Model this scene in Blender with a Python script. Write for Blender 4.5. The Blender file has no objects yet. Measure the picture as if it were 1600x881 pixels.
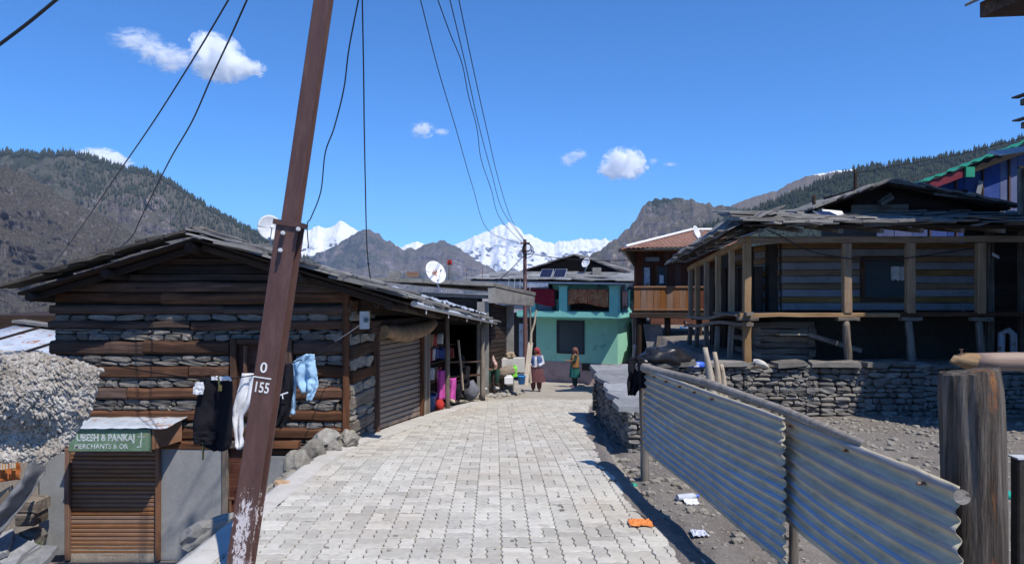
import bpy, bmesh, math, random
import numpy as np
from mathutils import Vector, Matrix, Euler, noise as mn
RN = random.Random(11)
V = Vector
SC = bpy.context.scene
C = SC.collection
rad = math.radians
CAMZ = 1.85          # the camera stands 1.85 m above the paving
F = 1100.0           # focal length in photo pixels

# ---------------------------------------------------------------- camera, sky, sun, exposure
cam = bpy.data.cameras.new('camera')
cam.sensor_width = 36.0
cam.lens = 36.0 * F / 1600.0
cam.clip_start = 0.05
cam.clip_end = 60000
camo = bpy.data.objects.new('camera', cam)
C.objects.link(camo)
camo.location = (0, 0, CAMZ)
camo.rotation_euler = (rad(90), 0, 0)
SC.camera = camo

SUN = V((0.39, -0.50, 1.0)).normalized()      # towards the sun: behind the camera, to the right, high
W = bpy.data.worlds.new('World')
SC.world = W
W.use_nodes = True
_wn = W.node_tree.nodes
_wl = W.node_tree.links
_sky = _wn.new('ShaderNodeTexSky')
_sky.sky_type = 'NISHITA'
_sky.sun_disc = False
_sky.sun_elevation = math.asin(SUN.z)
_sky.sun_rotation = math.atan2(SUN.x, SUN.y)
_sky.altitude = 3000
_sky.air_density = 1.15
_sky.dust_density = 0.0
_sky.ozone_density = 4.0
_tint = _wn.new('ShaderNodeMix')
_tint.data_type = 'RGBA'
_tint.blend_type = 'MULTIPLY'
_tint.inputs[0].default_value = 1.0
_tint.inputs[7].default_value = (.36, .95, 1.50, 1)   # the deep blue of thin mountain air
_wl.new(_sky.outputs[0], _tint.inputs[6])
_wl.new(_tint.outputs[2], _wn['Background'].inputs[0])
_wn['Background'].inputs[1].default_value = 0.105
_sl = bpy.data.lights.new('sun', 'SUN')
_sl.energy = 4.6
_sl.angle = rad(0.5)
_sl.color = (1.0, 0.94, 0.85)
_so = bpy.data.objects.new('sun', _sl)
C.objects.link(_so)
_so.rotation_euler = (-SUN).to_track_quat('-Z', 'Y').to_euler()
SC.view_settings.view_transform = 'Standard'
SC.view_settings.look = 'None'
SC.view_settings.exposure = 0.25
SC.view_settings.gamma = 1.0
SC.cycles.volume_bounces = 40
SC.cycles.max_bounces = 40
SC.cycles.transparent_max_bounces = 16

# ---------------------------------------------------------------- helpers
def P(px, py, Y):
    """the point at photo pixel px, py and distance Y in front of the camera"""
    return V(((px - 800.0) / F * Y, Y, CAMZ + (440.5 - py) / F * Y))

WM = {}
def _reg(o, M):
    WM[o] = M
def thing(name, label, cat, loc=(0, 0, 0), group=None):
    o = bpy.data.objects.new(name, None)
    o.empty_display_size = 0.1
    C.objects.link(o)
    o.location = loc
    WM[o] = Matrix.Translation(V(loc))
    o['label'] = label
    o['category'] = cat
    if group: o['group'] = group
    return o
def tag(o, label=None, cat=None, group=None, kind=None):
    if label: o['label'] = label
    if cat: o['category'] = cat
    if group: o['group'] = group
    if kind: o['kind'] = kind
    return o
def put(name, mesh, mat, parent=None, M=None):
    """link a mesh as one object with world matrix M, under its parent"""
    if mat is not None and not mesh.materials:
        for m in (mat if isinstance(mat, (list, tuple)) else [mat]):
            mesh.materials.append(m)
    o = bpy.data.objects.new(name, mesh)
    C.objects.link(o)
    M = M or Matrix.Identity(4)
    WM[o] = M
    if parent is not None:
        o.parent = parent
        o.matrix_basis = WM[parent].inverted() @ M
    else:
        o.matrix_basis = M
    return o
def kids(o):
    return [c for c in o.children]
def copy_tree(o, loc=None, parent=None, rz=None):
    c = o.copy()
    C.objects.link(c)
    if parent is not None: c.parent = parent
    if loc is not None: c.location = loc
    if rz is not None: c.rotation_euler = (0, 0, rz)
    for ch in list(o.children):
        copy_tree(ch, None, c)
    return c

class MB:
    """collects geometry; build() links it as one object"""
    def __init__(s):
        s.v = []; s.f = []; s.mi = []; s.sm = []; s.cur = 0; s.smooth = False
    def add(s, vs, fs, smooth=None):
        b = len(s.v)
        s.v.extend([tuple(v) for v in vs])
        for f in fs:
            s.f.append(tuple(b + i for i in f)); s.mi.append(s.cur)
            s.sm.append(s.smooth if smooth is None else smooth)
    def hexa(s, p):   # 8 points: bottom 4 ccw, top 4 ccw
        s.add(p, [(3, 2, 1, 0), (4, 5, 6, 7), (0, 1, 5, 4), (1, 2, 6, 5), (2, 3, 7, 6), (3, 0, 4, 7)])
    def box(s, c, size, rot=None, jit=0.0):
        c = V(c); h = [x / 2 for x in size]
        pts = []
        for z in (-1, 1):
            for x, y in ((-1, -1), (1, -1), (1, 1), (-1, 1)):
                p = V((x * h[0], y * h[1], z * h[2]))
                if jit: p += V((RN.uniform(-jit, jit), RN.uniform(-jit, jit), RN.uniform(-jit, jit)))
                if rot is not None: p = rot @ p
                pts.append(c + p)
        s.hexa(pts)
    def bar(s, p0, p1, w, t, up=V((0, 0, 1)), jit=0.0):
        p0 = V(p0); p1 = V(p1); x = (p1 - p0); L = x.length; x.normalize()
        y = V(up).cross(x)
        if y.length < 1e-4: y = V((0, 1, 0)).cross(x)
        y.normalize(); z = x.cross(y)
        M = Matrix((x, y, z)).transposed()
        s.box((p0 + p1) / 2, (L, w, t), M, jit)
    def tube(s, pts, r, n=8, cap=True, smooth=True):
        pts = [V(p) for p in pts]
        rs = r if isinstance(r, (list, tuple)) else [r] * len(pts)
        vs = []; fs = []
        prev = None
        for i, p in enumerate(pts):
            a = pts[max(0, i - 1)]; b = pts[min(len(pts) - 1, i + 1)]
            d = (b - a).normalized()
            if prev is None:
                u = d.orthogonal().normalized()
            else:
                u = prev - d * prev.dot(d)
                u = u.normalized() if u.length > 1e-6 else d.orthogonal().normalized()
            prev = u
            w = d.cross(u)
            for k in range(n):
                t = 2 * math.pi * k / n
                vs.append(p + (u * math.cos(t) + w * math.sin(t)) * rs[i])
        for i in range(len(pts) - 1):
            for k in range(n):
                k2 = (k + 1) % n
                fs.append((i * n + k, i * n + k2, (i + 1) * n + k2, (i + 1) * n + k))
        s.add(vs, fs, smooth)
        if cap:
            m = len(pts) - 1
            s.add([vs[k] for k in range(n)], [tuple(reversed(range(n)))], False)
            s.add([vs[m * n + k] for k in range(n)], [tuple(range(n))], False)
    def loft(s, secs, n=12, cap=True, smooth=True):
        """secs: (centre, rx, ry[, yaw[, tilt axis]]) elliptical rings stacked roughly along z"""
        vs = []; fs = []
        for sec in secs:
            c = V(sec[0]); rx, ry = sec[1], sec[2]; yaw = sec[3] if len(sec) > 3 else 0
            for k in range(n):
                t = 2 * math.pi * k / n
                x = rx * math.cos(t); y = ry * math.sin(t)
                vs.append(c + V((x * math.cos(yaw) - y * math.sin(yaw), x * math.sin(yaw) + y * math.cos(yaw), 0)))
        for i in range(len(secs) - 1):
            for k in range(n):
                k2 = (k + 1) % n
                fs.append((i * n + k, i * n + k2, (i + 1) * n + k2, (i + 1) * n + k))
        if cap:
            fs.append(tuple(reversed(range(n)))); fs.append(tuple((len(secs) - 1) * n + k for k in range(n)))
        s.add(vs, fs, smooth)
    def grid(s, fn, nu, nv, smooth=True):
        vs = [fn(i / nu, j / nv) for j in range(nv + 1) for i in range(nu + 1)]
        fs = [(j * (nu + 1) + i, j * (nu + 1) + i + 1, (j + 1) * (nu + 1) + i + 1, (j + 1) * (nu + 1) + i) for j in range(nv) for i in range(nu)]
        s.add(vs, fs, smooth)
    def sheet(s, fn, nu, nv, th, smooth=True):
        """a grid with thickness th and closed rims"""
        pts = [[V(fn(i / nu, j / nv)) for i in range(nu + 1)] for j in range(nv + 1)]
        def nrm(i, j):
            a = pts[j][min(nu, i + 1)] - pts[j][max(0, i - 1)]
            b = pts[min(nv, j + 1)][i] - pts[max(0, j - 1)][i]
            n = a.cross(b)
            return n.normalized() if n.length > 1e-9 else V((0, 0, 1))
        A = [pts[j][i] for j in range(nv + 1) for i in range(nu + 1)]
        B = [pts[j][i] - nrm(i, j) * th for j in range(nv + 1) for i in range(nu + 1)]
        q = nu + 1; o = len(A)
        fs = []
        for j in range(nv):
            for i in range(nu):
                a = j * q + i
                fs.append((a, a + 1, a + q + 1, a + q)); fs.append((o + a, o + a + q, o + a + q + 1, o + a + 1))
        for i in range(nu):
            a = i; fs.append((a, o + a, o + a + 1, a + 1))
            a = nv * q + i; fs.append((a, a + 1, o + a + 1, o + a))
        for j in range(nv):
            a = j * q; fs.append((a, a + q, o + a + q, o + a))
            a = j * q + nu; fs.append((a, o + a, o + a + q, a + q))
        s.add(A + B, fs, smooth)
    def ico(s, c, r, sub=1, jit=0.0, smooth=True, rot=None):
        vs, fs = ICO[sub]
        c = V(c); r = (r, r, r) if isinstance(r, (int, float)) else r
        out = []
        for v in vs:
            k = 1 + (RN.uniform(-jit, jit) if jit else 0)
            p = V((v[0] * r[0] * k, v[1] * r[1] * k, v[2] * r[2] * k))
            if rot is not None: p = rot @ p
            out.append(c + p)
        s.add(out, fs, smooth)
    def mesh(s, name, c=V((0, 0, 0))):
        me = bpy.data.meshes.new(name)
        me.from_pydata([(x - c[0], y - c[1], z - c[2]) for x, y, z in s.v], [], s.f)
        me.polygons.foreach_set('material_index', s.mi)
        me.polygons.foreach_set('use_smooth', s.sm)
        me.update()
        return me
    def build(s, name, mat, parent=None, centre=True):
        c = V((0, 0, 0))
        if centre and s.v:
            a = np.array(s.v); lo = a.min(0); hi = a.max(0); c = V(((lo + hi) / 2).tolist())
        return put(name, s.mesh(name, c), mat, parent, Matrix.Translation(c))

ICO = {}
for _s in (1, 2, 3):
    _b = bmesh.new(); bmesh.ops.create_icosphere(_b, subdivisions=_s, radius=1)
    ICO[_s] = ([v.co.copy() for v in _b.verts], [tuple(v.index for v in f.verts) for f in _b.faces]); _b.free()

def frame(p0, p1, up=(0, 0, 1)):
    x = V(p1) - V(p0); L = x.length; x.normalize()
    y = V(up).cross(x)
    if y.length < 1e-4: y = V((0, 1, 0)).cross(x)
    y.normalize(); z = x.cross(y)
    M = Matrix((x, y, z)).transposed().to_4x4()
    M.translation = (V(p0) + V(p1)) / 2
    return M, L
def plank(name, p0, p1, w, t, mat, parent=None, up=(0, 0, 1), jit=0.004, segs=4, ch=0.12, bow=0.0):
    """a timber whose local X runs from p0 to p1; w along local Y, t along local Z (towards up)"""
    M, L = frame(p0, p1, up)
    c = min(w, t) * ch
    ring = [(-w/2 + c, -t/2), (w/2 - c, -t/2), (w/2, -t/2 + c), (w/2, t/2 - c), (w/2 - c, t/2), (-w/2 + c, t/2), (-w/2, t/2 - c), (-w/2, -t/2 + c)]
    if ch == 0: ring = [(-w/2, -t/2), (w/2, -t/2), (w/2, t/2), (-w/2, t/2)]
    n = len(ring)
    vs = []; fs = []
    for i in range(segs + 1):
        x = -L/2 + L * i / segs
        oy = RN.uniform(-jit, jit); oz = RN.uniform(-jit, jit) + bow * math.sin(math.pi * i / segs)
        k = 1 + RN.uniform(-jit, jit) * 3
        xe = RN.uniform(-jit, jit) * 2 if i in (0, segs) else 0
        for y, z in ring:
            vs.append((x + xe, y * k + oy + RN.uniform(-jit, jit) * .4, z * k + oz + RN.uniform(-jit, jit) * .4))
    for i in range(segs):
        for k in range(n):
            k2 = (k + 1) % n
            fs.append((i * n + k, i * n + k2, (i + 1) * n + k2, (i + 1) * n + k))
    fs.append(tuple(reversed(range(n)))); fs.append(tuple(segs * n + k for k in range(n)))
    me = bpy.data.meshes.new(name); me.from_pydata(vs, [], fs); me.update()
    return put(name, me, mat, parent, M)
def log(name, p0, p1, r0, r1, mat, parent=None, n=12, segs=8, bend=0.02, jit=0.04):
    M, L = frame(p0, p1)
    vs = []; fs = []; sd = RN.uniform(0, 100)
    for i in range(segs + 1):
        t = i / segs; x = -L/2 + L * t; r = r0 + (r1 - r0) * t
        oy = mn.noise(V((t * 2 + sd, 0, 0))) * bend; oz = mn.noise(V((t * 2 + sd, 9, 0))) * bend
        for k in range(n):
            a = 2 * math.pi * k / n
            rr = r * (1 + jit * mn.noise(V((math.cos(a) * 1.6, math.sin(a) * 1.6, t * 3 + sd))) * 2)
            vs.append((x, math.cos(a) * rr + oy, math.sin(a) * rr + oz))
    for i in range(segs):
        for k in range(n):
            k2 = (k + 1) % n
            fs.append((i * n + k, i * n + k2, (i + 1) * n + k2, (i + 1) * n + k))
    ns = len(fs)
    fs.append(tuple(reversed(range(n)))); fs.append(tuple(segs * n + k for k in range(n)))
    me = bpy.data.meshes.new(name); me.from_pydata(vs, [], fs)
    me.polygons.foreach_set('use_smooth', [i < ns for i in range(len(fs))]); me.update()
    return put(name, me, mat, parent, M)

# ---- stones: a dozen block shapes shared by every wall
def stone_mesh(seed, rough=0.16, flat=False):
    r = random.Random(seed)
    b = bmesh.new(); bmesh.ops.create_cube(b, size=1.0)
    bmesh.ops.subdivide_edges(b, edges=b.edges[:], cuts=1, use_grid_fill=True)
    for v in b.verts:
        p = v.co.copy()
        k = (abs(p.x) > .4) + (abs(p.y) > .4) + (abs(p.z) > .4)
        sh = {3: .80, 2: .93, 1: 1.0}.get(k, 1)
        v.co = V((p.x * sh, p.y * sh, p.z * sh)) + V((r.uniform(-1, 1), r.uniform(-1, 1), r.uniform(-1, 1))) * rough * .5
    me = bpy.data.meshes.new('stone'); b.to_mesh(me); b.free()
    return me
def boulder_mesh(seed, sub=2, rough=.35):
    r = random.Random(seed); o = V((r.uniform(0, 99), r.uniform(0, 99), r.uniform(0, 99)))
    vs, fs = ICO[sub]
    out = []
    planes = [V((r.uniform(-1, 1), r.uniform(-1, 1), r.uniform(-1, 1))).normalized() for _ in range(9)]
    for v in vs:
        d = 1 + rough * mn.noise(v * 1.3 + o) + rough * .4 * mn.noise(v * 3.1 + o)
        for pl in planes:
            q = v.dot(pl) * d
            if q > .72: d *= .72 / q * .35 + .65
        out.append(tuple(v * d * .5))
    me = bpy.data.meshes.new('boulder'); me.from_pydata(out, [], fs); me.update()
    return me

# ---------------------------------------------------------------- materials
class NT:
    def __init__(s, name):
        s.m = bpy.data.materials.new(name); s.m.use_nodes = True
        s.t = s.m.node_tree; s.b = s.t.nodes['Principled BSDF']; s.out = s.t.nodes['Material Output']
        s.tc = s.n('ShaderNodeTexCoord')
    def n(s, t, **kw):
        nd = s.t.nodes.new(t)
        for k, v in kw.items():
            if hasattr(nd, k): setattr(nd, k, v)
            else: nd.inputs[k.replace('_', ' ')].default_value = v
        return nd
    def l(s, a, b): s.t.links.new(a, b)
    def coords(s, stretch=(1, 1, 1), space='Object', rnd=True):
        mp = s.n('ShaderNodeMapping'); mp.inputs['Scale'].default_value = stretch
        s.l(s.tc.outputs[space], mp.inputs['Vector'])
        if rnd:
            oi = s.n('ShaderNodeObjectInfo'); mu = s.n('ShaderNodeVectorMath', operation='SCALE')
            mu.inputs[0].default_value = (61, 37, 83); s.l(oi.outputs['Random'], mu.inputs['Scale'])
            s.l(mu.outputs[0], mp.inputs['Location'])
        return mp.outputs[0]
    def noise(s, co, scale, detail=5, rough=.6, dist=0.0):
        nd = s.n('ShaderNodeTexNoise'); nd.inputs['Scale'].default_value = scale
        nd.inputs['Detail'].default_value = detail; nd.inputs['Roughness'].default_value = rough
        nd.inputs['Distortion'].default_value = dist
        if co is not None: s.l(co, nd.inputs['Vector'])
        return nd.outputs['Fac']
    def ramp(s, fac, stops, interp='LINEAR'):
        nd = s.n('ShaderNodeValToRGB'); e = nd.color_ramp.elements; nd.color_ramp.interpolation = interp
        while len(e) < len(stops): e.new(.5)
        for k, (p, c) in enumerate(stops):
            e[k].position = p; e[k].color = (*c, 1) if not isinstance(c, (int, float)) else (c, c, c, 1)
        s.l(fac, nd.inputs[0]); return nd.outputs[0]
    def mix(s, fac, a, b, mode='MIX'):
        nd = s.n('ShaderNodeMix', data_type='RGBA', blend_type=mode)
        for sock, v in ((nd.inputs[0], fac), (nd.inputs[6], a), (nd.inputs[7], b)):
            if hasattr(v, 'links') or hasattr(v, 'is_linked'): s.l(v, sock)
            elif isinstance(v, (int, float)): sock.default_value = v
            else: sock.default_value = (*v, 1)
        return nd.outputs[2]
    def math(s, op, a, b=0.0, c=None):
        nd = s.n('ShaderNodeMath', operation=op)
        for k, v in enumerate((a, b) if c is None else (a, b, c)):
            if hasattr(v, 'is_linked'): s.l(v, nd.inputs[k])
            else: nd.inputs[k].default_value = v
        return nd.outputs[0]
    def vary(s, col, amt):
        oi = s.n('ShaderNodeObjectInfo'); hs = s.n('ShaderNodeHueSaturation')
        s.l(s.math('MULTIPLY_ADD', oi.outputs['Random'], 2 * amt, 1 - amt), hs.inputs['Value'])
        w = s.n('ShaderNodeTexWhiteNoise', noise_dimensions='1D'); s.l(oi.outputs['Random'], w.inputs['W'])
        s.l(s.math('MULTIPLY_ADD', w.outputs['Value'], .5, .70), hs.inputs['Saturation'])
        s.l(col, hs.inputs['Color']); return hs.outputs[0]
    def bump(s, h, strength, dist=0.01, prev=None):
        b = s.n('ShaderNodeBump'); b.inputs['Strength'].default_value = strength; b.inputs['Distance'].default_value = dist
        s.l(h, b.inputs['Height'])
        if prev is not None: s.l(prev, b.inputs['Normal'])
        return b.outputs[0]
    def sx(s):
        sp = s.n('ShaderNodeSeparateXYZ'); s.l(s.tc.outputs['Object'], sp.inputs[0]); return sp.outputs['X']
    def done(s, col, rough=.8, nrm=None, metal=0.0, spec=.3):
        if hasattr(col, 'is_linked'): s.l(col, s.b.inputs['Base Color'])
        else: s.b.inputs['Base Color'].default_value = (*col, 1)
        if hasattr(rough, 'is_linked'): s.l(rough, s.b.inputs['Roughness'])
        else: s.b.inputs['Roughness'].default_value = rough
        s.b.inputs['Metallic'].default_value = metal; s.b.inputs['Specular IOR Level'].default_value = spec
        if nrm is not None: s.l(nrm, s.b.inputs['Normal'])
        return s.m

def surf(name, c0, c1, c2=None, scale=6, fine=60, stretch=(1, 1, 1), rough=.85, bump=.35, bd=.008, vary=.2, metal=0.0, spec=.3, spot=None):
    n = NT(name); co = n.coords(stretch)
    a = n.noise(co, scale, 7, .62, .3); f = n.noise(co, fine, 4, .7)
    m = n.math('MULTIPLY_ADD', f, .35, n.math('MULTIPLY', a, .65))
    st = [(.3, c0), (.66, c1)] if c2 is None else [(.28, c0), (.48, c1), (.7, c2)]
    col = n.ramp(m, st)
    if spot:
        sc, th, sc2 = spot
        q = n.noise(co, sc, 6, .7, .6); col = n.mix(n.ramp(q, [(th, 0.0), (th + .05, 1.0)]), col, sc2)
    if vary: col = n.vary(col, vary)
    return n.done(col, rough, n.bump(n.math('ADD', f, a), bump, bd), metal, spec)
def wood(name, dark, mid, light, vary=.25, rough=.8, grain=14, axis=0, bump=.5, spec=.25):
    n = NT(name)
    st = [1.0] * 3; st = [grain] * 3; st[axis] = .8
    co = n.coords(tuple(st)); st2 = [grain * 3.5] * 3; st2[axis] = 1.2; co2 = n.coords(tuple(st2)); co3 = n.coords((1, 1, 1))
    g = n.noise(co, 1.0, 6, .6, 1.2); fine = n.noise(co2, 1.0, 4, .6, .6); big = n.noise(co3, 2.2, 4, .6)
    m = n.math('ADD', n.math('MULTIPLY', g, .5), n.math('ADD', n.math('MULTIPLY', fine, .25), n.math('MULTIPLY', big, .25)))
    col = n.ramp(m, [(.33, dark), (.5, mid), (.66, light)])
    crack = n.ramp(fine, [(.30, 0.0), (.38, 1.0)])
    col = n.mix(crack, [x * .35 for x in dark], col)
    if vary: col = n.vary(col, vary)
    return n.done(col, rough, n.bump(n.math('ADD', g, fine), bump, .012), 0, spec)
def flat(name, c, rough=.6, vary=0.0, metal=0.0, spec=.4, var=.14, scale=9):
    d = [x * (1 - var) for x in c]; e = [min(1, x * (1 + var)) for x in c]
    return surf(name, d, e, scale=scale, fine=50, rough=rough, bump=.12, bd=.004, vary=vary, metal=metal, spec=spec)
def cloth(name, c, var=.12, rough=.95):
    d = [x * (1 - var) for x in c]; e = [min(1, x * (1 + var)) for x in c]
    n = NT(name); co = n.coords()
    a = n.noise(co, 7, 5, .6); f = n.noise(co, 260, 2, .6)
    return n.done(n.ramp(a, [(.3, d), (.7, e)]), rough, n.bump(f, .35, .003, n.bump(a, .35, .02)), 0, .15)

MT = {}
MT['log_dark'] = wood('old_brown_log', (.018, .011, .008), (.078, .040, .025), (.165, .085, .052), .3)
MT['log_grey'] = wood('old_grey_timber', (.05, .042, .035), (.16, .135, .11), (.30, .265, .225), .25)
MT['plank_black'] = wood('dark_plank', (.010, .007, .006), (.030, .019, .014), (.065, .040, .028), .3)
MT['post'] = wood('sawn_pine_post', (.16, .095, .05), (.28, .18, .10), (.37, .26, .16), .12)
MT['wood_orange'] = wood('varnished_board', (.115, .052, .024), (.195, .092, .042), (.26, .13, .064), .07)
MT['wood_red'] = wood('red_brown_board', (.055, .018, .011), (.115, .040, .024), (.16, .062, .038), .12)
MT['wood_pale'] = wood('pale_bare_wood', (.22, .17, .12), (.42, .35, .26), (.58, .50, .40), .15)
MT['bark'] = wood('stump_wood', (.06, .045, .035), (.20, .155, .12), (.36, .29, .235), .1, grain=9)
MT['slate'] = surf('roof_slate', (.075, .073, .07), (.16, .155, .15), (.27, .262, .25), scale=5, fine=45, vary=.35, bump=.5)
MT['slate_blue'] = surf('fine_grey_slate', (.12, .125, .135), (.22, .225, .235), (.32, .325, .33), scale=5, fine=45, vary=.3, bump=.4)
MT['verge_shade'] = surf('shaded_verge', (.022, .019, .016), (.05, .044, .038), (.09, .08, .07), scale=4, fine=40, vary=.3)  # left verge slabs: their shade is put into this darker colour
MT['stone'] = surf('field_stone', (.065, .058, .05), (.145, .13, .112), (.28, .255, .22), scale=4.5, fine=38, vary=.45, bump=.6, bd=.012)
MT['stone_dark'] = surf('dry_wall_stone', (.085, .078, .07), (.17, .157, .14), (.29, .27, .24), scale=4.5, fine=38, vary=.35, bump=.6, bd=.012)
MT['stone_pale'] = surf('pale_boulder', (.15, .135, .112), (.29, .268, .23), (.45, .425, .375), scale=3.5, fine=26, vary=.2, bump=.9, bd=.025, spot=(9, .62, (.13, .105, .07)))
MT['stone_tan'] = surf('tan_boulder', (.32, .17, .075), (.46, .28, .14), (.55, .40, .26), scale=5, fine=30, vary=.1, bump=.6)
MT['core'] = surf('earth_core', (.02, .017, .014), (.05, .043, .035), scale=8, vary=0, bump=.6)
MT['plaster'] = surf('grey_cement', (.17, .175, .178), (.245, .25, .25), (.32, .325, .32), scale=2.2, fine=30, vary=.06, bump=.25, spot=(26, .70, (.12, .12, .12)))
MT['concrete'] = surf('raw_concrete', (.12, .114, .105), (.205, .197, .182), (.30, .29, .272), scale=2.6, fine=36, vary=.08, bump=.5, spot=(5, .60, (.10, .095, .085)))
MT['concrete_pale'] = surf('pale_cement', (.38, .36, .33), (.50, .48, .45), (.60, .585, .56), scale=2.4, fine=34, vary=.05, bump=.5, bd=.015)
# ================================================================ ground, road, hills
_dy = [-20, 0, 5, 8, 10, 12, 14, 16, 20, 24.6, 28, 34, 60, 120]
_dz = [.35, 0, -.15, -.23, -.39, -.57, -.77, -.95, -1.40, -1.97, -2.20, -2.40, -3.2, -8]
_fy = np.linspace(-20, 120, 1401); _fz = np.interp(_fy, _dy, _dz)
_k = np.ones(13) / 13; _fz = np.convolve(np.pad(_fz, 6, 'edge'), _k, 'valid')
def road_z(y): return float(np.interp(y, _fy, _fz))
LEFT = [(-20, -2.3), (9.8, -2.3), (10, -2.17), (14.1, -1.58), (15, -1.38), (18, -.74), (22, .2), (30, .3)]
RIGHT = [(-20, 1.5), (4, 1.38), (5, 1.26), (6.65, 1.13), (8, 1.06), (10, 1.14), (14, 1.5), (17, 2.0), (19, 2.3), (30, 3)]
def edge(T, y): return float(np.interp(y, [a for a, _ in T], [b for _, b in T]))

MT['paver'] = None
def _paver_mat():
    n = NT('cement_paver'); co = n.coords(); w = n.n('ShaderNodeNewGeometry')
    a = n.noise(co, 14, 6, .65); f = n.noise(co, 160, 3, .7)
    big = n.noise(w.outputs['Position'], .9, 5, .6, .4)
    col = n.ramp(n.math('MULTIPLY_ADD', a, .7, n.math('MULTIPLY', f, .3)), [(.3, (.37, .354, .315)), (.5, (.47, .452, .405)), (.72, (.56, .542, .492))])
    col = n.mix(n.ramp(big, [(.42, 0.0), (.7, .6)]), col, (.43, .375, .305))
    st = n.noise(w.outputs['Position'], 5, 6, .75, 1.0)
    col = n.mix(n.ramp(st, [(.57, 0.0), (.70, .6)]), col, (.24, .205, .165))
    oi = n.n('ShaderNodeObjectInfo'); rr = n.math('FRACT', n.math('ADD', n.math('MULTIPLY', oi.outputs['Random'], 7.31), w.outputs['Random Per Island']))
    hs = n.n('ShaderNodeHueSaturation'); n.l(n.math('MULTIPLY_ADD', rr, .30, .86), hs.inputs['Value']); n.l(col, hs.inputs['Color'])
    wn = n.n('ShaderNodeTexWhiteNoise', noise_dimensions='1D'); n.l(rr, wn.inputs['W'])
    col = n.mix(n.ramp(wn.outputs['Value'], [(.88, 0.0), (.9, .45)]), hs.outputs[0], (.30, .285, .25))
    return n.done(col, .9, n.bump(n.math('ADD', a, f), .4, .006), 0, .25)
MT['paver'] = _paver_mat()
def _sand():
    n = NT('joint_sand'); g = n.n('ShaderNodeNewGeometry'); a = n.noise(g.outputs['Position'], .75, 3, .5, .3); f = n.noise(g.outputs['Position'], 40, 4, .7)
    dry = n.ramp(f, [(.35, (.17, .148, .12)), (.65, (.30, .268, .222))])
    mp = n.n('ShaderNodeMapping'); mp.inputs['Location'].default_value = (.42 / .62, -9.35 / .75, 0); mp.inputs['Scale'].default_value = (1 / .62, 1 / .75, 0); n.l(g.outputs['Position'], mp.inputs['Vector'])
    ln = n.n('ShaderNodeVectorMath', operation='LENGTH'); n.l(mp.outputs[0], ln.inputs[0])
    damp = n.math('MAXIMUM', n.ramp(a, [(.53, 0.0), (.60, 1.0)]), n.ramp(n.math('MULTIPLY_ADD', a, .8, ln.outputs['Value']), [(1.1, 1.0), (1.3, 0.0)]) if 0 else n.math('LESS_THAN', n.math('MULTIPLY_ADD', a, .8, ln.outputs['Value']), 1.35))
    return n.done(n.mix(damp, dry, (.022, .019, .016)), .95)
MT['sand'] = _sand()
def _dirt(name, c0, c1, c2, peb):
    n = NT(name); w = n.n('ShaderNodeNewGeometry'); co = w.outputs['Position']
    a = n.noise(co, .8, 7, .65, .5); b = n.noise(co, 11, 7, .72); f = n.noise(co, 55, 4, .7)
    col = n.ramp(n.math('ADD', n.math('MULTIPLY', a, .45), n.math('ADD', n.math('MULTIPLY', b, .35), n.math('MULTIPLY', f, .2))), [(.32, c0), (.5, c1), (.66, c2)])
    vo = n.n('ShaderNodeTexVoronoi'); vo.inputs['Scale'].default_value = 26; n.l(co, vo.inputs['Vector'])
    col = n.mix(n.ramp(vo.outputs['Distance'], [(.16, .55), (.26, 0.0)]), col, peb)
    nm = n.bump(n.math('ADD', b, f), .8, .03, n.bump(vo.outputs['Distance'], -.4, .01))
    return n.done(col, .95, nm, 0, .2)
MT['dirt'] = _dirt('dry_dirt', (.125, .108, .094), (.215, .19, .168), (.31, .28, .25), (.36, .335, .30))
MT['dust'] = _dirt('pale_dust', (.27, .235, .195), (.385, .345, .295), (.48, .44, .385), (.42, .39, .35))

# --- one ground sheet out to the horizon, dense round the street
def ground_z(x, y):
    r = road_z(min(y, 60))
    l = edge(LEFT, y); q = edge(RIGHT, y)
    far = max(0, y - 42, abs(x - 2) - 34, -y - 12)
    b = 0.05 * mn.noise(V((x * .9, y * .9, 0))) + .025 * mn.noise(V((x * 3, y * 3, 4)))
    if x < l - .03 and y < 9.75:
        t = min(1, max(0, (l - .03 - x) / .22)); z = r - .05 + t * (-2.0 - r + .05) + b * .6 * t
    elif x < l and y < 17:
        z = r - .06
    elif x > q:
        t = min(1, (x - q) / .35)
        z = r - .035 - .06 * math.sin(min(1, t) * math.pi) * (1 if y < 12 else .3) + b * t
        if y > 14.4 and x > float(np.interp(y, [14.4, 14.6, 20, 28], [3.9, 4.3, 4.4, 5.0])):
            z = max(z, .16 + b)
        if y < 9 and x > q: z -= .05 * t
    else:
        z = r - (.045 if y < 18.6 else -.004) + (b * .5 if y > 19.5 else 0)
    return z - far * .55
_xs = sorted(set(np.round(np.concatenate([np.linspace(-9000, -300, 12), np.linspace(-200, -20, 10), np.linspace(-15, -3, 40), np.linspace(-2.9, -1.9, 26), np.linspace(-1.8, .9, 14), np.linspace(.95, 3.2, 46), np.linspace(3.3, 12, 88), np.linspace(13, 36, 24), np.linspace(50, 300, 8), np.linspace(500, 9000, 10)]), 3)))
_ys = sorted(set(np.round(np.concatenate([np.linspace(-9000, -100, 10), np.linspace(-60, -5, 10), np.linspace(-4, 3, 8), np.linspace(3.3, 16, 128), np.linspace(16.2, 32, 64), np.linspace(33, 60, 14), np.linspace(80, 300, 8), np.linspace(500, 14000, 14)]), 3)))
_m = MB()
_vs = []
for y in _ys:
    for x in _xs:
        if abs(x) > 60 or y > 70 or y < -40:
            d = max(abs(x) - 60, y - 70, -40 - y); z = -26 - min(60, d * .2)
        else: z = ground_z(x, y)
        _vs.append((x, y, z))
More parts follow.
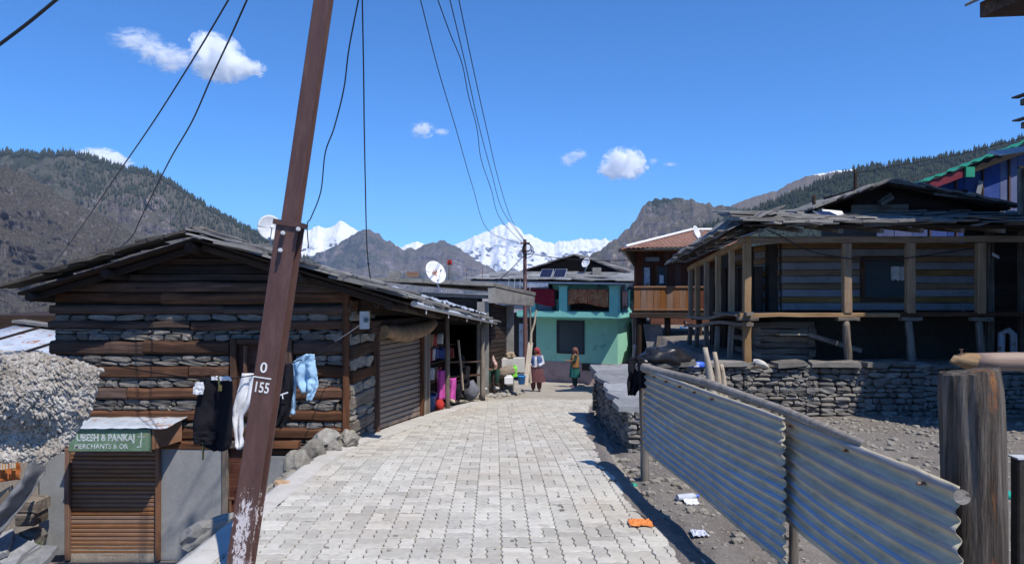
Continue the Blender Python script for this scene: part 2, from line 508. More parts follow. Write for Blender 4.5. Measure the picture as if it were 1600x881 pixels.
_nx = len(_xs)
_fs = []; _mi = []
for j in range(len(_ys) - 1):
    for i in range(_nx - 1):
        _fs.append((j * _nx + i, j * _nx + i + 1, (j + 1) * _nx + i + 1, (j + 1) * _nx + i))
        cx = (_xs[i] + _xs[i + 1]) / 2; cy = (_ys[j] + _ys[j + 1]) / 2
        pale = (cy > 18.2 and cy < 40 and edge(LEFT, cy) - 1.5 < cx < edge(RIGHT, cy) + 1.5) or (cy <= 18.6 and edge(RIGHT, cy) - .3 < cx < edge(RIGHT, cy) + .25 and cy > 7)
        _mi.append(2 if (edge(LEFT, cy) < cx < edge(RIGHT, cy) - .02 and cy < 18.4) else (1 if pale else 0))
_me = bpy.data.meshes.new('ground'); _me.from_pydata(_vs, [], _fs)
_me.polygons.foreach_set('material_index', _mi); _me.polygons.foreach_set('use_smooth', [True] * len(_fs)); _me.update()
ground = tag(put('ground', _me, [MT['dirt'], MT['dust'], MT['sand']]), kind='structure')

# --- the paved road: pairs of zigzag pavers, two across then two along
S = .1125
def zig(t):
    t = t % 1.0
    return .0085 * (1 if .125 < t < .375 else (-1 if .625 < t < .875 else 0))
def paver_poly(w, h, x0, y0):   # w,h in units of S
    pts = []
    ks = lambda L: [0] + [q + .25 for q in [i * .5 for i in range(int(L * 2))]] + [L]
    for t in ks(w)[:-1]: pts.append((t * S, zig(t) * (0 if t in (0, w) else 1)))
    for t in ks(h)[:-1]: pts.append((w * S + zig(t) * (0 if t in (0, h) else 1), t * S))
    for t in reversed(ks(w)[1:]): pts.append((t * S, h * S + zig(t) * (0 if t in (0, w) else 1)))
    for t in reversed(ks(h)[1:]): pts.append((zig(t) * (0 if t in (0, h) else 1), t * S))
    return pts
def paver_geo(w, h):
    pts = paver_poly(w, h, 0, 0); cx = w * S / 2; cy = h * S / 2; n = len(pts)
    def ins(d): return [((x - cx) * (1 - d / (w * S / 2)), (y - cy) * (1 - d / (h * S / 2))) for x, y in pts]
    a = ins(.0040); b = ins(.0095)
    vs = [(x, y, -.045) for x, y in a] + [(x, y, -.005) for x, y in a] + [(x, y, 0) for x, y in b]
    fs = []
    for r in (0, 1):
        for k in range(n):
            k2 = (k + 1) % n; fs.append((r * n + k, r * n + k2, (r + 1) * n + k2, (r + 1) * n + k))
    fs.append(tuple(2 * n + k for k in range(n)))
    return vs, fs
_geo = {(2, 1): paver_geo(2, 1), (1, 2): paver_geo(1, 2)}
_pme = {}
for k, (vs, fs) in _geo.items():
    me = bpy.data.meshes.new('paver'); me.from_pydata(vs, [], fs); me.materials.append(MT['paver']); me.update(); _pme[k] = me
RA = rad(1.4); _ca, _sa = math.cos(RA), math.sin(RA)
road_bm = MB()
road_bm.grid(lambda u, v: V((edge(LEFT, 2 + v * 16.6) + u * (edge(RIGHT, 2 + v * 16.6) - edge(LEFT, 2 + v * 16.6)), 2 + v * 16.6, road_z(2 + v * 16.6) - .024)), 6, 80)
road = tag(road_bm.build('road', MT['sand']), kind='structure')
_pl = []
for j in range(-2, 90):
    for i in range(-22, 16):
        for q in (0, 1):
            kind = (2, 1) if (i + j) % 2 else (1, 2)
            lx = i * 2 * S + (S if kind == (2, 1) else (q + .5) * S); ly = 2.2 + j * 2 * S + (S if kind == (1, 2) else (q + .5) * S)
            x = lx * _ca - ly * _sa + .05; y = lx * _sa + ly * _ca
            hx = .12 if kind == (2, 1) else .07
            if y > 18.6 + .5 * mn.noise(V((x, 0, 0))) or y < 2.2: continue
            if x < edge(LEFT, y) + .06 or x + hx > edge(RIGHT, y) + .17 or (x + hx > edge(RIGHT, y) + .07 and RN.random() < .5): continue
            _pl.append((x, y, kind))
_inv = [p for p in _pl if 4.95 < p[1] and abs(p[0] / p[1]) < .74]
_inv.sort(key=lambda p: p[1])
_big = set(_inv[:300])
_stuff = MB()
for p in _pl:
    x, y, kind = p
    sl = (road_z(y + .2) - road_z(y - .2)) / .4
    M = Matrix.Translation((x, y, road_z(y) + RN.uniform(-.002, .002) - (RN.uniform(.004, .011) if RN.random() < .06 else 0))) @ Matrix.Rotation(math.atan(sl) + RN.gauss(0, .011), 4, 'X') @ Matrix.Rotation(RN.gauss(0, .013), 4, 'Y') @ Matrix.Rotation(RA + RN.gauss(0, .006), 4, 'Z')
    if p in _big:
        put('paver', _pme[kind], None, road, M)
    else:
        vs, fs = _geo[kind]
        _stuff.add([M @ V(v) for v in vs], fs, False)
tag(_stuff.build('paver_field', MT['paver'], road), kind='stuff')
# cement kerb strip along the left edge, with dirt shoulders
MT['kerb'] = surf('worn_cement_strip', (.36, .335, .30), (.47, .45, .415), (.56, .54, .505), scale=3, fine=40, vary=0, bump=.5, bd=.012)
kb = MB()
def _kerb(u, v):
    y = 2 + v * 15.2; l = edge(LEFT, y)
    w = .17 + .03 * mn.noise(V((y * 1.5, 1, 0))) + max(0, .25 - abs(y - 12.5) * .06)
    xs = [l - .10, l - .07 + .02 * mn.noise(V((y * 4, 5, 0))), l + .05, l + w]; zs = [-.30, .012, .020, .002]
    k = u * 3; i = min(2, int(k)); t = k - i
    return V((xs[i] * (1 - t) + xs[i + 1] * t, y, road_z(y) + zs[i] * (1 - t) + zs[i + 1] * t + .006 * mn.noise(V((y * 5, u * 9, 0)))))
kb.grid(_kerb, 9, 150)
tag(kb.build('kerb_strip', MT['kerb']), kind='structure')

# --- hills and mountains: ridges with real slopes at their real distances
def fb(p, o=6): return mn.fractal(p, 1.0, 2.0, o)
def rdg(p, o=6):
    s = 0; a = .5; q = V(p)
    for _ in range(o):
        s += a * (1 - abs(mn.noise(q)) * 2.0); a *= .5; q = q * 2.03 + V((3.1, 1.7, .4))
    return s
def mountain(name, prof, D, mat, steep, base, nu, nv, amp, freq, seed, toward=0.0, jag=1.0, back=.5):
    """prof: photo pixels of the skyline; D: distance of the ridge (m), or a function of px"""
    xs = [p[0] for p in prof]; ys = [p[1] for p in prof]
    m = MB(); q = nu + 1; vs = []; fs = []
    for j in range(-3, nv + 1):
        for i in range(q):
            px = xs[0] + (xs[-1] - xs[0]) * i / nu
            d = D(px) if callable(D) else D
            py = float(np.interp(px, xs, ys))
            R = P(px, py, d)
            sx = R.x * freq; 
            R.z += jag * amp * .10 * fb(V((sx * 9, seed, 2)), 5)
            H = R.z - base
            if j <= 0:
                k = -j / 3.0
                p = V((R.x, R.y + k * H * 1.2, R.z - k * H * back))
            else:
                v = j / nv
                run = H / steep
                vv = v
                cov = R.y - vv * run
                f = cov / R.y
                x = R.x * (1 - toward * vv) * (.25 + .75 * f) + 0
                z = R.z - H * (vv ** .88)
                w = min(1, v * 5)
                wv = .35 * mn.noise(V((x * freq * .7, z * freq, seed + 9)))
                g = .6 * rdg(V((x * freq * 1.3 + wv, z * freq * .45, seed)), 7) + .4 * rdg(V((x * freq * .8, cov * freq * .55 + z * freq * .9, seed + 4)), 6) - .5
                hi = fb(V((x * freq * 5, cov * freq * 5, z * freq * 5 + seed)), 6)
                p = V((x + amp * .08 * hi * w, cov - amp * (g * 1.3 + .16 * hi) * w, z + amp * (.35 * g + .10 * hi) * w * (1 - .4 * v)))
            vs.append(p)
    nr = nv + 4
    for j in range(nr - 1):
        for i in range(nu):
            a = j * q + i; fs.append((a, a + q, a + q + 1, a + 1))
    m.add(vs, fs, True)
    o = m.build(name, mat, None, False)
    tag(o, kind='structure')
    return o, vs, q
def hill_mat(name, rock, rock2, earth, forest, fs, fth, snow=None, sc=1.0, nz=.55, fz=None):
    n = NT(name); g = n.n('ShaderNodeNewGeometry'); pos = g.outputs['Position']
    sp = n.n('ShaderNodeSeparateXYZ'); n.l(pos, sp.inputs[0]); sn = n.n('ShaderNodeSeparateXYZ'); n.l(g.outputs['Normal'], sn.inputs[0])
    mp = n.n('ShaderNodeMapping'); mp.inputs['Scale'].default_value = (1, .8, .30); n.l(pos, mp.inputs['Vector'])
    a = n.noise(mp.outputs[0], .012 * sc, 9, .66, .6); b = n.noise(pos, .08 * sc, 8, .7); c = n.noise(pos, .0032 * sc, 6, .6, .8)
    mr = n.math('MULTIPLY_ADD', a, .6, n.math('MULTIPLY', b, .4))
    cv = n.math('ABSOLUTE', n.math('SUBTRACT', n.noise(mp.outputs[0], .03 * sc, 7, .62, .8), .5))
    col = n.ramp(mr, [(.40, rock), (.5, rock2), (.60, [min(1, x * 1.9) for x in rock2])])
    col = n.mix(n.ramp(cv, [(.0, .75), (.035, 0.0)]), col, [x * .42 for x in rock])  # crevice lines darkened in the colour, standing in for relief shade
    col = n.mix(n.ramp(n.math('MULTIPLY_ADD', b, .35, n.math('ADD', n.math('MULTIPLY', sn.outputs['Z'], .35), n.math('MULTIPLY', c, .55))), [(nz - .05, 0.0), (nz + .13, 1.0)]), col, earth)
    fm = n.math('MULTIPLY_ADD', b, .45, n.math('MULTIPLY', c, .8))
    if fz: fm = n.math('ADD', fm, n.math('MULTIPLY_ADD', sp.outputs['Z'], fz[0], fz[1]))
    fcol = n.mix(n.ramp(n.noise(pos, .16 * sc, 4, .7), [(.35, 0.0), (.65, 1.0)]), [x * .6 for x in forest], [x * 1.5 for x in forest])
    col = n.mix(n.ramp(fm, [(fth, 0.0), (fth + .05, 1.0)]), col, fcol)
    fine = n.noise(mp.outputs[0], .42 * sc, 7, .75); col = n.mix(1.0, col, n.ramp(fine, [(.36, .52), (.5, .95), (.62, 1.55)]), 'MULTIPLY')
    if snow:
        z0, z1, amt = snow
        h = n.n('ShaderNodeMapRange'); h.inputs[1].default_value = z0; h.inputs[2].default_value = z1; n.l(sp.outputs['Z'], h.inputs[0]); h.clamp = False
        k = n.math('ADD', h.outputs[0], n.math('ADD', n.math('MULTIPLY_ADD', sn.outputs['Z'], 1.3, -.85), n.math('MULTIPLY_ADD', a, 2.6, -1.3 + n_off(amt))))
        k = n.math('ADD', k, n.math('MULTIPLY_ADD', b, 1.2, -.6))
        col = n.mix(n.ramp(k, [(.36, 0.0), (.46, 1.0)]), col, (.86, .87, .89))
    return n.done(col, .95, n.bump(n.math('ADD', a, n.math('MULTIPLY', b, .8)), 1.0, 12 / sc), 0, .1)
def n_off(a): return a
MT['hill_left'] = hill_mat('wooded_hill', (.085, .074, .072), (.15, .13, .125), (.095, .09, .07), (.040, .048, .032), 1, .66, fz=(.0006, -.16))
MT['hill_bare'] = hill_mat('bare_hillside', (.068, .060, .060), (.135, .12, .118), (.088, .08, .068), (.045, .05, .034), 1, .74)
MT['hill_mid'] = hill_mat('far_hill', (.13, .11, .112), (.20, .172, .17), (.12, .10, .075), (.05, .058, .042), 1, .60, snow=(400, 650, -.35), sc=.45)
MT['hill_snow'] = hill_mat('snow_peak', (.085, .082, .085), (.15, .142, .14), (.13, .12, .11), (.09, .09, .09), 1, 2, snow=(120, 480, .40), sc=.3)
MT['hill_snow_low'] = hill_mat('snow_peak_near', (.085, .082, .085), (.15, .142, .14), (.13, .12, .11), (.09, .09, .09), 1, 2, snow=(200, 560, .34), sc=.35)
MT['hill_cliff'] = hill_mat('cliff', (.125, .104, .096), (.20, .172, .158), (.10, .088, .062), (.035, .045, .028), 1, .63, sc=.8)
MT['hill_brown'] = hill_mat('brown_ridge', (.10, .08, .066), (.17, .14, .112), (.15, .12, .085), (.045, .05, .03), 1, .68, snow=(640, 760, -.2), sc=.6)
MT['hill_forest'] = hill_mat('forest_slope', (.075, .062, .05), (.125, .105, .085), (.085, .08, .05), (.028, .04, .02), 1, .50)
LEFT_P = [(-420, 235), (-200, 215), (-60, 232), (0, 237), (60, 241), (110, 239), (150, 248), (190, 263), (240, 270), (285, 297), (330, 327), (375, 352), (415, 374), (470, 402), (560, 450), (700, 520)]
hl, hlv, hlq = mountain('wooded_hill', LEFT_P, 2200, MT['hill_left'], .75, -120, 320, 150, 105, .0044, 3)
mountain('bare_hill', [(-420, 150), (-200, 200), (-90, 225), (0, 260), (38, 270), (88, 302), (139, 328), (165, 338), (218, 373), (260, 410), (330, 470), (420, 540)], 1100, MT['hill_bare'], .80, -90, 320, 190, 60, .0105, 17)
mountain('far_hill', [(330, 470), (430, 432), (470, 408), (520, 386), (560, 362), (573, 357), (592, 366), (614, 380), (632, 391), (650, 388), (672, 380), (693, 376), (712, 384), (735, 400), (780, 427), (830, 452), (900, 480)], 5600, MT['hill_mid'], .62, -200, 280, 130, 260, .0017, 29)
mountain('snow_mountain', [(300, 345), (360, 352), (400, 367), (430, 366), (470, 362), (498, 353), (510, 359), (531, 345), (546, 352), (559, 361), (585, 376), (625, 386), (650, 377), (672, 384), (690, 378), (720, 395), (800, 450)], 8200, MT['hill_snow_low'], .8, -200, 280, 110, 230, .0011, 41)
mountain('snow_mountain', [(640, 420), (690, 392), (714, 381), (740, 370), (762, 361), (782, 352), (797, 348), (810, 356), (820, 366), (832, 367), (851, 379), (866, 379), (890, 376), (911, 373), (955, 375), (990, 380), (1060, 400), (1150, 440)], 12000, MT['hill_snow'], .7, -200, 300, 130, 420, .0013, 53)
mountain('rocky_cliff_hill', [(850, 462), (905, 412), (940, 388), (972, 366), (992, 346), (1003, 324), (1013, 315), (1030, 310), (1060, 309), (1095, 317), (1140, 323), (1190, 330), (1300, 360), (1400, 400)], 3000, MT['hill_cliff'], 1.1, -150, 280, 150, 150, .0034, 61)
mountain('brown_ridge', [(1040, 370), (1110, 335), (1150, 318), (1172, 309), (1215, 298), (1228, 289), (1262, 275), (1300, 268), (1340, 264), (1420, 258), (1600, 240)], 4400, MT['hill_brown'], .6, -150, 200, 80, 130, .0016, 71)
RIGHT_P = [(1000, 400), (1080, 362), (1130, 345), (1185, 326), (1240, 303), (1290, 282), (1340, 264), (1400, 257), (1450, 250), (1500, 242), (1560, 227), (1600, 214), (1720, 180), (2000, 120), (2200, 110)]
hr, hrv, hrq = mountain('forest_slope', RIGHT_P, 1500, MT['hill_forest'], .55, -90, 260, 100, 45, .004, 83)

# conifers on the two near slopes: uncountable, one mesh each
MT['conifer'] = None
def _con():
    n = NT('conifer_green'); g = n.n('ShaderNodeNewGeometry')
    a = n.noise(g.outputs['Position'], .05, 4, .7); b = n.noise(g.outputs['Position'], .5, 3, .7)
    return n.done(n.ramp(n.math('MULTIPLY_ADD', a, .5, n.math('MULTIPLY', b, .5)), [(.35, (.022, .030, .019)), (.5, (.042, .054, .034)), (.65, (.075, .082, .052))]), .95, None, 0, .1)
MT['conifer'] = _con()
def forest(name, vs, q, nu, n, hmin, hmax, mask, seed, vmax=.8):
    r = random.Random(seed); m = MB(); cnt = 0; tries = 0
    rows = len(vs) // q
    while cnt < n and tries < n * 12:
        tries += 1
        sky = r.random() < .22
        i = r.uniform(0, nu - 1.001); j = 3 + (r.uniform(0, 3) if sky else r.uniform(0, 1) ** 1.15 * (rows - 5) * vmax)
        i0 = int(i); j0 = int(j); a = vs[j0 * q + i0]; b = vs[j0 * q + i0 + 1]; c = vs[(j0 + 1) * q + i0]
        p = a + (b - a) * (i - i0) + (c - a) * (j - j0)
        if not sky and mn.noise(V((p.x * .004, p.y * .004, p.z * .006 + seed))) + .35 * mn.noise(V((p.x * .02, p.y * .02, seed))) < mask: continue
        h = r.uniform(hmin, hmax); w = h * r.uniform(.13, .2)
        ring = []
        rot = r.uniform(0, 6)
        vv = [p + V((0, 0, h))]
        for k in range(5):
            t = rot + k * 1.2566; vv.append(p + V((math.cos(t) * w, math.sin(t) * w, h * .28 + r.uniform(-.08, .08) * h)))
        vv.append(p - V((0, 0, h * .1)))
        f = [(0, 1 + k, 1 + (k + 1) % 5) for k in range(5)] + [(6, 1 + (k + 1) % 5, 1 + k) for k in range(5)]
        m.add(vv, f, False); cnt += 1
    return m.build(name, MT['conifer'], None, False)
tag(forest('conifer_forest', hlv, hlq, 320, 4200, 10, 21, .14, 5, .7), 'distant dark conifers over the ridge and flank of the left hill', 'forest', kind='stuff')
tag(forest('conifer_forest', hrv, hrq, 260, 8000, 8, 15, -.22, 9, .7), 'dense distant conifer wood on the slope above the right houses', 'forest', kind='stuff')

# ---- clouds: small volumes far above the valley air
def cloud_mat(dens=.09):
    n = NT('cloud_vapour'); n.t.nodes.remove(n.b)
    pv = n.n('ShaderNodeVolumePrincipled'); pv.inputs['Color'].default_value = (1, 1, 1, 1); pv.inputs['Anisotropy'].default_value = 0.0
    co = n.coords((1, 1, 1)); 
    ln = n.n('ShaderNodeVectorMath', operation='LENGTH'); n.l(n.tc.outputs['Object'], ln.inputs[0])
    a = n.noise(co, 2.1, 8, .68, .9)
    k = n.math('ADD', n.math('MULTIPLY_ADD', a, 4.2, -1.12), n.math('MULTIPLY', ln.outputs['Value'], -1.0))
    n.l(n.ramp(k, [(.28, 0.0), (.62, 1.0)]), pv.inputs['Density'])
    d = n.math('MULTIPLY', n.math('POWER', n.ramp(k, [(.12, 0.0), (1.0, 1.0)]), 2.0), dens)
    n.l(d, pv.inputs['Density']); n.l(pv.outputs[0], n.out.inputs['Volume'])
    return n.m
MT['cloud'] = cloud_mat(); MT['wisp'] = cloud_mat(.022)
def cloud(label, blobs, D, group='clouds in the blue sky', wisp=False):
    b0 = blobs[0]; c = P(b0[0], b0[1], D)
    t = thing('cloud', label, 'cloud', c, group)
    for k, (px, py, rx, ry) in enumerate(blobs):
        p = P(px, py, D + 40 * k); me = CLOUDW if wisp else CLOUDM
        k2 = 1.5 * D / F
        put('puff', me, None, t, Matrix.Translation(p) @ Matrix.Diagonal((rx * k2, (rx + ry) / 2 * k2, ry * k2, 1)))
_b = MB(); _b.ico((0, 0, 0), 1, 3); CLOUDM = _b.mesh('puff'); CLOUDM.materials.append(MT['cloud']); CLOUDW = CLOUDM.copy(); CLOUDW.materials.clear(); CLOUDW.materials.append(MT['wisp'])
cloud('largest puffy white cloud, high above the left hill', [(340, 92, 30, 27), (360, 104, 24, 18), (322, 68, 18, 14), (392, 108, 18, 10), (330, 110, 22, 10)], 5600)
cloud('thin trailing cloud wisp beside the largest cloud', [(212, 64, 32, 13), (246, 84, 28, 15), (280, 92, 24, 12), (266, 104, 18, 9)], 5600, wisp=True)
cloud('low white cloud peeping over the left hill crest', [(150, 250, 30, 14), (176, 254, 22, 9)], 9000)
cloud('small broken cloud to the left of the wires', [(660, 203, 15, 10), (690, 206, 9, 5)], 9500, wisp=True)
cloud('small slanted cloud beside the round bright cloud', [(903, 241, 13, 6), (888, 250, 11, 8)], 9500, wisp=True)
cloud('round bright white cloud above the cliff hill', [(974, 255, 24, 19), (958, 264, 18, 13), (988, 262, 18, 14)], 9500)
cloud('tiny faint cloud scraps right of the round bright cloud', [(1021, 252, 6, 4), (1048, 257, 9, 3)], 9500, wisp=True)
# ================================================================ log house and everything on the left
STONES = [stone_mesh(200 + i) for i in range(14)]
BOULD = [boulder_mesh(300 + i) for i in range(10)]
BIGB = [boulder_mesh(330 + i, 3, .55) for i in range(7)]
def basis(u, n, v, c):
    M = Matrix((u, n, v)).transposed().to_4x4(); M.translation = c; return M
def masonry(o, u, v, L, H, hr, lr, depth, lean=None, zfun=None):
    """courses of stones on the face o + a*u + b*v; returns matrices; n = u x v points inwards"""
    u = V(u).normalized(); v = V(v).normalized(); n = u.cross(v) * -1; out = []
    b = 0
    while b < H - hr[0] * .4:
        h = min(RN.uniform(*hr), H - b)
        if H - b - h < hr[0] * .5: h = H - b
        a = -RN.uniform(0, lr[0])
        while a < L - lr[0] * .3:
            l = min(RN.uniform(*lr), L - a + lr[0] * .3)
            a0 = max(a, 0); l = a + l - a0
            if l > lr[0] * .35:
                c = V(o) + u * (a0 + l / 2) + v * (b + h / 2) + n * RN.uniform(-.018, .018)
                hh = h * RN.uniform(.86, 1.03)
                M = basis(u, n, v, c) @ Matrix.Rotation(RN.gauss(0, .05), 4, 'Y') @ Matrix.Rotation(RN.gauss(0, .06), 4, 'X') @ Matrix.Diagonal((l * .98, depth * RN.uniform(.8, 1.1), hh, 1))
                out.append(M)
            a = a0 + l
        b += h
    return out
def emit(ms, name, mat, parent, cap=300, stuffname='stonework', lib=None, key=None):
    lib = lib or STONES
    if key: ms = sorted(ms, key=key)
    for M in ms[:cap]:
        me = RN.choice(lib); k = (me.name, mat.name)
        if k not in _sm: c = me.copy(); c.materials.clear(); c.materials.append(mat); _sm[k] = c
        put(name, _sm[k], None, parent, M)
    if len(ms) > cap:
        b = MB()
        for M in ms[cap:]:
            me = RN.choice(lib)
            b.add([M @ vv.co for vv in me.vertices], [tuple(p.vertices) for p in me.polygons], False)
        tag(b.build(stuffname, mat, parent), kind='stuff')
_sm = {}
def slab_mesh(seed):
    r = random.Random(seed); pts = []
    for (x, y) in ((-.5, -.5), (-.1, -.52), (.3, -.5), (.5, -.46), (.5, 0), (.48, .5), (0, .5), (-.48, .5), (-.5, .05)):
        pts.append((x + r.uniform(-.07, .07), y + r.uniform(-.07, .07)))
    n = len(pts); vs = [(x, y, -.5 + r.uniform(-.2, .2)) for x, y in pts] + [(x * .97, y * .97, .5 + r.uniform(-.25, .25)) for x, y in pts]
    fs = [(k, (k + 1) % n, n + (k + 1) % n, n + k) for k in range(n)] + [tuple(reversed(range(n))), tuple(range(n, 2 * n))]
    me = bpy.data.meshes.new('slate'); me.from_pydata(vs, [], fs); me.update(); return me
SLABS = [slab_mesh(400 + i) for i in range(10)]
def slope(fn, rows, dy, L, mat, parent, thick=(.025, .05), name='slate', tilt=.05, skip=.0, ov=1.35):
    """slates on the surface fn(s, t): s 0 at the ridge, 1 at the eave; t along it (length L)"""
    ms = []
    for r in range(rows):
        s = 1 - (r + .45) / rows; t = -RN.uniform(0, .5) * dy / L
        while t < 1:
            w = dy * RN.uniform(.65, 1.3) / L
            if RN.random() > skip:
                c = fn(s, min(1, t + w / 2)); e = .01
                a = (fn(s, min(1, t + w / 2 + e)) - fn(s, t + w / 2 - e)).normalized()
                b = (fn(s - e, t + w / 2) - fn(s + e, t + w / 2)).normalized()
                n = a.cross(b) ; n = n if n.z > 0 else -n
                n.normalize(); b = n.cross(a)
                ln = (fn(max(0, s - .5 / rows), t) - fn(min(1, s + .5 / rows), t)).length
                th = RN.uniform(*thick)
                M = basis(a, b, n, c + n * (.02 + RN.uniform(0, .03))) @ Matrix.Rotation(-tilt + RN.gauss(0, .025), 4, 'X') @ Matrix.Rotation(RN.gauss(0, .03), 4, 'Y') @ Matrix.Rotation(RN.gauss(0, .07), 4, 'Z') @ Matrix.Diagonal((w * L * 1.08, ln * ov * RN.uniform(.9, 1.1), th, 1))
                ms.append(M)
            t += w
    emit(ms, name, mat, parent, 300, 'slate_cover', SLABS)
def lerp(a, b, t): return V(a) * (1 - t) + V(b) * t
def pnoise(p): return mn.noise(V(p))

FY = 9.82
def H(px, py, y=FY): return P(px, py, y)
house = thing('log_house', 'old log and stone house with a slate gable roof, left of the paved street', 'house', (-4.4, 9.9, -.4))
def fac(y): return -2.239 + .141 * (y - 9.85)
# dark solid core behind the timbers
c = MB()
c.hexa([(-6.44, 9.93, -2.2), (-2.42, 9.93, -2.2), (fac(14) - .22, 14, -2.2), (-6.44, 14, -2.2), (-6.44, 9.93, 1.72), (-2.42, 9.93, 1.72), (fac(14) - .22, 14, 1.3), (-6.44, 14, 1.5)])
c.hexa([(-6.3, 10.0, 1.70), (-2.46, 10.0, 1.70), (-2.46, 13.9, 1.4), (-6.3, 13.9, 1.4), (-4.35, 10.0, 2.42), (-4.05, 10.0, 2.42), (-4.05, 13.9, 2.0), (-4.35, 13.9, 2.0)])
c.build('wall_core', MT['core'], house)
# horizontal timbers across the front
def gap(px0, px1, y0, y1, d=.0):
    pass
rows = [(440, 456), (457, 474), (477, 491), (501, 514), (532, 555), (571, 590), (605, 624), (641, 659), (668, 687)]
WIN = (362, 456)
for k, (a, b) in enumerate(rows):
    segs = [(78, 548)]
    if a > 525 and b < 655: segs = [(78, WIN[0] - 2), (WIN[1] + 2, 548)]
    for (x0, x1) in segs:
        cuts = [x0] + sorted(RN.uniform(x0 + 90, x1 - 60) for _ in range(1 if x1 - x0 > 240 else 0)) + [x1]
        for q in range(len(cuts) - 1):
            z = H(0, (a + b) / 2).z + RN.uniform(-.008, .008); h = (b - a) / F * FY * RN.uniform(.92, 1.04)
            plank('log_beam', (H(cuts[q], a).x, FY + .05 + RN.uniform(-.015, .015), z + RN.uniform(-.012, .012)), (H(cuts[q + 1], a).x - .008, FY + .05, z + RN.uniform(-.012, .012)), .17, h, MT['log_dark'], house, jit=.008, segs=6, ch=.22)
# upper row set on the right part sits a little differently
for (a, b, x0, x1) in ((700, 712, 425, 548), (688, 699, 78, 250)):
    plank('log_beam', H(x0, (a + b) / 2) + V((0, .04, 0)), H(x1, (a + b) / 2) + V((0, .04, 0)), .16, (b - a) / F * FY, MT['log_dark'], house, jit=.008, ch=.2)
# bands of small stones between them
bands = [(491, 501, 1), (514, 532, 2), (555, 571, 2), (590, 605, 2), (624, 641, 2), (659, 668, 1), (687, 700, 2)]
ms = []
for (a, b, n) in bands:
    for (x0, x1) in (((84, WIN[0] - 4), (WIN[1] + 4, 546)) if a > 525 and b < 655 else ((84, 546),)):
        if a == 687: x0 = 255
        p = H(x0, b)
        h = (b - a) / F * FY / n
        ms += masonry((p.x, FY + .06, p.z), (1, 0, 0), (0, 0, 1), (x1 - x0) / F * FY, (b - a) / F * FY, (h * .55, h * 1.5), (.05, .34) if a > 580 else (.12, .42), .14)
RN.shuffle(ms)
emit(ms, 'stone', MT['stone'], house, 300)
# dark gable boards under the roof
gy = FY + .02
def roof_z(x):   # underside of the verge at the front
    return 2.44 - (.318 * (-4.23 - x) if x < -4.23 else .302 * (x + 4.23))
z = 1.86
while z < 2.34:
    h = RN.uniform(.09, .15)
    dz = 2.40 - (z + h)
    xl = -4.23 - max(.05, dz / .318); xr = -4.23 + max(.05, dz / .302)
    plank('gable_plank', (max(xl, -6.45), gy + RN.uniform(0, .04), z + h / 2), (min(xr, -2.3), gy + RN.uniform(0, .03), z + h / 2), .06, h - .008, MT['plank_black'], house, jit=.006, segs=4, ch=.1)
    z += h
# small window with a timber frame half hidden behind the pole
wf = MB(); wf.box((H(409, 0).x, FY + .07, H(0, 589).z), (.70, .04, 1.0)); wf.build('window_panel', MT['wood_red'], house)
for (x0, y0, x1, y1, w) in ((366, 528, 366, 650, .085), (452, 528, 452, 650, .085), (372, 533, 447, 533, .08), (372, 646, 447, 646, .08), (385, 540, 385, 640, .05)):
    plank('window_frame', H(x0, y0) + V((0, .0, 0)), H(x1, y1) + V((0, .0, 0)), .12, w, MT['log_dark'], house, up=(1, 0, 0) if x0 == x1 else (0, 0, 1), jit=.003, segs=2)
# corner: stacked blocks of stone and timber on the narrow return wall
y0, y1 = 9.83, 10.72
z = road_z(10) - .05; k = 0
while z < 1.5:
    h = RN.uniform(.15, .21)
    a = V((fac(y0) - .05, y0, z + h / 2)); b = V((fac(y1) - .05, y1, z + h / 2))
    if k % 2:
        plank('log_beam', a, b, .16, h * .96, MT['log_grey'] if z < .3 else MT['log_dark'], house, jit=.006)
    else:
        d = (b - a).normalized()
        emit(masonry(a - V((0, 0, h / 2)) , d, (0, 0, 1), (b - a).length, h * .97, (h * .45, h * .5) if RN.random() < .6 else (h * .9, h), (.22, .45), .15), 'stone', MT['stone_pale'], house, 300)
    z += h; k += 1
plank('corner_post', (H(541, 0).x, FY - .0, H(0, 700).z), (H(541, 0).x, FY - .0, H(0, 452).z), .10, .09, MT['log_dark'], house, up=(1, 0, 0), jit=.006)
# shop shutter facing the street
def shutter(parent, a, b, z0a, z0b, z1a, z1b, pitch, mat, t=.028, name='roller_shutter'):
    """horizontal ribs between the vertical lines at a and b"""
    back = MB(); n = (V((b[0], b[1], 0)) - V((a[0], a[1], 0))).normalized().cross(V((0, 0, 1)))
    o = n * -.03
    back.hexa([V((a[0], a[1], z0a)) + o, V((b[0], b[1], z0b)) + o, V((b[0], b[1], z0b)) + o * 1.6, V((a[0], a[1], z0a)) + o * 1.6,
               V((a[0], a[1], z1a)) + o, V((b[0], b[1], z1b)) + o, V((b[0], b[1], z1b)) + o * 1.6, V((a[0], a[1], z1a)) + o * 1.6])
    s = back.build(name, mat, parent)
    m = max(2, int(round(((z1a - z0a) + (z1b - z0b)) / 2 / pitch)))
    for i in range(m):
        f = (i + .5) / m
        pa = V((a[0], a[1], z0a + (z1a - z0a) * f)); pb = V((b[0], b[1], z0b + (z1b - z0b) * f))
        plank('slat', pa, pb, t, (z1a - z0a) / m * .93, mat, s, jit=.0015, segs=2, ch=.45)
    return s
def metal_mat(name, c, worn, rough=.45, metal=.0):
    return surf(name, [x * .75 for x in c], c, [min(1, x * 1.25) for x in c], scale=4, fine=40, rough=rough, bump=.15, bd=.003, vary=.06, metal=metal, spec=.5, spot=(11, .66, worn))
MT['shut_brown'] = metal_mat('brown_shutter_paint', (.205, .105, .055), (.12, .06, .035))
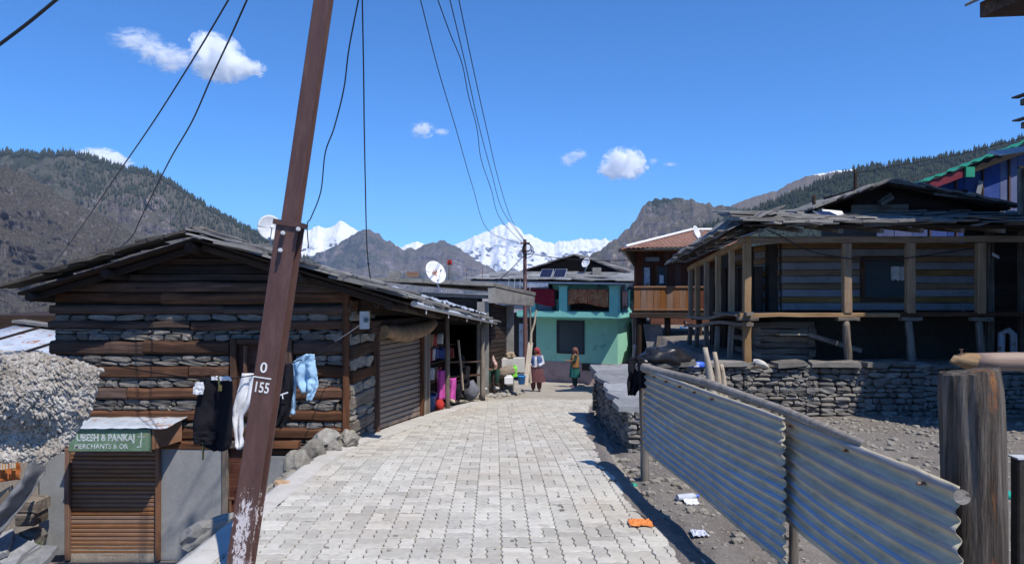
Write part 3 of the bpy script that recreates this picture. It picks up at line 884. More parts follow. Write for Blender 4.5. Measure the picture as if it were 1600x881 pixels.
MT['shut_grey'] = metal_mat('dull_shutter_paint', (.195, .145, .115), (.12, .08, .055))
shutter(house, (fac(10.92), 10.92), (fac(13.3), 13.3), road_z(10.92) + .03, road_z(13.3) + .03, 1.03, .97, .085, MT['shut_grey'])
for y in (10.82, 13.38):
    plank('shutter_jamb', (fac(y) + .02, y, road_z(y) - .02), (fac(y) + .02, y, 1.25), .1, .10, MT['log_dark'], house, up=(1, 0, 0))
plank('lintel', (fac(10.4) + .03, 10.4, 1.18), (fac(14.1) + .03, 14.1, 1.08), .14, .2, MT['log_dark'], house)
plank('lintel', (fac(10.0) + .0, 10.0, 1.50), (fac(14.6) + .0, 14.6, 1.25), .14, .22, MT['plank_black'], house)
for q in range(3):
    y = 13.5 + q * .24
    plank('wall_board', (fac(y), y, road_z(y)), (fac(y), y, 1.05), .05, .22, MT['log_grey'], house, up=(0, 1, 0))
# rolled canvas awning over the shutter
MT['canvas'] = cloth('brown_canvas', (.24, .16, .10), .3)
ab = MB()
pts = []
for i in range(15):
    t = i / 14; y = 10.75 + 2.9 * t
    pts.append((fac(y) + .16 + .03 * math.sin(t * 9), y, 1.10 - .10 * math.sin(t * math.pi) - .05 * t + .02 * pnoise((t * 6, 0, 0))))
ab.tube(pts, [.09 + .06 * math.sin(math.pi * t / 14) + .02 * pnoise((t, 4, 0)) for t in range(15)], 12)
tag(ab.build('canvas_roll', MT['canvas'], None), 'rolled brown canvas awning over the shutter of the log house', 'awning')
# electricity meter on the corner
mb = thing('meter_box', 'grey electricity meter box on the upper corner of the log house', 'meter', P(570, 500, 9.7))
q = MB(); q.box(P(570, 500, 9.76), (.125, .09, .24), None, .003); MT['meter'] = flat('grey_enamel', (.42, .44, .45), .5); q.build('casing', MT['meter'], mb)
q = MB(); q.tube([P(572, 500, 9.715), P(572, 500, 9.69)], .035, 14); MT['glass_dark'] = flat('dark_glass', (.06, .08, .09), .15); q.build('dial', MT['glass_dark'], mb)
q = MB(); q.tube([P(562, 508, 9.7), P(540, 523, 9.7), P(523, 533, 9.72)], .008, 6); MT['wire_pale'] = flat('pale_cable', (.42, .36, .30), .6); q.build('cable', MT['wire_pale'], mb)

# ---- roof: boards, rafters, slates
def rs(s, t):    # right slope
    return lerp(lerp((-4.23, 9.3, 2.47), (-3.95, 19, 1.62), t), lerp((-1.44, 9.3, 1.62), (-.47, 19, .78), t), s)
def ls(s, t):    # left slope
    return lerp(lerp((-4.23, 9.3, 2.47), (-4.05, 15.5, 1.93), t), lerp((-6.58, 9.3, 1.74), (-6.5, 15.5, 1.3), t), s)
rb = MB()
rb.sheet(lambda u, v: rs(u, v) + V((0, .06, -.03)), 6, 14, .035, False)
rb.sheet(lambda u, v: ls(1 - u, v) + V((0, .06, -.03)), 6, 10, .035, False)
roof = rb.build('roof', MT['plank_black'], house)
slope(rs, 6, .62, 9.7, MT['slate'], roof)
slope(lambda s, t: ls(s, .085 + .915 * t), 5, .75, 5.6, MT['slate'], roof)
for t in (.03, .16, .30, .44, .58, .72):
    plank('rafter', rs(0, t) - V((0, 0, .12)), rs(.99, t) - V((0, 0, .12)), .08, .09, MT['plank_black'], roof)
for t in (.04, .3, .6):
    plank('rafter', ls(0, t) - V((0, 0, .12)), ls(.98, t) - V((0, 0, .12)), .08, .09, MT['plank_black'], roof)
# thick weathered boards and slabs along the front verge; shade painted into the left
def verge(fn, n, sgn):
    for i in range(n):
        s0 = 1.02 - (i + 1) * (1.0 / n) - .04; s1 = 1.03 - i * (1.0 / n) + .06
        for k in range(3):
            p0 = fn(max(-.02, s0 + RN.uniform(-.03, .03)), 0); p1 = fn(s1 + RN.uniform(-.03, .03) - .02 * k, 0)
            off = V((0, .02 + k * .12 + RN.uniform(-.06, .04), .035 + .02 * (k % 2) + .02))
            plank('verge_slab', p0 + off + V((0, 0, .006)), p1 + off + V((0, 0, .05)), .26, RN.uniform(.022, .04), MT['slate'] if sgn > 0 else MT['verge_shade'], roof, jit=.016, segs=4, ch=.15)
verge(rs, 6, 1); verge(ls, 5, -1)
for k, (s, r) in enumerate(((.02, .07), (.5, .06), (.93, .06))):
    log('purlin', ls(s, .0) + V((0, .05, -.14)), ls(s, .35) + V((0, 0, -.14)), r, r, MT['plank_black'], roof)
    if k: log('purlin', rs(s, .0) + V((0, .05, -.14)), rs(s, .35) + V((0, 0, -.14)), r, r, MT['plank_black'], roof)
for t0 in (.0, .34, .68):
    a = lerp(rs(0, 0), rs(0, 1), t0); b = lerp(rs(0, 0), rs(0, 1), t0 + .33)
    plank('ridge_board', a + V((.05, 0, .085)), b + V((.05, 0, .085)), .24, .03, MT['log_grey'], roof, jit=.01)
# pale gutter along the street eave
MT['gutter'] = flat('pale_gutter_metal', (.50, .52, .55), .45, var=.2)
gb = MB(); gp = [rs(1.0, .04 + .96 * t / 16) + V((.045, 0, -.035)) for t in range(17)]
gb.tube(gp, .042, 8)
gut = gb.build('gutter', MT['gutter'], house)
for t in (.12, .3, .5, .7, .9):
    p = rs(1.0, t); q = MB(); q.box(p + V((.05, 0, -.10)), (.012, .05, .09)); q.build('gutter_bracket', MT['gutter'], gut)
# crumpled plastic sheet lying on the far roof
MT['plastic_blue'] = cloth('grey_blue_plastic', (.33, .36, .42), .35, .45)
pb = MB()
pb.sheet(lambda u, v: rs(.60 + .36 * v, .30 + .66 * u) + V((0, 0, .10 + .085 * abs(pnoise((u * 13, v * 5, 2))) + .05 * pnoise((u * 31, v * 11, 7)))), 60, 14, .012, False)
tag(pb.build('plastic_sheet', MT['plastic_blue']), 'crumpled grey blue plastic sheet weighed down on the long slate roof by the gutter', 'tarpaulin')

# ---- sunken shop under the house
by = 9.70
def B(px, py, d=0): return P(px, py, by + d)
wall = lambda x0, y0, x1, y1, nm, m, d=0, th=.16: (lambda b: (b.box(((B(x0, 0).x + B(x1, 0).x) / 2, by + th / 2 + d, (B(0, y0).z + B(0, y1).z) / 2), ((B(x1, 0).x - B(x0, 0).x), th, B(0, y0).z - B(0, y1).z), None, .006), b.build(nm, m, house)))(MB())
wall(66, 706, 105, 864, 'cement_pillar', MT['plaster'], -.06, .3)
wall(251, 701, 349, 874, 'plaster_wall', MT['plaster'])
wall(397, 714, 470, 860, 'plaster_wall', MT['plaster'])
shutter(house, (B(109, 0).x, by + .02), (B(243, 0).x, by + .02), B(0, 872).z, B(0, 872).z, B(0, 706).z, B(0, 706).z, .058, MT['shut_brown'])
MT['rust_frame'] = metal_mat('rusty_brown_frame', (.19, .088, .045), (.10, .045, .03))
for px in (106, 247):
    plank('shutter_rail', B(px, 874, -.03), B(px, 700, -.03), .06, .06, MT['rust_frame'], house, up=(1, 0, 0), jit=.002)
q = MB(); q.box(B(372, 770, .06), (.36, .05, 1.35)); door = q.build('door', MT['wood_red'], house)
for px in (352, 392):
    plank('door_post', B(px, 860), B(px, 690), .07, .08, MT['log_grey'], house, up=(1, 0, 0))
plank('door_head', B(349, 694), B(396, 694), .09, .09, MT['log_grey'], house)
q = MB(); q.box(B(361, 778, -.0), (.09, .02, .03)); q.box(B(360, 790, -.0), (.03, .02, .15)); q.build('latch', MT['rust_frame'], door)
plank('sill_beam', B(62, 695, .06), B(470, 695, .06), .14, .09, MT['log_dark'], house, jit=.01, segs=8)
# painted sign box
sign = thing('shop_sign', 'faded green hand-painted shop sign box over the sunken brown shutter', 'sign', B(180, 706, -.3))
sy = by - .46
def SG(px, py, y=None): return P(px, py, y if y else sy)
MT['sign_green'] = surf('faded_green_paint', (.075, .125, .07), (.125, .205, .125), (.19, .29, .20), scale=5, fine=30, rough=.6, bump=.1, vary=0, spot=(7, .6, (.21, .235, .14)))
MT['sign_rust'] = surf('rusty_sheet', (.16, .07, .035), (.27, .135, .075), (.36, .21, .13), scale=5, rough=.7, vary=0)
b = MB(); b.box((SG(172, 0).x, sy, SG(0, 687).z), (SG(236, 0).x - SG(108, 0).x, .03, SG(0, 670).z - SG(0, 704).z)); b.build('sign_face', MT['sign_green'], sign)
x1 = SG(237, 0).x
b = MB(); b.hexa([(x1 + .004, sy, SG(0, 702).z), (x1 + .17, by - .02, SG(0, 700).z), (x1 + .19, by - .02, SG(0, 700).z), (x1 + .024, sy, SG(0, 702).z), (x1 + .004, sy, SG(0, 670).z), (x1 + .17, by - .02, SG(0, 664).z), (x1 + .19, by - .02, SG(0, 664).z), (x1 + .024, sy, SG(0, 670).z)]); b.build('sign_side', MT['sign_rust'], sign)
b = MB(); b.hexa([(SG(104, 0).x, sy, SG(0, 706).z), (x1, sy, SG(0, 706).z), (x1, by, SG(0, 706).z), (SG(104, 0).x, by, SG(0, 706).z), (SG(104, 0).x, sy, SG(0, 704.6).z), (x1, sy, SG(0, 704.6).z), (x1, by, SG(0, 704.6).z), (SG(104, 0).x, by, SG(0, 704.6).z)]); b.build('sign_floor', MT['rust_frame'], sign)
MT['sheet_blue'] = surf('bent_tin_sheet', (.26, .30, .36), (.42, .47, .54), (.58, .62, .66), scale=3, rough=.5, vary=0, spot=(5, .56, (.33, .16, .09)))
b = MB(); b.sheet(lambda u, v: V((SG(104, 0).x + u * (x1 + .22 - SG(104, 0).x), sy - .05 + v * .62, SG(0, 669).z + .012 + .035 * v + .02 * pnoise((u * 7, v * 3, 1)) + .04 * max(0, u - .85))), 20, 5, .006); b.build('sign_top', MT['sheet_blue'], sign)
def text(s, size, M, mat, parent, name, ext=.0015, shear=0, wx=1.0, bold=0.0):
    cu = bpy.data.curves.new('lettering', 'FONT'); cu.body = s; cu.size = size; cu.extrude = ext; cu.align_x = 'CENTER'; cu.align_y = 'CENTER'; cu.resolution_u = 3; cu.offset = bold
    o = bpy.data.objects.new('lettering', cu); C.objects.link(o)
    me = bpy.data.meshes.new_from_object(o.evaluated_get(bpy.context.evaluated_depsgraph_get()))
    bpy.data.objects.remove(o); bpy.data.curves.remove(cu)
    me.materials.clear()
    return put(name, me, mat, parent, M @ Matrix.Diagonal((wx, 1, 1, 1)))
def worn_white():
    n = NT('worn_white_paint'); co = n.coords((1, 1, 1), rnd=False); a = n.noise(co, 38, 5, .75)
    col = n.ramp(a, [(.40, (.17, .235, .17)), (.52, (.60, .63, .64))]); return n.done(col, .7)
MT['white_worn'] = worn_white()
RX = Matrix.Rotation(rad(90), 4, 'X')
text('UBESH & PANKAJ', .125, Matrix.Translation(SG(165, 684, sy - .017)) @ RX, MT['white_worn'], sign, 'lettering', wx=.80, bold=.004)
text('MERCHANTS & OR', .088, Matrix.Translation(SG(158, 697.5, sy - .017)) @ RX, MT['white_worn'], sign, 'lettering', wx=.95, bold=.001)
b = MB(); 
for (px, py, w, h) in ((221, 682, .10, .010), (221, 682, .010, .12), (220, 693, .014, .09), (217, 698, .05, .012)): b.box(SG(px, py, sy - .017), (w, .003, h))
b.build('painted_emblem', MT['white_worn'], sign)

# ---- boulders and cement on the road edge
for (px, py, w, h, Y, m, lab) in ((459, 734, 44, 46, 8.0, 'stone_pale', 'tall pale leaning boulder below the other edge boulders'), (487, 711, 40, 36, 8.6, 'stone_pale', 'big rounded pale boulder in the middle of the row on the road edge'), (510, 687, 40, 24, 9.2, 'stone_pale', 'grey boulder against the base of the log house'), (540, 688, 32, 24, 9.3, 'stone_pale', 'last boulder at the corner of the log house by the shutter'), (520, 703, 24, 18, 8.9, 'stone_pale', 'small boulder wedged between two bigger pale boulders'), (437, 763, 30, 18, 7.1, 'stone_tan', 'orange tan stone lowest in the row of boulders'), (478, 727, 26, 16, 8.2, 'stone_dark', 'small dark stone tucked under the big rounded boulder')):
    s = F / Y; me = BIGB[px % 7].copy(); me.materials.append(MT[m]); p = P(px, py, Y)
    zb = road_z(Y) - .02
    o = put('boulder', me, None, None, Matrix.Translation((p.x, Y + .1, p.z)) @ Matrix.Rotation(RN.uniform(0, 6), 4, 'Z') @ Matrix.Diagonal((w / s * 1.12, w / s * 1.0, h / s * 1.25, 1)))
    tag(o, lab, 'boulder', 'boulders along the road edge')
rub = MB()
for k in range(90):
    Y = RN.uniform(6.9, 9.7); x = -2.42 - RN.uniform(0, .38); me = RN.choice(BOULD); sc = RN.uniform(.06, .16)
    M = Matrix.Translation((x, Y, road_z(Y) - .05 - (-2.42 - x) * .7)) @ Matrix.Rotation(RN.uniform(0, 6), 4, 'Z') @ Matrix.Diagonal((sc * 1.3, sc, sc * .8, 1))
    rub.add([M @ v.co for v in me.vertices], [tuple(p.vertices) for p in me.polygons], False)
tag(rub.build('rubble', MT['stone_pale']), 'loose pale rubble under the boulders along the street edge', 'rubble', kind='stuff')
# sloping cement apron and its broken lump left of the pole
ap = MB()
def _ap(u, v):
    Y = 4.3 + v * 2.55
    x = -2.34 - u * (.95 - .62 * v); z = road_z(Y) - .03 - u * (.52 - .2 * v) + .03 * pnoise((u * 4, v * 6, 1)) + .012 * pnoise((u * 14, v * 18, 4))
    return V((x, Y, z))
ap.sheet(lambda u, v: _ap(1 - u, v), 14, 24, .18)
tag(ap.build('cement_apron', MT['concrete_pale']), kind='structure')
for (px, py, w, h, Y, lab) in ((318, 832, 86, 34, 6.3, 'long broken lump of rough cement on the apron left of the pole'), (293, 872, 18, 14, 5.2, 'small grey cement chunk at the bottom edge of the apron')):
    me = boulder_mesh(77 + px, 3, .5); me.materials.append(MT['concrete']); s = F / Y
    o = put('cement_lump', me, None, None, Matrix.Translation(P(px, py, Y)) @ Matrix.Rotation(rad(-34), 4, 'Y') @ Matrix.Diagonal((w / s * 1.15, .26, h / s * 1.1, 1)))
    tag(o, lab, 'cement lump')
# ---- steel pole
pole = thing('electric_pole', 'leaning brown steel electric pole with peeling paint and white painted numbers', 'pole', (-1.80, 4.7, -.14))
def _pole_mat():
    n = NT('brown_pole_paint'); co = n.coords((1, 1, 1), rnd=False)
    sp = n.n('ShaderNodeSeparateXYZ'); n.l(n.tc.outputs['Object'], sp.inputs[0])
    mp = n.n('ShaderNodeMapping'); mp.inputs['Scale'].default_value = (1.0, 5, 5); n.l(n.tc.outputs['Object'], mp.inputs['Vector'])
    a = n.noise(mp.outputs[0], 3, 6, .65, .4); f = n.noise(mp.outputs[0], 22, 5, .72)
    col = n.ramp(n.math('MULTIPLY_ADD', a, .65, n.math('MULTIPLY', f, .35)), [(.3, (.055, .025, .021)), (.5, (.088, .043, .036)), (.7, (.13, .072, .06))])
    mp2 = n.n('ShaderNodeMapping'); mp2.inputs['Scale'].default_value = (1.0, 2.2, 2.2); n.l(n.tc.outputs['Object'], mp2.inputs['Vector'])
    w = n.noise(mp2.outputs[0], 17, 9, .78, .9); w2 = n.noise(mp2.outputs[0], 3.2, 3, .5)
    mask = n.n('ShaderNodeMapRange'); mask.inputs[1].default_value = PAINT0 - .02; mask.inputs[2].default_value = PAINT0 - .34; n.l(sp.outputs['X'], mask.inputs[0])
    low = n.n('ShaderNodeMapRange'); low.inputs[1].default_value = PAINT0 - 1.15; low.inputs[2].default_value = PAINT0 - .8; n.l(sp.outputs['X'], low.inputs[0])
    side = n.n('ShaderNodeMapRange'); side.inputs[1].default_value = .055; side.inputs[2].default_value = .035; n.l(n.math('ABSOLUTE', sp.outputs['Y']), side.inputs[0])
    k = n.math('MULTIPLY', n.math('MULTIPLY', mask.outputs[0], n.math('MULTIPLY_ADD', low.outputs[0], .7, .3)), n.math('MULTIPLY_ADD', side.outputs[0], .4, .6))
    k2 = n.math('MULTIPLY_ADD', k, .22, n.math('MULTIPLY_ADD', w2, .2, n.math('MULTIPLY', w, .75)))
    col = n.mix(n.ramp(k2, [(.675, 0.0), (.70, 1.0)]), col, (.56, .51, .51))
    return n.done(col, .5, n.bump(n.math('ADD', f, k2), .25, .004), 0, .45)
pa = V((-1.813, 4.7, -.20)); axis = V((P(354 + .147 * 880, 0, 4.7) - P(354, 880, 4.7))).normalized()
def PX(py): # centre of the pole's front face at a photo row
    return P(354 + .147 * (880 - py) + 17, py, 4.7)
def ibeam(name, p0, p1, w, d, tf, tw, mat, parent):
    M, L = frame(p0, p1, (0, -1, 0))
    # local x along, z towards the camera, y across
    pr = [(-w/2, 0), (w/2, 0), (w/2, -tf), (tw/2, -tf - .008), (tw/2, -d + tf + .008), (w/2, -d + tf), (w/2, -d), (-w/2, -d), (-w/2, -d + tf), (-tw/2, -d + tf + .008), (-tw/2, -tf - .008), (-w/2, -tf)]
    m = MB(); n = len(pr)
    vs = [(-L/2, y, z) for y, z in pr] + [(L/2, y, z) for y, z in pr]
    fs = [(k, (k + 1) % n, n + (k + 1) % n, n + k) for k in range(n)] + [tuple(reversed(range(n))), tuple(range(n, 2 * n))]
    m.add(vs, fs, False)
    me = m.mesh(name)
    bm = bmesh.new(); bm.from_mesh(me); bmesh.ops.recalc_face_normals(bm, faces=bm.faces)
    bmesh.ops.bevel(bm, geom=[e for e in bm.edges if abs((e.verts[0].co - e.verts[1].co).x) > L * .5], offset=.003, segments=1, affect='EDGES')
    bm.to_mesh(me); bm.free()
    return put(name, me, mat, parent, M), M, L
zc = PX(352).z
L0 = (PX(352) - PX(925)).length
PAINT0 = L0 * .5 - (PX(352) - PX(715)).length
MT['pole'] = _pole_mat()
o1, PM, PL = ibeam('pole_lower', PX(925), PX(352), .150, .15, .014, .012, MT['pole'], pole)
PAINT_KEEP = PAINT0; PAINT0 = -99
MT['pole_top'] = _pole_mat()
topd = PX(352) + (PX(0) - PX(352)).normalized() * 6.2
ibeam('pole_upper', PX(358) + V((0, .02, 0)), topd + V((0, .02, 0)), .105, .105, .011, .010, MT['pole_top'], pole)
MR = Matrix((axis.cross(V((0, -1, 0))).normalized() * 1, V((0, 1, 0)), axis)).transposed()
cb = MB(); cb.box(PX(349) + V((0, .07, 0)), (.185, .175, .034), MR); clamp = cb.build('clamp', MT['pole_top'], pole)
for (px, py) in ((442, 364), (438, 391), (466, 358)):
    q = MB(); q.tube([P(px, py, 4.70), P(px, py, 4.655)], .016, 6, True, False); q.tube([P(px, py, 4.66), P(px, py, 4.63)], .009, 6); q.build('bolt', MT['gutter'], pole)
# crossarm with insulators, far above the frame
tp = topd - axis * .4
plank('crossarm', tp + V((-1.7, -.05, 0)), tp + V((.7, -.05, 0)), .08, .08, MT['pole_top'], pole)
MT['chalk'] = flat('white_number_paint', (.68, .68, .68), .8, var=.2)
LM = Matrix((MR.col[0], axis, V((0, -1, 0)))).transposed().to_4x4()
xdir = axis.cross(V((0, -1, 0))); xdir = xdir if xdir.x > 0 else -xdir
LM = Matrix((xdir, axis, V((0, -1, 0)))).transposed().to_4x4()
def onpole(px, py): M = LM.copy(); M.translation = P(px, py, 4.697); return M
text('0', .098, onpole(412, 575), MT['chalk'], pole, 'painted_number', bold=.0012)
q = MB(); q.box((0, 0, 0), (.118, .008, .003)); put('painted_line', q.mesh('line'), MT['chalk'], pole, onpole(410, 590))
text('155', .098, onpole(408.5, 606), MT['chalk'], pole, 'painted_number', bold=.0012, wx=.74)
# ---- dish on the log roof
def dish(label, c, dia, face, base, mat, logo=None, group='satellite dishes', lnb=True):
    t = thing('satellite_dish', label, 'satellite dish', base, group)
    f = V(face).normalized(); x = f.cross(V((0, 0, 1))).normalized(); y = x.cross(f)
    b = MB(); R_ = dia / 2
    def pt(u, v):
        a = 2 * math.pi * u; r = R_ * v
        return V(c) + x * math.cos(a) * r * .95 + y * math.sin(a) * r * 1.05 + f * (.22 * R_ * (v * v) )
    b.sheet(lambda u, v: pt(-u, max(v, .001)), 28, 7, .012); d = b.build('reflector', mat, t)
    b = MB(); b.tube([V(c) - f * .02, V(c) - f * .10 , V(base)], .016, 8); b.build('mast', MT['gutter'], t)
    if lnb:
        b = MB(); b.tube([V(c) - y * R_ * .95 + f * .1 * R_, V(c) + f * R_ * 1.0 - y * .25 * R_], .008, 6); b.tube([V(c) + f * R_ * .92 - y * .25 * R_, V(c) + f * R_ * 1.15 - y * .22 * R_], .022, 8); b.build('feed_arm', MT['gutter'], t)
    if logo:
        b = MB()
        for k in range(26):
            a = RN.uniform(0, 6.28); r = RN.uniform(0, .36) ** 1.0; 
            u = math.cos(a) * r * .8; w = math.sin(a) * r
            p = V(c) + x * u * R_ + y * w * R_ + f * (.22 * R_ * (u * u + w * w) + .022); s_ = R_ * RN.uniform(.05, .11)
            b.box(p, (s_, s_, .004), Matrix((x, y, f)).transposed())
        b.build('worn_print', logo, d)
    return t
MT['dish_white'] = flat('dish_enamel', (.70, .71, .72), .45, var=.08)
MT['dish_grey'] = flat('dull_dish_enamel', (.48, .50, .52), .5)
MT['print_red'] = flat('worn_red_print', (.42, .17, .10), .7, var=.3)
dish('grey satellite dish half hidden behind the steel pole on the log roof', P(421, 357, 10.0), .36, (.45, -.8, .25), P(424, 384, 10.1), MT['dish_grey'])
dish('large white satellite dish with a worn reddish print above the long slate roof', P(679, 427, 16.0), .54, (.52, -.68, .42), P(690, 456, 16.2), MT['dish_white'], MT['print_red'])
# ================================================================ laundry, fleece, clutter at the lower left, porch shop
MT['black_cloth'] = cloth('black_cloth', (.012, .012, .016), .3)
MT['white_cloth'] = cloth('white_cloth', (.70, .71, .74), .06)
MT['blue_cloth'] = cloth('pale_blue_cloth', (.33, .52, .70), .08)
MT['orange_cloth'] = cloth('orange_cloth', (.42, .13, .04), .35)
MT['grey_tarp'] = cloth('grey_tarp', (.20, .20, .205), .25, .6)
def sheet_rows(rows, Y, folds=3, amp=.03, seed=0, nu=18, th=.010, sag=0):
    ys = [r[0] for r in rows]; ls_ = [r[1] for r in rows]; rs_ = [r[2] for r in rows]
    m = MB()
    def fn(u, v):
        py = ys[0] + (ys[-1] - ys[0]) * v
        l = float(np.interp(py, ys, ls_)); r = float(np.interp(py, ys, rs_))
        px = l + (r - l) * u
        d = amp * (.35 + .65 * v) * (math.sin(u * folds * 6.28 + seed + v * 2) * .6 + pnoise((u * 4 + seed, v * 4, seed)) * .9) + .3 * amp * pnoise((u * 11, v * 14, seed))
        p = P(px, py + sag * math.sin(u * math.pi), Y)
        return V((p.x, Y + d, p.z))
    m.sheet(fn, nu, 22, th)
    return m
lines = [P(538, 528, 9.75), P(497, 553, 8.7), P(455, 567, 8.1), P(430, 578, 7.9), P(395, 586, 7.7), P(360, 592, 7.55), P(312, 592, 7.4), P(240, 582, 7.1), P(150, 566, 6.7), P(80, 557, 6.4), P(-20, 553, 6.2)]
q = MB(); q.tube(lines, .006, 6); tag(q.build('clothesline', MT['black_cloth']), 'thin clothesline strung from the log house corner past the pole to the fleece', 'clothesline')
def garment(name, label, parts, grp='washing on the clothesline'):
    t = thing(name, label, 'clothes', parts[0][5], grp)
    for (nm, rows, Y, mat, kw, _) in parts:
        sheet_rows(rows, Y, **kw).build(nm, mat, t)
    return t
g = garment('trousers', 'black trousers with a pale lining and dangling belt, leftmost on the clothesline', [
    ('fabric', [(590, 314, 362), (605, 311, 363), (640, 304, 362), (675, 302, 362), (690, 305, 361), (698, 322, 360), (704, 334, 352)], 7.45, MT['black_cloth'], dict(folds=2, amp=.05, seed=1), P(335, 590, 7.45)),
    ('turned_hem', [(674, 303, 338), (684, 302, 338), (694, 304, 330)], 7.38, MT['black_cloth'], dict(folds=1, amp=.02, seed=4), None),
    ('lining', [(588, 330, 360), (594, 330, 362)], 7.42, MT['white_cloth'], dict(folds=1, amp=.01), None),
    ('pocket_lining', [(597, 306, 318), (606, 302, 319), (616, 301, 317)], 7.39, MT['white_cloth'], dict(folds=1, amp=.015), None)])
MT['olive'] = cloth('olive_strap', (.07, .085, .045), .2); MT['brass'] = flat('brass', (.42, .30, .10), .35, metal=.7)
q = MB(); q.bar(P(318, 690, 7.4), P(317, 718, 7.4), .035, .008); q.build('belt_end', MT['olive'], g)
q = MB(); q.bar(P(341, 588, 7.36), P(344, 610, 7.36), .035, .008); q.build('belt_strap', MT['olive'], g)
q = MB(); q.box(P(344, 606, 7.35), (.035, .012, .06)); q.build('buckle', MT['brass'], g)
garment('shirt', 'white shirt hanging narrow beside the left edge of the steel pole', [
    ('fabric', [(583, 379, 397), (600, 374, 397), (625, 368, 393), (640, 364, 386), (650, 365, 379), (675, 367, 379), (695, 369, 379), (701, 373, 376)], 7.72, MT['white_cloth'], dict(folds=1.5, amp=.05, seed=2), P(385, 583, 7.7))])
g = garment('jacket', 'dark jacket with a white drawstring, just right of the steel pole', [
    ('fabric', [(568, 446, 457), (574, 434, 458), (600, 430, 460), (640, 428, 456), (655, 425, 450), (668, 421, 440)], 8.05, MT['black_cloth'], dict(folds=2, amp=.05, seed=3), P(445, 572, 8.05))])
q = MB(); q.tube([P(432, 620, 7.96), P(441, 616, 7.95), P(450, 613, 7.96)], .008, 6); q.tube([P(441, 616, 7.95), P(442, 623, 7.95)], .007, 6); q.build('drawstring', MT['white_cloth'], g)
garment('shirt', 'pale blue shirt blowing at the right end of the clothesline', [
    ('fabric', [(553, 478, 490), (560, 465, 491), (567, 455, 492), (580, 457, 494), (598, 460, 497), (606, 465, 497), (613, 470, 491)], 8.35, MT['blue_cloth'], dict(folds=2.2, amp=.07, seed=6), P(475, 556, 8.35)),
    ('sleeve', [(598, 484, 497), (612, 482, 494), (625, 479, 487)], 8.3, MT['blue_cloth'], dict(folds=1, amp=.03, seed=3), None),
    ('sleeve', [(575, 456, 464), (605, 455, 462), (630, 453, 461), (647, 451, 461)], 8.42, MT['blue_cloth'], dict(folds=1, amp=.03, seed=5), None)])
# the fleece
fy = 6.3
def _wool():
    n = NT('raw_wool'); co = n.coords(rnd=False); a = n.noise(co, 4, 5, .65, .4); f = n.noise(co, 24, 4, .6)
    col = n.ramp(n.math('MULTIPLY_ADD', a, .6, n.math('MULTIPLY', f, .4)), [(.33, (.15, .125, .10)), (.47, (.30, .27, .232)), (.6, (.46, .435, .395))])
    return n.done(col, .98, n.bump(f, .7, .02), 0, .1)
MT['wool'] = _wool()
frow = [(551, -60, 60), (558, -75, 120), (570, -80, 154), (600, -80, 152), (640, -80, 140), (655, -80, 126), (680, -80, 108), (700, -78, 92), (714, -40, 74)]
fm = MB()
ys = [r[0] for r in frow]
def fl(u, v, d=0):
    py = 551 + 163 * v; l = float(np.interp(py, ys, [r[1] for r in frow])); r = float(np.interp(py, ys, [r[2] for r in frow]))
    top = (8 * max(0, (l + (r - l) * u) / 155)) * (1 - v)
    p = P(l + (r - l) * u, py + top, fy)
    return V((p.x, fy + .06 * math.sin(u * 7 + v * 3) + .06 * pnoise((u * 3, v * 3, 0)) + d - .10 * math.sin(min(1, v * 1.4) * math.pi), p.z))
fm.sheet(lambda u, v: fl(u, v), 30, 24, -.05)
for k in range(7000):
    u = RN.random(); v = RN.random()
    if k < 1300: u, v = RN.choice(((RN.uniform(.95, 1.02), RN.random()), (RN.random(), RN.uniform(.95, 1.02)), (RN.random(), RN.uniform(-.02, .03))))
    p = fl(min(1.02, u), v) + V((RN.gauss(0, .008), -.004 - .045 * abs(pnoise((u * 10, v * 10, 3))), RN.gauss(0, .008)))
    a = RN.gauss(0, .9); ln = RN.uniform(.02, .058); d1 = V((math.sin(a) * .6, -.6, -.45 + RN.gauss(0, .35))).normalized() * ln * .5
    d2 = V((math.sin(a + RN.gauss(0, 1.2)), -.15, -.8 + RN.gauss(0, .5))).normalized() * ln * .6
    r = RN.uniform(.009, .023)
    fm.tube([p + V((0, .014, 0)), p + d1 * .5, p + d1, p + d1 + d2], [r * .7, r, r * .9, r * .45], 5, True, True)
tag(fm.build('fleece', MT['wool']), 'shaggy off-white sheep fleece draped over the line at the left edge', 'fleece')
# hanging cloth, tarp, timber and slabs below it
sh = MB()
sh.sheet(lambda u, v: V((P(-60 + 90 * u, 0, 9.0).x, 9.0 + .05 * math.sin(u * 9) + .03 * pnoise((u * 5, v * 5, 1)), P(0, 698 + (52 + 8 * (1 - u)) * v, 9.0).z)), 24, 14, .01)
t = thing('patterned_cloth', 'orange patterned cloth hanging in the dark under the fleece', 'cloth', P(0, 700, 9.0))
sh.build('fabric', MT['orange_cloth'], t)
MT['cream_cloth'] = cloth('cream_print', (.55, .47, .36), .2); MT['amber_cloth'] = cloth('amber_print', (.55, .26, .06), .2)
for k in range(6):
    q = MB(); q.box(P(2 + 4.5 * k if k < 3 else 16 + 3.4 * (k - 3), 727 - .5 * k, 8.93), (.02, .006, .10)); q.build('printed_stripe', MT['cream_cloth'], t)
for k in range(2):
    q = MB(); q.box(P(6 + 16 * k, 716, 8.94), (.05, .006, .30)); q.build('printed_band', MT['amber_cloth'], t)
tp_ = MB()
edge_t = [(700, 48, 66), (740, 36, 64), (760, 22, 55), (790, 2, 40), (820, -25, 18), (845, -50, -8)]
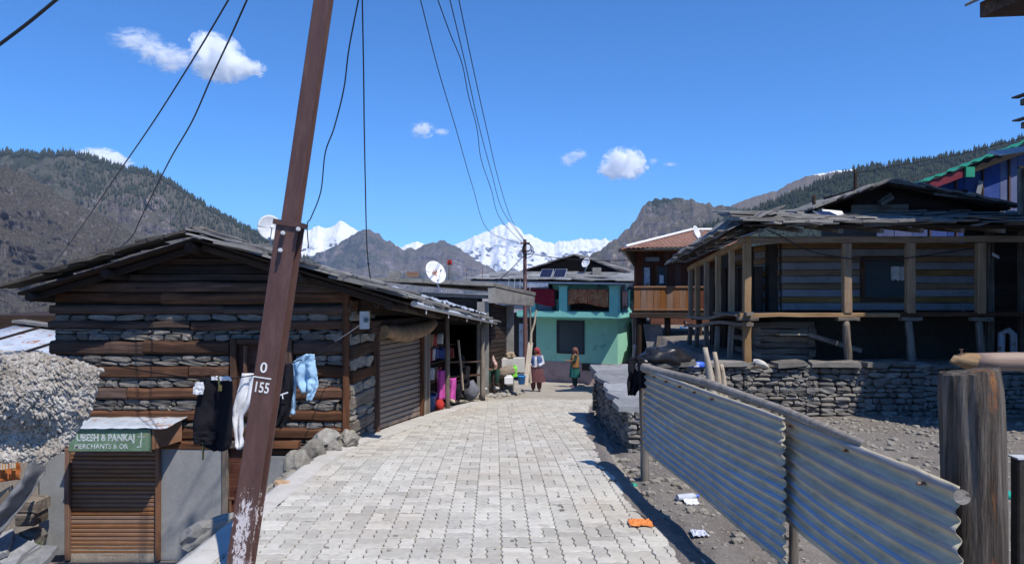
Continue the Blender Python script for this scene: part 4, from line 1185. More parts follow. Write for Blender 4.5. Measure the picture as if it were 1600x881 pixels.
tp_.sheet(lambda u, v: (lambda py: (lambda l, r: P(l + (r - l) * u, py, 8.7) + V((0, .09 * math.sin(u * 7 + v * 5) + .05 * pnoise((u * 4, v * 8, 3)), 0)))(float(np.interp(py, [e[0] for e in edge_t], [e[1] for e in edge_t])), float(np.interp(py, [e[0] for e in edge_t], [e[2] for e in edge_t]))))(700 + 145 * v), 16, 34, .012)
tag(tp_.build('tarpaulin', MT['grey_tarp']), 'grey tarpaulin slung down from under the fleece to the slabs at lower left', 'tarpaulin')
q = MB(); q.sheet(lambda u, v: P(-40 + 60 * u, 780 + 40 * v - 20 * u, 9.1) + V((0, .1 * v, .02 * math.sin(u * 8))), 10, 6, .02); MT['tan_cloth'] = cloth('tan_sacking', (.30, .24, .17), .2); tag(q.build('sacking', MT['tan_cloth']), 'tan sacking behind the grey tarpaulin at lower left', 'sack')
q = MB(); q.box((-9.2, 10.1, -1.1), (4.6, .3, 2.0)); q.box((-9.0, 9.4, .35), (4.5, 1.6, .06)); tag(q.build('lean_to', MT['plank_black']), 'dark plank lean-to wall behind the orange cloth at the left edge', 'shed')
for (px, py, w, h, lab, m) in ((52, 787, 28, 18, 'upper squared timber block stacked by the cement pillar', 'log_grey'), (52, 806, 28, 19, 'second squared timber block under the upper one by the cement pillar', 'log_grey'), (51, 838, 30, 24, 'grey stone block low beside the cement pillar', 'stone'), (29, 845, 18, 22, 'small upright stone left of the grey stone block', 'stone')):
    s = F / 9.3; 
    if m == 'log_grey': o = plank('timber_block', P(px - w / 2, py, 9.3), P(px + w / 2, py, 9.3), .3, h / s, MT['wood_orange'] if 0 else MT['log_grey'], None, jit=.01)
    else:
        me = RN.choice(STONES).copy(); me.materials.clear(); me.materials.append(MT[m]); o = put('stone_block', me, None, None, Matrix.Translation(P(px, py, 9.3)) @ Matrix.Diagonal((w / s, .3, h / s, 1)))
    tag(o, lab, 'timber' if m == 'log_grey' else 'stone')
slabs = [(18, 862, 60, 'largest flat slab at the lower left corner'), (52, 872, 50, 'flat slab right of the largest slab at the lower left'), (8, 880, 40, 'flat slab at the very bottom left edge'), (34, 866, 24, 'small slab wedged between two flat slabs at lower left'), (2, 850, 26, 'slab leaning under the tarpaulin at the left edge')]
for (px, py, w, lab) in slabs:
    Y = 8.9; s = F / Y; me = RN.choice(SLABS).copy(); me.materials.clear(); me.materials.append(MT['slate_blue'])
    o = put('stone_slab', me, None, None, Matrix.Translation(P(px, py, Y)) @ Matrix.Rotation(rad(24), 4, 'X') @ Matrix.Rotation(RN.uniform(-.6, .6), 4, 'Z') @ Matrix.Diagonal((w / s, .42, .06, 1)))
    tag(o, lab, 'slab', 'loose slabs at lower left')
q = MB()
for k in range(260):
    p = P(RN.uniform(28, 70), 855 + RN.uniform(-4, 5), 9.15) ; a = RN.uniform(0, 6); h = RN.uniform(.03, .09)
    d = V((math.cos(a), math.sin(a), 0)); e = V((-d.y, d.x, 0)) * .005; b_ = p - V((0, 0, .02))
    q.add([b_ - e, b_ + e, b_ + d * h * .5 + V((0, 0, h))], [(0, 1, 2)])
MT['grass'] = flat('fresh_grass', (.07, .13, .03), .8, var=.3); tag(q.build('grass', MT['grass']), 'tuft of green grass beside the cement pillar', 'grass', kind='stuff')
# neighbour roof far left, below the hill
nr = thing('shed_roof', 'low neighbouring shed with grey tin and slate roof at the left edge behind the fleece', 'shed', P(30, 560, 14))
def nrf(s, t): return lerp(lerp((-11.6, 13.2, .42), (-7.9, 13.6, .02), t), lerp((-11.6, 16.6, .86), (-7.6, 16.6, .42), t), 1 - s)
q = MB(); q.sheet(lambda u, v: nrf(1 - v, u), 8, 5, .03); 
q2 = q.build('roof', MT['sheet_blue'], nr)
for t in (.15, .42, .7): plank('batten', nrf(1, t) + V((0, 0, .03)), nrf(0, t) + V((0, 0, .03)), .06, .03, MT['plank_black'], q2)
for t in (.0, .5): plank('ridge_slab', nrf(0, t) + V((0, 0, .08)), nrf(0, t + .5) + V((0, 0, .06)), .5, .05, MT['slate'], q2, jit=.02)
q = MB(); q.box((-9.7, 15, -.9), (3.4, 2.6, 2.0)); q.build('wall', MT['core'], nr)
q = MB(); q.box((-10.6, 18, .3), (4.2, 2.4, 1.5)); r_ = tag(q.build('far_shed', MT['plank_black']), 'black shed block just visible above the tin roof at the left edge', 'shed')

# ---- porch shop under the long roof
shop = thing('porch_shop', 'dark open-fronted shop stall under the far eave of the long slate roof', 'shop', (fac(16) - .4, 16.5, road_z(16)))
q = MB(); q.hexa([(-3.6, 14.15, -1.2), (-2.2, 14.15, -1.2), (-1.75, 19.2, -1.6), (-3.6, 19.2, -1.6), (-3.6, 14.15, 1.15), (-2.2, 14.15, 1.15), (-1.75, 19.2, .75), (-3.6, 19.2, .75)]); q.build('back_wall', MT['plank_black'], shop)
q = MB(); q.hexa([(-2.4, 19.0, -1.6), (-1.0, 19.0, -1.6), (-1.0, 19.1, -1.6), (-2.4, 19.1, -1.6), (-2.4, 19.0, .7), (-1.0, 19.0, .7), (-1.0, 19.1, .7), (-2.4, 19.1, .7)]); q.build('end_wall', MT['plank_black'], shop)
log('porch_post', (-1.37, 15.0, road_z(15) - .05), (-1.385, 15.0, 1.22), .055, .05, MT['log_grey'], shop)
log('porch_post', (-.76, 18.1, road_z(18) - .05), (-.755, 18.1, .85), .065, .055, MT['log_grey'], shop)
plank('porch_beam', (-1.45, 14.2, 1.22), (-.75, 18.9, .80), .10, .13, MT['log_dark'], shop)
plank('shelf_board', (-2.1, 14.6, .86), (-1.9, 16.0, .8), .05, .28, MT['log_grey'], shop, up=(0, 0, 1))
for z in (.15, -.25, .5): plank('shelf', (-2.0, 14.35, z), (-1.75, 18.8, z - .3), .5, .03, MT['log_dark'], shop)
for y in (15.6, 17.2): plank('shelf_upright', (-1.85, y, -1.2), (-1.85, y, .9), .05, .05, MT['log_dark'], shop)
plank('counter_rail', (-1.42, 15.8, -.28), (-.8, 18.0, -.52), .05, .05, MT['log_dark'], shop)
plank('counter_rail', (-1.42, 15.8, .05), (-.8, 18.0, -.18), .04, .04, MT['log_dark'], shop)
plank('brace', (-1.15, 16.6, -.7), (-1.25, 16.4, .5), .04, .04, MT['wood_pale'], shop)
goods = [(-1.72, 14.75, .30, 'red'), (-1.7, 15.1, .28, 'white'), (-1.68, 15.4, .27, 'blue'), (-1.7, 14.8, -.1, 'white'), (-1.66, 15.15, -.12, 'tan'), (-1.62, 15.5, -.16, 'red'), (-1.7, 14.7, .62, 'tan'), (-1.66, 15.05, .6, 'red'), (-1.6, 16.2, .2, 'blue'), (-1.56, 16.7, .16, 'tan'), (-1.5, 17.3, .1, 'red'), (-1.62, 15.9, .55, 'white')]
GC = {'red': flat('red_packet', (.35, .05, .04), .5), 'white': flat('white_packet', (.55, .55, .52), .5), 'blue': flat('blue_packet', (.06, .10, .30), .5), 'tan': flat('tan_packet', (.35, .24, .13), .6)}
PL = ['red packet nearest the shutter on the middle stall shelf', 'white packet between the red and blue ones on the middle stall shelf', 'blue packet right of the white one on the middle stall shelf', 'white packet on the low stall shelf above the dark blue tub', 'tan packet in the middle of the low stall shelf above the tub', 'red packet behind the first porch post on the low stall shelf', 'tan packet on the top stall shelf beside the shutter', 'red packet right of the tan one on the top stall shelf', 'blue packet just right of the first porch post', 'tan packet midway between the two porch posts', 'red packet near the second porch post', 'white packet on the top shelf just right of the first porch post']
for k, (x, y, z, c_) in enumerate(goods):
    q = MB(); q.box((x, y, z), (.12, .17, .2), None, .02); q.box((x + .01, y + .02, z + .115), (.09, .12, .04), None, .01)
    tag(q.build('packet', GC[c_]), PL[k], 'packet', 'packets on the dark stall shelves')
MT['pink'] = cloth('pink_cloth', (.50, .085, .34), .2)
q = MB(); q.sheet(lambda u, v: V((-1.58 + .16 * u, 14.85 + .12 * u + .04 * math.sin(u * 8 + v * 2), -.02 - .62 * v)), 10, 14, .02); tag(q.build('shawl', MT['pink']), 'bright pink shawl hanging by the first porch post', 'shawl')
q = MB(); q.sheet(lambda u, v: V((-1.36 + .12 * u, 15.35 + .1 * u + .04 * math.sin(u * 7 + v * 3), -.25 - .5 * v)), 8, 12, .02); tag(q.build('shawl', MT['pink']), 'pink and purple cloth bundle right behind the first porch post', 'cloth')
MT['red_cloth'] = cloth('red_cloth', (.38, .035, .03), .2)
q = MB(); q.loft([((-1.53, 14.85, -.86), .08, .09), ((-1.53, 14.85, -.72), .11, .11), ((-1.54, 14.85, -.62), .07, .08)], 12); tag(q.build('bag', MT['red_cloth']), 'small red bag on the ground at the first porch post', 'bag')
MT['blue_plastic'] = flat('blue_plastic', (.04, .10, .32), .35); MT['white_plastic'] = flat('white_plastic', (.72, .73, .74), .35); MT['green_plastic'] = flat('lime_plastic', (.20, .62, .06), .35)
def bucket(label, c, r, h, mat, handle=True):
    t = thing('bucket', label, 'bucket', c)
    q = MB(); q.loft([(V(c), r * .75, r * .75), (V(c) + V((0, 0, h * .96)), r, r), (V(c) + V((0, 0, h * .96)), r * 1.08, r * 1.08), (V(c) + V((0, 0, h)), r * 1.08, r * 1.08), (V(c) + V((0, 0, h)), r * .95, r * .95), (V(c) + V((0, 0, h * .3)), r * .8, r * .8)], 18); q.build('shell', mat, t)
    if handle:
        q = MB(); q.tube([V(c) + V((r * 1.05 * math.cos(a), r * .25 * math.sin(a), h + r * .5 * math.sin(a))) for a in np.linspace(0, math.pi, 9)], .006, 6); q.build('handle', MT['gutter'], t)
    return t
bucket('dark blue tub on the stall floor beside the pink shawl', (-1.72, 14.7, road_z(14.7) + .02), .15, .30, MT['blue_plastic'])
for (px, py, lab) in ((707, 628, 'pair half of pale sandals left of the black sack on the kerb'), (687, 634, 'worn shoe on the step under the red bag')):
    p = P(px, py, 15.2); q = MB(); q.loft([(p + V((0, 0, 0)), .045, .12, .5), (p + V((0, 0, .03)), .042, .115, .5), (p + V((0, 0, .055)), .03, .07, .5)], 10); tag(q.build('shoe', MT['cream_cloth']), lab, 'shoe')
# ================================================================ right side: walls, corrugated fence, porch house
def road_wall():
    t = thing('stone_wall', 'low dry stone wall with flat capping slabs along the right edge of the paving', 'wall', (1.7, 11.2, -.6))
    # face towards the road
    pts = [(1.50, 9.2), (1.52, 10.5), (1.55, 12), (1.68, 13.7)]
    ms = []
    for k in range(len(pts) - 1):
        (xa, ya), (xb, yb) = pts[k], pts[k + 1]; L = math.hypot(xb - xa, yb - ya)
        zb = road_z((ya + yb) / 2) - .12; top = .17 - .02 * k
        q = MB(); q.hexa([(xa + .1, ya, zb), (xb + .1, yb, zb), (xb + .6, yb, zb), (xa + .6, ya, zb), (xa + .1, ya, top - .05), (xb + .1, yb, top - .05), (xb + .6, yb, top - .05), (xa + .6, ya, top - .05)]); q.build('wall_core', MT['core'], t)
        u = V((xb - xa, yb - ya, 0)).normalized()
        # stones face -x: u runs away from the viewer
        ms += masonry(V((xa + .07, ya, zb)), u, (0, 0, 1), L, top - zb, (.035, .085), (.10, .30), .20)
    # end face towards the far side and near side
    ms += masonry(V((2.2, 13.72, road_z(13.7) - .1)), (-1, 0, 0), (0, 0, 1), .6, .95, (.04, .09), (.1, .28), .2)
    ms += masonry(V((1.5, 9.2, road_z(9.2) - .1)), (1, 0, 0), (0, 0, 1), .6, .6, (.04, .09), (.1, .28), .2)
    emit(ms, 'stone', MT['stone_dark'], t, 300, 'stonework', None, lambda M: M.translation.y)
    for (x, y, w, l, r) in ((1.93, 13.35, .85, .85, .1), (1.85, 12.55, .75, .8, -.1), (1.80, 11.8, .7, .85, .15), (1.8, 11.0, .75, .8, -.05), (1.77, 10.25, .7, .8, .1), (1.75, 9.55, .7, .75, 0)):
        me = RN.choice(SLABS).copy(); me.materials.clear(); me.materials.append(MT['slate_blue'])
        put('capping_slab', me, None, t, Matrix.Translation((x, y, .19 + RN.uniform(-.01, .02))) @ Matrix.Rotation(r, 4, 'Z') @ Matrix.Rotation(RN.uniform(-.03, .03), 4, 'X') @ Matrix.Diagonal((w, l, .06, 1)))
road_wall()
bw = thing('stone_wall', 'long rough dry stone wall in front of the timber porch house', 'wall', (7, 13.9, -.5))
ms = []
x0, x1, yw = 2.3, 11.5, 13.75
q = MB(); q.box(((x0 + x1) / 2, yw + .42, -.5), (x1 - x0, .6, 1.25)); q.build('wall_core', MT['core'], bw)
ms = []
for k in range(8):
    xa = x0 + (x1 - x0) * k / 8; L = (x1 - x0) / 8
    ms += masonry((xa, yw + .12, -.92), (1, 0, 0), (0, 0, 1), L * 1.02, 1.08 + .05 * pnoise((k * .7, 0, 0)), (.055, .14), (.10, .36), .26)
for i in range(60):   # uneven capping stones
    xx = RN.uniform(x0, x1); s_ = RN.uniform(.16, .46)
    ms.append(Matrix.Translation((xx, yw + RN.uniform(.05, .5), .19 + RN.uniform(-.02, .05))) @ Matrix.Rotation(RN.uniform(-.5, .5), 4, 'Z') @ Matrix.Rotation(RN.gauss(0, .12), 4, 'Y') @ Matrix.Diagonal((s_, s_ * .8, RN.uniform(.05, .12), 1)))
emit(ms, 'stone', MT['stone_dark'], bw, 300, 'stonework', None, lambda M: (abs(M.translation.x - 6.0) - (3 if M.translation.z > .15 else 0)))
for (x, w, rz) in ((5.45, .62, .1), (6.35, .9, -.08), (7.1, .55, .2), (3.2, .9, 0), (4.2, .7, .1)):
    me = RN.choice(SLABS).copy(); me.materials.clear(); me.materials.append(MT['stone_dark'])
    put('capping_slab', me, None, bw, Matrix.Translation((x, yw + .15, .24)) @ Matrix.Rotation(rz, 4, 'Z') @ Matrix.Rotation(RN.uniform(-.06, .06), 4, 'Y') @ Matrix.Diagonal((w, .5, .075, 1)))
me = boulder_mesh(5, 2, .5); me.materials.append(MT['concrete_pale'])
tag(put('pale_stone', me, None, None, Matrix.Translation(P(1190, 568, 13.9)) @ Matrix.Rotation(.5, 4, 'Y') @ Matrix.Diagonal((.34, .2, .14, 1))), 'whitish angular stone on top of the long wall by the corner porch post', 'stone')
# pebbles and clods on the dry field
pb_ = MB()
for k in range(2600):
    y = 4.2 + 9.4 * RN.random() ** .8; x = edge(RIGHT, y) + .15 + RN.random() ** 1.2 * (7.5 if y > 6 else 4)
    if y > 9 and x < 2.3: continue
    s_ = RN.choice((RN.uniform(.012, .03), RN.uniform(.012, .03), RN.uniform(.03, .07)))
    pb_.ico((x, y, ground_z(x, y) + s_ * .15), (s_, s_ * RN.uniform(.7, 1.2), s_ * .6), 1, .25, False)
tag(pb_.build('gravel', MT['stone_pale']), 'stones and clods strewn over the dry field', 'gravel', kind='stuff')

pb2 = MB()
for k in range(2400):
    y = 4.2 + 9.4 * RN.random() ** .8; x = edge(RIGHT, y) + .1 + RN.random() ** 1.1 * (7.5 if y > 6 else 4)
    if y > 9 and x < 2.3: continue
    s_ = RN.uniform(.005, .014) * (1.6 if RN.random() < .1 else 1)
    pb2.ico((x, y, ground_z(x, y) + s_ * .2), (s_ * 1.3, s_, s_ * .7), 1, .3, False)
tag(pb2.build('pale_gravel', MT['stone_pale']), 'pale pebbles scattered over the dry field', 'gravel', kind='stuff')
# ---- corrugated fence
fence = thing('corrugated_fence', 'blue and grey weathered corrugated metal fence at the right edge of the street', 'fence', (1.7, 5.4, -.3))
def tin_mat(name, blue):
    n = NT(name); co = n.coords((.55, 1, 1), rnd=False); sp = n.n('ShaderNodeSeparateXYZ'); n.l(n.tc.outputs['Object'], sp.inputs[0])
    a = n.noise(co, 1.6, 5, .6, .3); f = n.noise(co, 9, 6, .7); st = n.n('ShaderNodeMapping'); st.inputs['Scale'].default_value = (1.2, 26, 26); n.l(n.tc.outputs['Object'], st.inputs['Vector'])
    s_ = n.noise(st.outputs[0], 1, 4, .65)
    at = n.n('ShaderNodeAttribute'); at.attribute_name = 'rib'; dr = n.n('ShaderNodeAttribute'); dr.attribute_name = 'drop'
    oldm = n.math('MULTIPLY_ADD', at.outputs['Fac'], .20, n.math('MULTIPLY_ADD', s_, .30, n.math('MULTIPLY_ADD', f, .14, n.math('MULTIPLY', a, .22))))
    bare = n.ramp(f, [(.35, (.34, .30, .21)), (.6, (.50, .445, .32))])
    slate = n.ramp(f, [(.3, (.19, .185, .20)), (.7, (.29, .285, .30))])
    bl = n.ramp(f, [(.3, (.085, .19, .36)), (.7, (.17, .31, .50))])
    paint = n.mix(n.ramp(n.math('MULTIPLY_ADD', dr.outputs['Fac'], .55, n.math('MULTIPLY_ADD', s_, .5, n.math('MULTIPLY', a, .45))), [(.66, 0.0), (.80, 1.0)]), slate, bl)
    col = n.mix(n.ramp(oldm, [(blue - .03, 0.0), (blue + .03, 1.0)]), bare, paint)
    col = n.mix(n.ramp(n.noise(co, 14, 6, .75), [(.62, 0.0), (.7, .7)]), col, (.16, .135, .115))
    return n.done(col, n.ramp(f, [(.3, .5), (.7, .75)]), n.bump(f, .08, .004), .05, .4)
MT['tin'] = tin_mat('weathered_blue_tin', .435); MT['tin2'] = tin_mat('weathered_blue_tin_near', .445)
def corr(name, mat, A, B, zt, zb, nr, amp, th=.004, ragged=0, dents=0, swap=.0):
    """ribs run from A to B (x, y); z from zt to zb (pairs at A and B)"""
    m = MB(); d = (V((B[0], B[1], 0)) - V((A[0], A[1], 0))); n_ = V((-d.y, d.x, 0)).normalized()
    if n_.x > 0: n_ = -n_
    nv = nr * 8
    def fn(u, v):
        e = ragged * (.5 + .5 * math.cos(v * nr * 6.283)) * (1 if u > .5 else 0)
        uu = u + (e / d.length if u > .99 else 0) 
        p = V((A[0], A[1], 0)) + d * uu
        z = (zt[0] + (zt[1] - zt[0]) * u) * (1 - v) + (zb[0] + (zb[1] - zb[0]) * u) * v
        w = math.sin(v * nr * 2 * math.pi) * amp
        bow = .05 * math.sin(u * 3.1) * math.sin(v * 3.1) + .018 * pnoise((u * 3, v * 3, 5))
        dn = 0
        if dents and v < .35:
            k = max(0, pnoise((u * 7, v * 16, 3))) * dents * (1 - v / .35) * min(1, max(0, u - .25) * 3); dn = k; w *= (1 - min(.9, k * 14))
        return p + n_ * (w + bow - dn) + V((0, 0, z))
    m.sheet(fn, 42, nv, th)
    # rebuild in a frame whose X runs along the ribs
    c = V((np.array(m.v).mean(0)).tolist())
    X = V((B[0] - A[0], B[1] - A[1], ((zt[1] - zt[0]) + (zb[1] - zb[0])) / 2)).normalized(); Y = V((0, 0, 1)).cross(X).normalized(); Z = X.cross(Y)
    M = Matrix((X, Y, Z)).transposed().to_4x4(); M.translation = c; Mi = M.inverted()
    m.v = [tuple(Mi @ V(v)) for v in m.v]
    me = m.mesh(name); r_ = me.attributes.new('rib', 'FLOAT', 'POINT'); half = len(me.vertices) // 2
    r_.data.foreach_set('value', [math.sin((k % half) // 43 / nv * nr * 2 * math.pi) for k in range(len(me.vertices))])
    d_ = me.attributes.new('drop', 'FLOAT', 'POINT'); d_.data.foreach_set('value', [(k % half) // 43 / nv for k in range(len(me.vertices))])
    return put(name, me, mat, fence, M)
# first sheet: far end at the jacket, near end at the torn edge; second nearer and slightly behind
A1 = P(1004, 575, 7.6); A1b = P(1012, 702, 7.6); B1 = P(1222, 652, 4.6)
corr('metal_sheet', MT['tin'], (A1.x + .02, 7.6), (1.716, 4.45), (A1.z, .994), (A1b.z, .06), 13, .013, ragged=.025)
corr('metal_sheet', MT['tin2'], (1.78, 4.6), (1.973, 3.1), (.98, .95), (.30, .16), 9, .0145, dents=.03)
def bend(a, b, n=6): return [lerp(a, b, i / n) for i in range(n + 1)]
tr = [V((1.37, 7.72, .93)), V((1.50, 7.2, .93)), V((1.64, 5.9, 1.0)), V((1.78, 4.55, 1.01)), V((1.86, 4.0, .985)), V((1.90, 3.8, .975))]
MT['rail_wood'] = wood('grey_rail_pole', (.12, .105, .09), (.25, .225, .20), (.37, .34, .305), .05)
q = MB(); q.tube(tr, [.052, .048, .038, .03, .025, .02][:len(tr)], 10); q.build('top_rail', MT['rail_wood'], fence)
log('post', (1.46, 7.68, road_z(7.6) - .3), (1.43, 7.68, .90), .045, .05, MT['log_grey'], fence)
log('post', (1.86, 4.65, -.45), (1.86, 4.65, .92), .032, .03, MT['log_grey'], fence)
for (u, z) in ((.02, .84), (.3, .84), (.62, .85)):
    pass
for k in range(9):
    t_ = k / 8.0; p = lerp((A1.x + .02, 7.6, A1.z - .05), (1.716, 4.45, .94), t_) if k < 6 else lerp((1.80, 4.5, .93), (1.955, 3.2, .90), (k - 6) / 2.2)
    q = MB(); q.tube([p + V((-.035, -.004, 0)), p + V((.03, 0, 0))], .009, 6); q.build('nail', MT['rust_frame'], fence)
# jacket hung on the rail end
g = thing('jacket', 'black jacket hung over the far end of the corrugated fence', 'clothes', P(995, 590, 7.75))
sheet_rows([(558, 985, 1001), (566, 981, 1008), (585, 982, 1010), (600, 980, 1006), (612, 979, 995), (617, 981, 990)], 7.66, folds=2, amp=.05, seed=9).build('fabric', MT['black_cloth'], g)
sheet_rows([(560, 995, 1006), (585, 998, 1012), (606, 1000, 1009)], 7.55, folds=1, amp=.03, seed=2).build('sleeve', MT['black_cloth'], g)
MT['rag'] = cloth('white_rag', (.55, .55, .54), .2)
# big split stump post at the near end
def stump(label, px0, px1, pyt, Y, r0, r1, lean=0):
    t = thing('fence_post', label, 'post', P((px0 + px1) / 2, 881, Y))
    m = MB(); top = P((px0 + px1) / 2, pyt, Y); zb = -.5; n = 56
    rings = 30; vs = []; fs = []
    for i in range(rings + 1):
        f = i / rings; z = zb + (top.z - zb) * f
        cx = top.x + lean * (1 - f); 
        for k in range(n):
            a = 2 * math.pi * k / n
            r = (r0 + (r1 - r0) * f) * (1 + .14 * mn.noise(V((math.cos(a) * 1.4, math.sin(a) * 1.4, f * 1.6))) + .09 * mn.noise(V((math.cos(a) * 5, math.sin(a) * 5, f * 1.1))) - .07 * max(0, mn.noise(V((math.cos(a) * 11, math.sin(a) * 11, f * .9)))) + .12 * max(0, .5 - f))
            if f > .96: r *= 1 - (f - .96) * 2
            zz = z + ((.02 * math.cos(a + .5) + .022 * mn.noise(V((math.cos(a) * 4, math.sin(a) * 4, 3)))) if i == rings else 0)
            vs.append((cx + math.cos(a) * r, Y + math.sin(a) * r, zz))
    for i in range(rings):
        for k in range(n):
            fs.append((i * n + k, i * n + (k + 1) % n, (i + 1) * n + (k + 1) % n, (i + 1) * n + k))
    m.add(vs, fs, True); m.add([vs[rings * n + k] for k in range(n)], [tuple(range(n))], False)
    return t, m
def stump_mat():
    n = NT('split_stump_wood'); co = n.coords((4.5, 4.5, .55), rnd=False); co2 = n.coords((16, 16, 1.0), rnd=False); co3 = n.coords((1, 1, .6), rnd=False)
    a = n.noise(co, 2.2, 7, .65, .8); f = n.noise(co2, 2, 5, .65, .4); b = n.math('MULTIPLY_ADD', n.noise(co3, 3.2, 5, .65, .6), .95, n.math('MULTIPLY_ADD', n.math('MAXIMUM', n.math('SUBTRACT', 1.0, n.math('MULTIPLY', n.math('ABSOLUTE', n.math('ADD', n.sx(), .015)), 9.0)), 0.0), .20, -.16))
    col = n.ramp(n.math('MULTIPLY_ADD', a, .55, n.math('MULTIPLY', f, .45)), [(.34, (.028, .022, .018)), (.48, (.092, .074, .06)), (.62, (.20, .172, .145)), ])
    col = n.mix(n.ramp(b, [(.47, 0.0), (.54, .9)]), col, n.ramp(f, [(.35, (.15, .055, .02)), (.6, (.34, .15, .055))]))
    col = n.mix(n.ramp(n.math('MULTIPLY_ADD', a, .5, n.math('MULTIPLY', b, .5)), [(.60, 0.0), (.66, .8)]), col, (.40, .36, .315))
    return n.done(col, .9, n.bump(n.math('ADD', a, f), .9, .03), 0, .15)
MT['stump'] = stump_mat()
st, m = stump('thick split log post at the near right end of the corrugated fence', 1464, 1562, 580, 3.40, .148, .134, .08)
m.build('trunk', MT['stump'], st)
MT['china'] = flat('white_glazed_knob', (.66, .68, .70), .15); MT['wood_end'] = wood('sawn_wood_end', (.20, .17, .14), (.33, .29, .24), (.44, .40, .35), 0)
q = MB(); q.tube([P(1503, 776, 3.12), P(1503, 776, 3.04)], .032, 16); q.build('peg', MT['wood_end'], st)
q = MB(); q.ico(P(1529, 779, 3.16), (.033, .03, .036), 3); q.tube([P(1529, 768, 3.16), P(1529, 760, 3.17)], [.022, .027], 14)
if 0: q.loft([(P(1529, 790, 3.20), .001, .001), (P(1529, 789, 3.20), .028, .028), (P(1529, 779, 3.20), .033, .033), (P(1529, 772, 3.20), .026, .026), (P(1529, 768, 3.20), .020, .020), (P(1529, 762, 3.20), .026, .026), (P(1529, 760, 3.20), .012, .012)], 16); q.build('insulator_knob', MT['china'], st)
# pointed rail pole coming in from the right, lying behind the stump
rp = thing('rail_pole', 'peeled horizontal pole with a sharpened end above the thick log post', 'pole', P(1560, 563, 4.3))
MT['peeled'] = wood('peeled_pole', (.17, .115, .085), (.27, .185, .14), (.35, .26, .20), 0, rough=.6)
q = MB(); q.tube([P(1486, 566, 4.3), P(1493, 562, 4.3), P(1512, 564, 4.3), P(1525, 565, 4.3)], [.012, .03, .052, .055], 14); q.build('sharpened_tip', MT['post'], rp)
log('shaft', P(1522, 565, 4.3), P(1800, 566, 4.2), .056, .058, MT['peeled'], rp, n=16)
q = MB(); q.tube([P(1502, 553, 4.28), P(1502, 546, 4.28)], .006, 6); q.tube([P(1502, 546, 4.28), P(1502, 545.4, 4.28)], .012, 8); q.build('nail', MT['rust_frame'], rp)
log('support', (3.55, 4.25, -.5), (3.55, 4.25, 1.30), .07, .06, MT['bark'], rp)
gp_ = thing('metal_post', 'grey metal post at the very right edge in front of the field', 'post', P(1596, 800, 3.5))
plank('upright', P(1594, 960, 3.4), P(1594, 715, 3.4), .06, .06, MT['core'], gp_, up=(0, -1, 0), jit=.001)
q = MB(); q.box(P(1594, 714, 3.4), (.07, .07, .008)); q.build('cap', MT['gutter'], gp_)
q = MB(); q.loft([(P(1577, 778, 5.6), .045, .05), (P(1577, 776, 5.6), .05, .06), (P(1577, 768, 5.6), .03, .04)], 10); MT['teal_plastic'] = flat('teal_plastic', (.03, .38, .27), .4); tag(q.build('bottle_cap', MT['teal_plastic']), 'small teal plastic lid on the field beside the grey metal post', 'litter')
# wooden stakes in the wall
for (a, b, r, lab) in (((1120, 608), (1102, 543), .10, 'left pale split stake standing at the long stone wall'), ((1128, 612), (1117, 550), .085, 'right pale split stake standing at the long stone wall'), ((1136, 600), (1127, 569), .07, 'short pale stake behind the two split stakes')):
    Y = 12.6
    p0 = P(a[0], a[1] + 50, Y); p1 = P(b[0], b[1], Y)
    o = log('stake', p0, p1, r, r * .45, MT['wood_pale'], None, n=9, jit=.12); tag(o, lab, 'stake', 'split stakes by the stone wall')
# black sack and blue case on the wall
def lump(m, c, r, seed, amp=.25, sub=3, flatz=None):
    vs, fs = ICO[sub]; out = []
    for v in vs:
        d = 1 + amp * mn.noise(v * 1.7 + V((seed, 0, 0))) + amp * .5 * mn.noise(v * 5 + V((0, seed, 0)))
        p = V((v.x * r[0] * d, v.y * r[1] * d, v.z * r[2] * d))
        if flatz is not None: p.z = max(p.z, flatz)
        out.append(V(c) + p)
    m.add(out, fs, True)
MT['black_plastic'] = flat('black_plastic_film', (.018, .018, .02), .35, var=.3)
q = MB(); lump(q, P(1036, 558, 13.9), (.46, .35, .21), 2, .38); lump(q, P(1010, 566, 13.8), (.2, .2, .1), 5, .3); q.tube([P(1005, 556, 13.8), P(1015, 553, 13.8), P(1030, 548, 13.8)], [.02, .05, .09], 8)
tag(q.build('plastic_sack', MT['black_plastic']), 'bulging black plastic sack on the wall above the fence', 'sack')
MT['case_blue'] = flat('bright_blue_plastic', (.05, .14, .62), .35)
t = thing('blue_case', 'small bright blue case with a handle on the stone wall by the stakes', 'case', P(1088, 573, 13.8))
q = MB(); b0 = P(1087, 569, 13.8); q.loft([(b0 + V((0, 0, -.055)), .20, .11), (b0 + V((0, 0, 0)), .20, .11), (b0 + V((0, 0, .05)), .15, .09), (b0 + V((0, 0, .055)), .05, .03)], 12); q.build('shell', MT['case_blue'], t)
q = MB(); q.tube([b0 + V((-.02 + .04, 0, .04)), b0 + V((.02, 0, .10)), b0 + V((.04, 0, .12))], .02, 8); q.build('handle', MT['black_plastic'], t)
q = MB(); q.box(b0 + V((-.02, -.112, -.02)), (.12, .006, .035)); q.build('label_strip', MT['white_cloth'], t)

# ---- timber porch house
ph = thing('porch_house', 'old two-storey timber porch house with a slate roof behind the long stone wall', 'house', (7.5, 16.5, .15))
GZ = .16; DZ = 1.20; BZ = 2.70
def sl(y): return (y - 14.3)
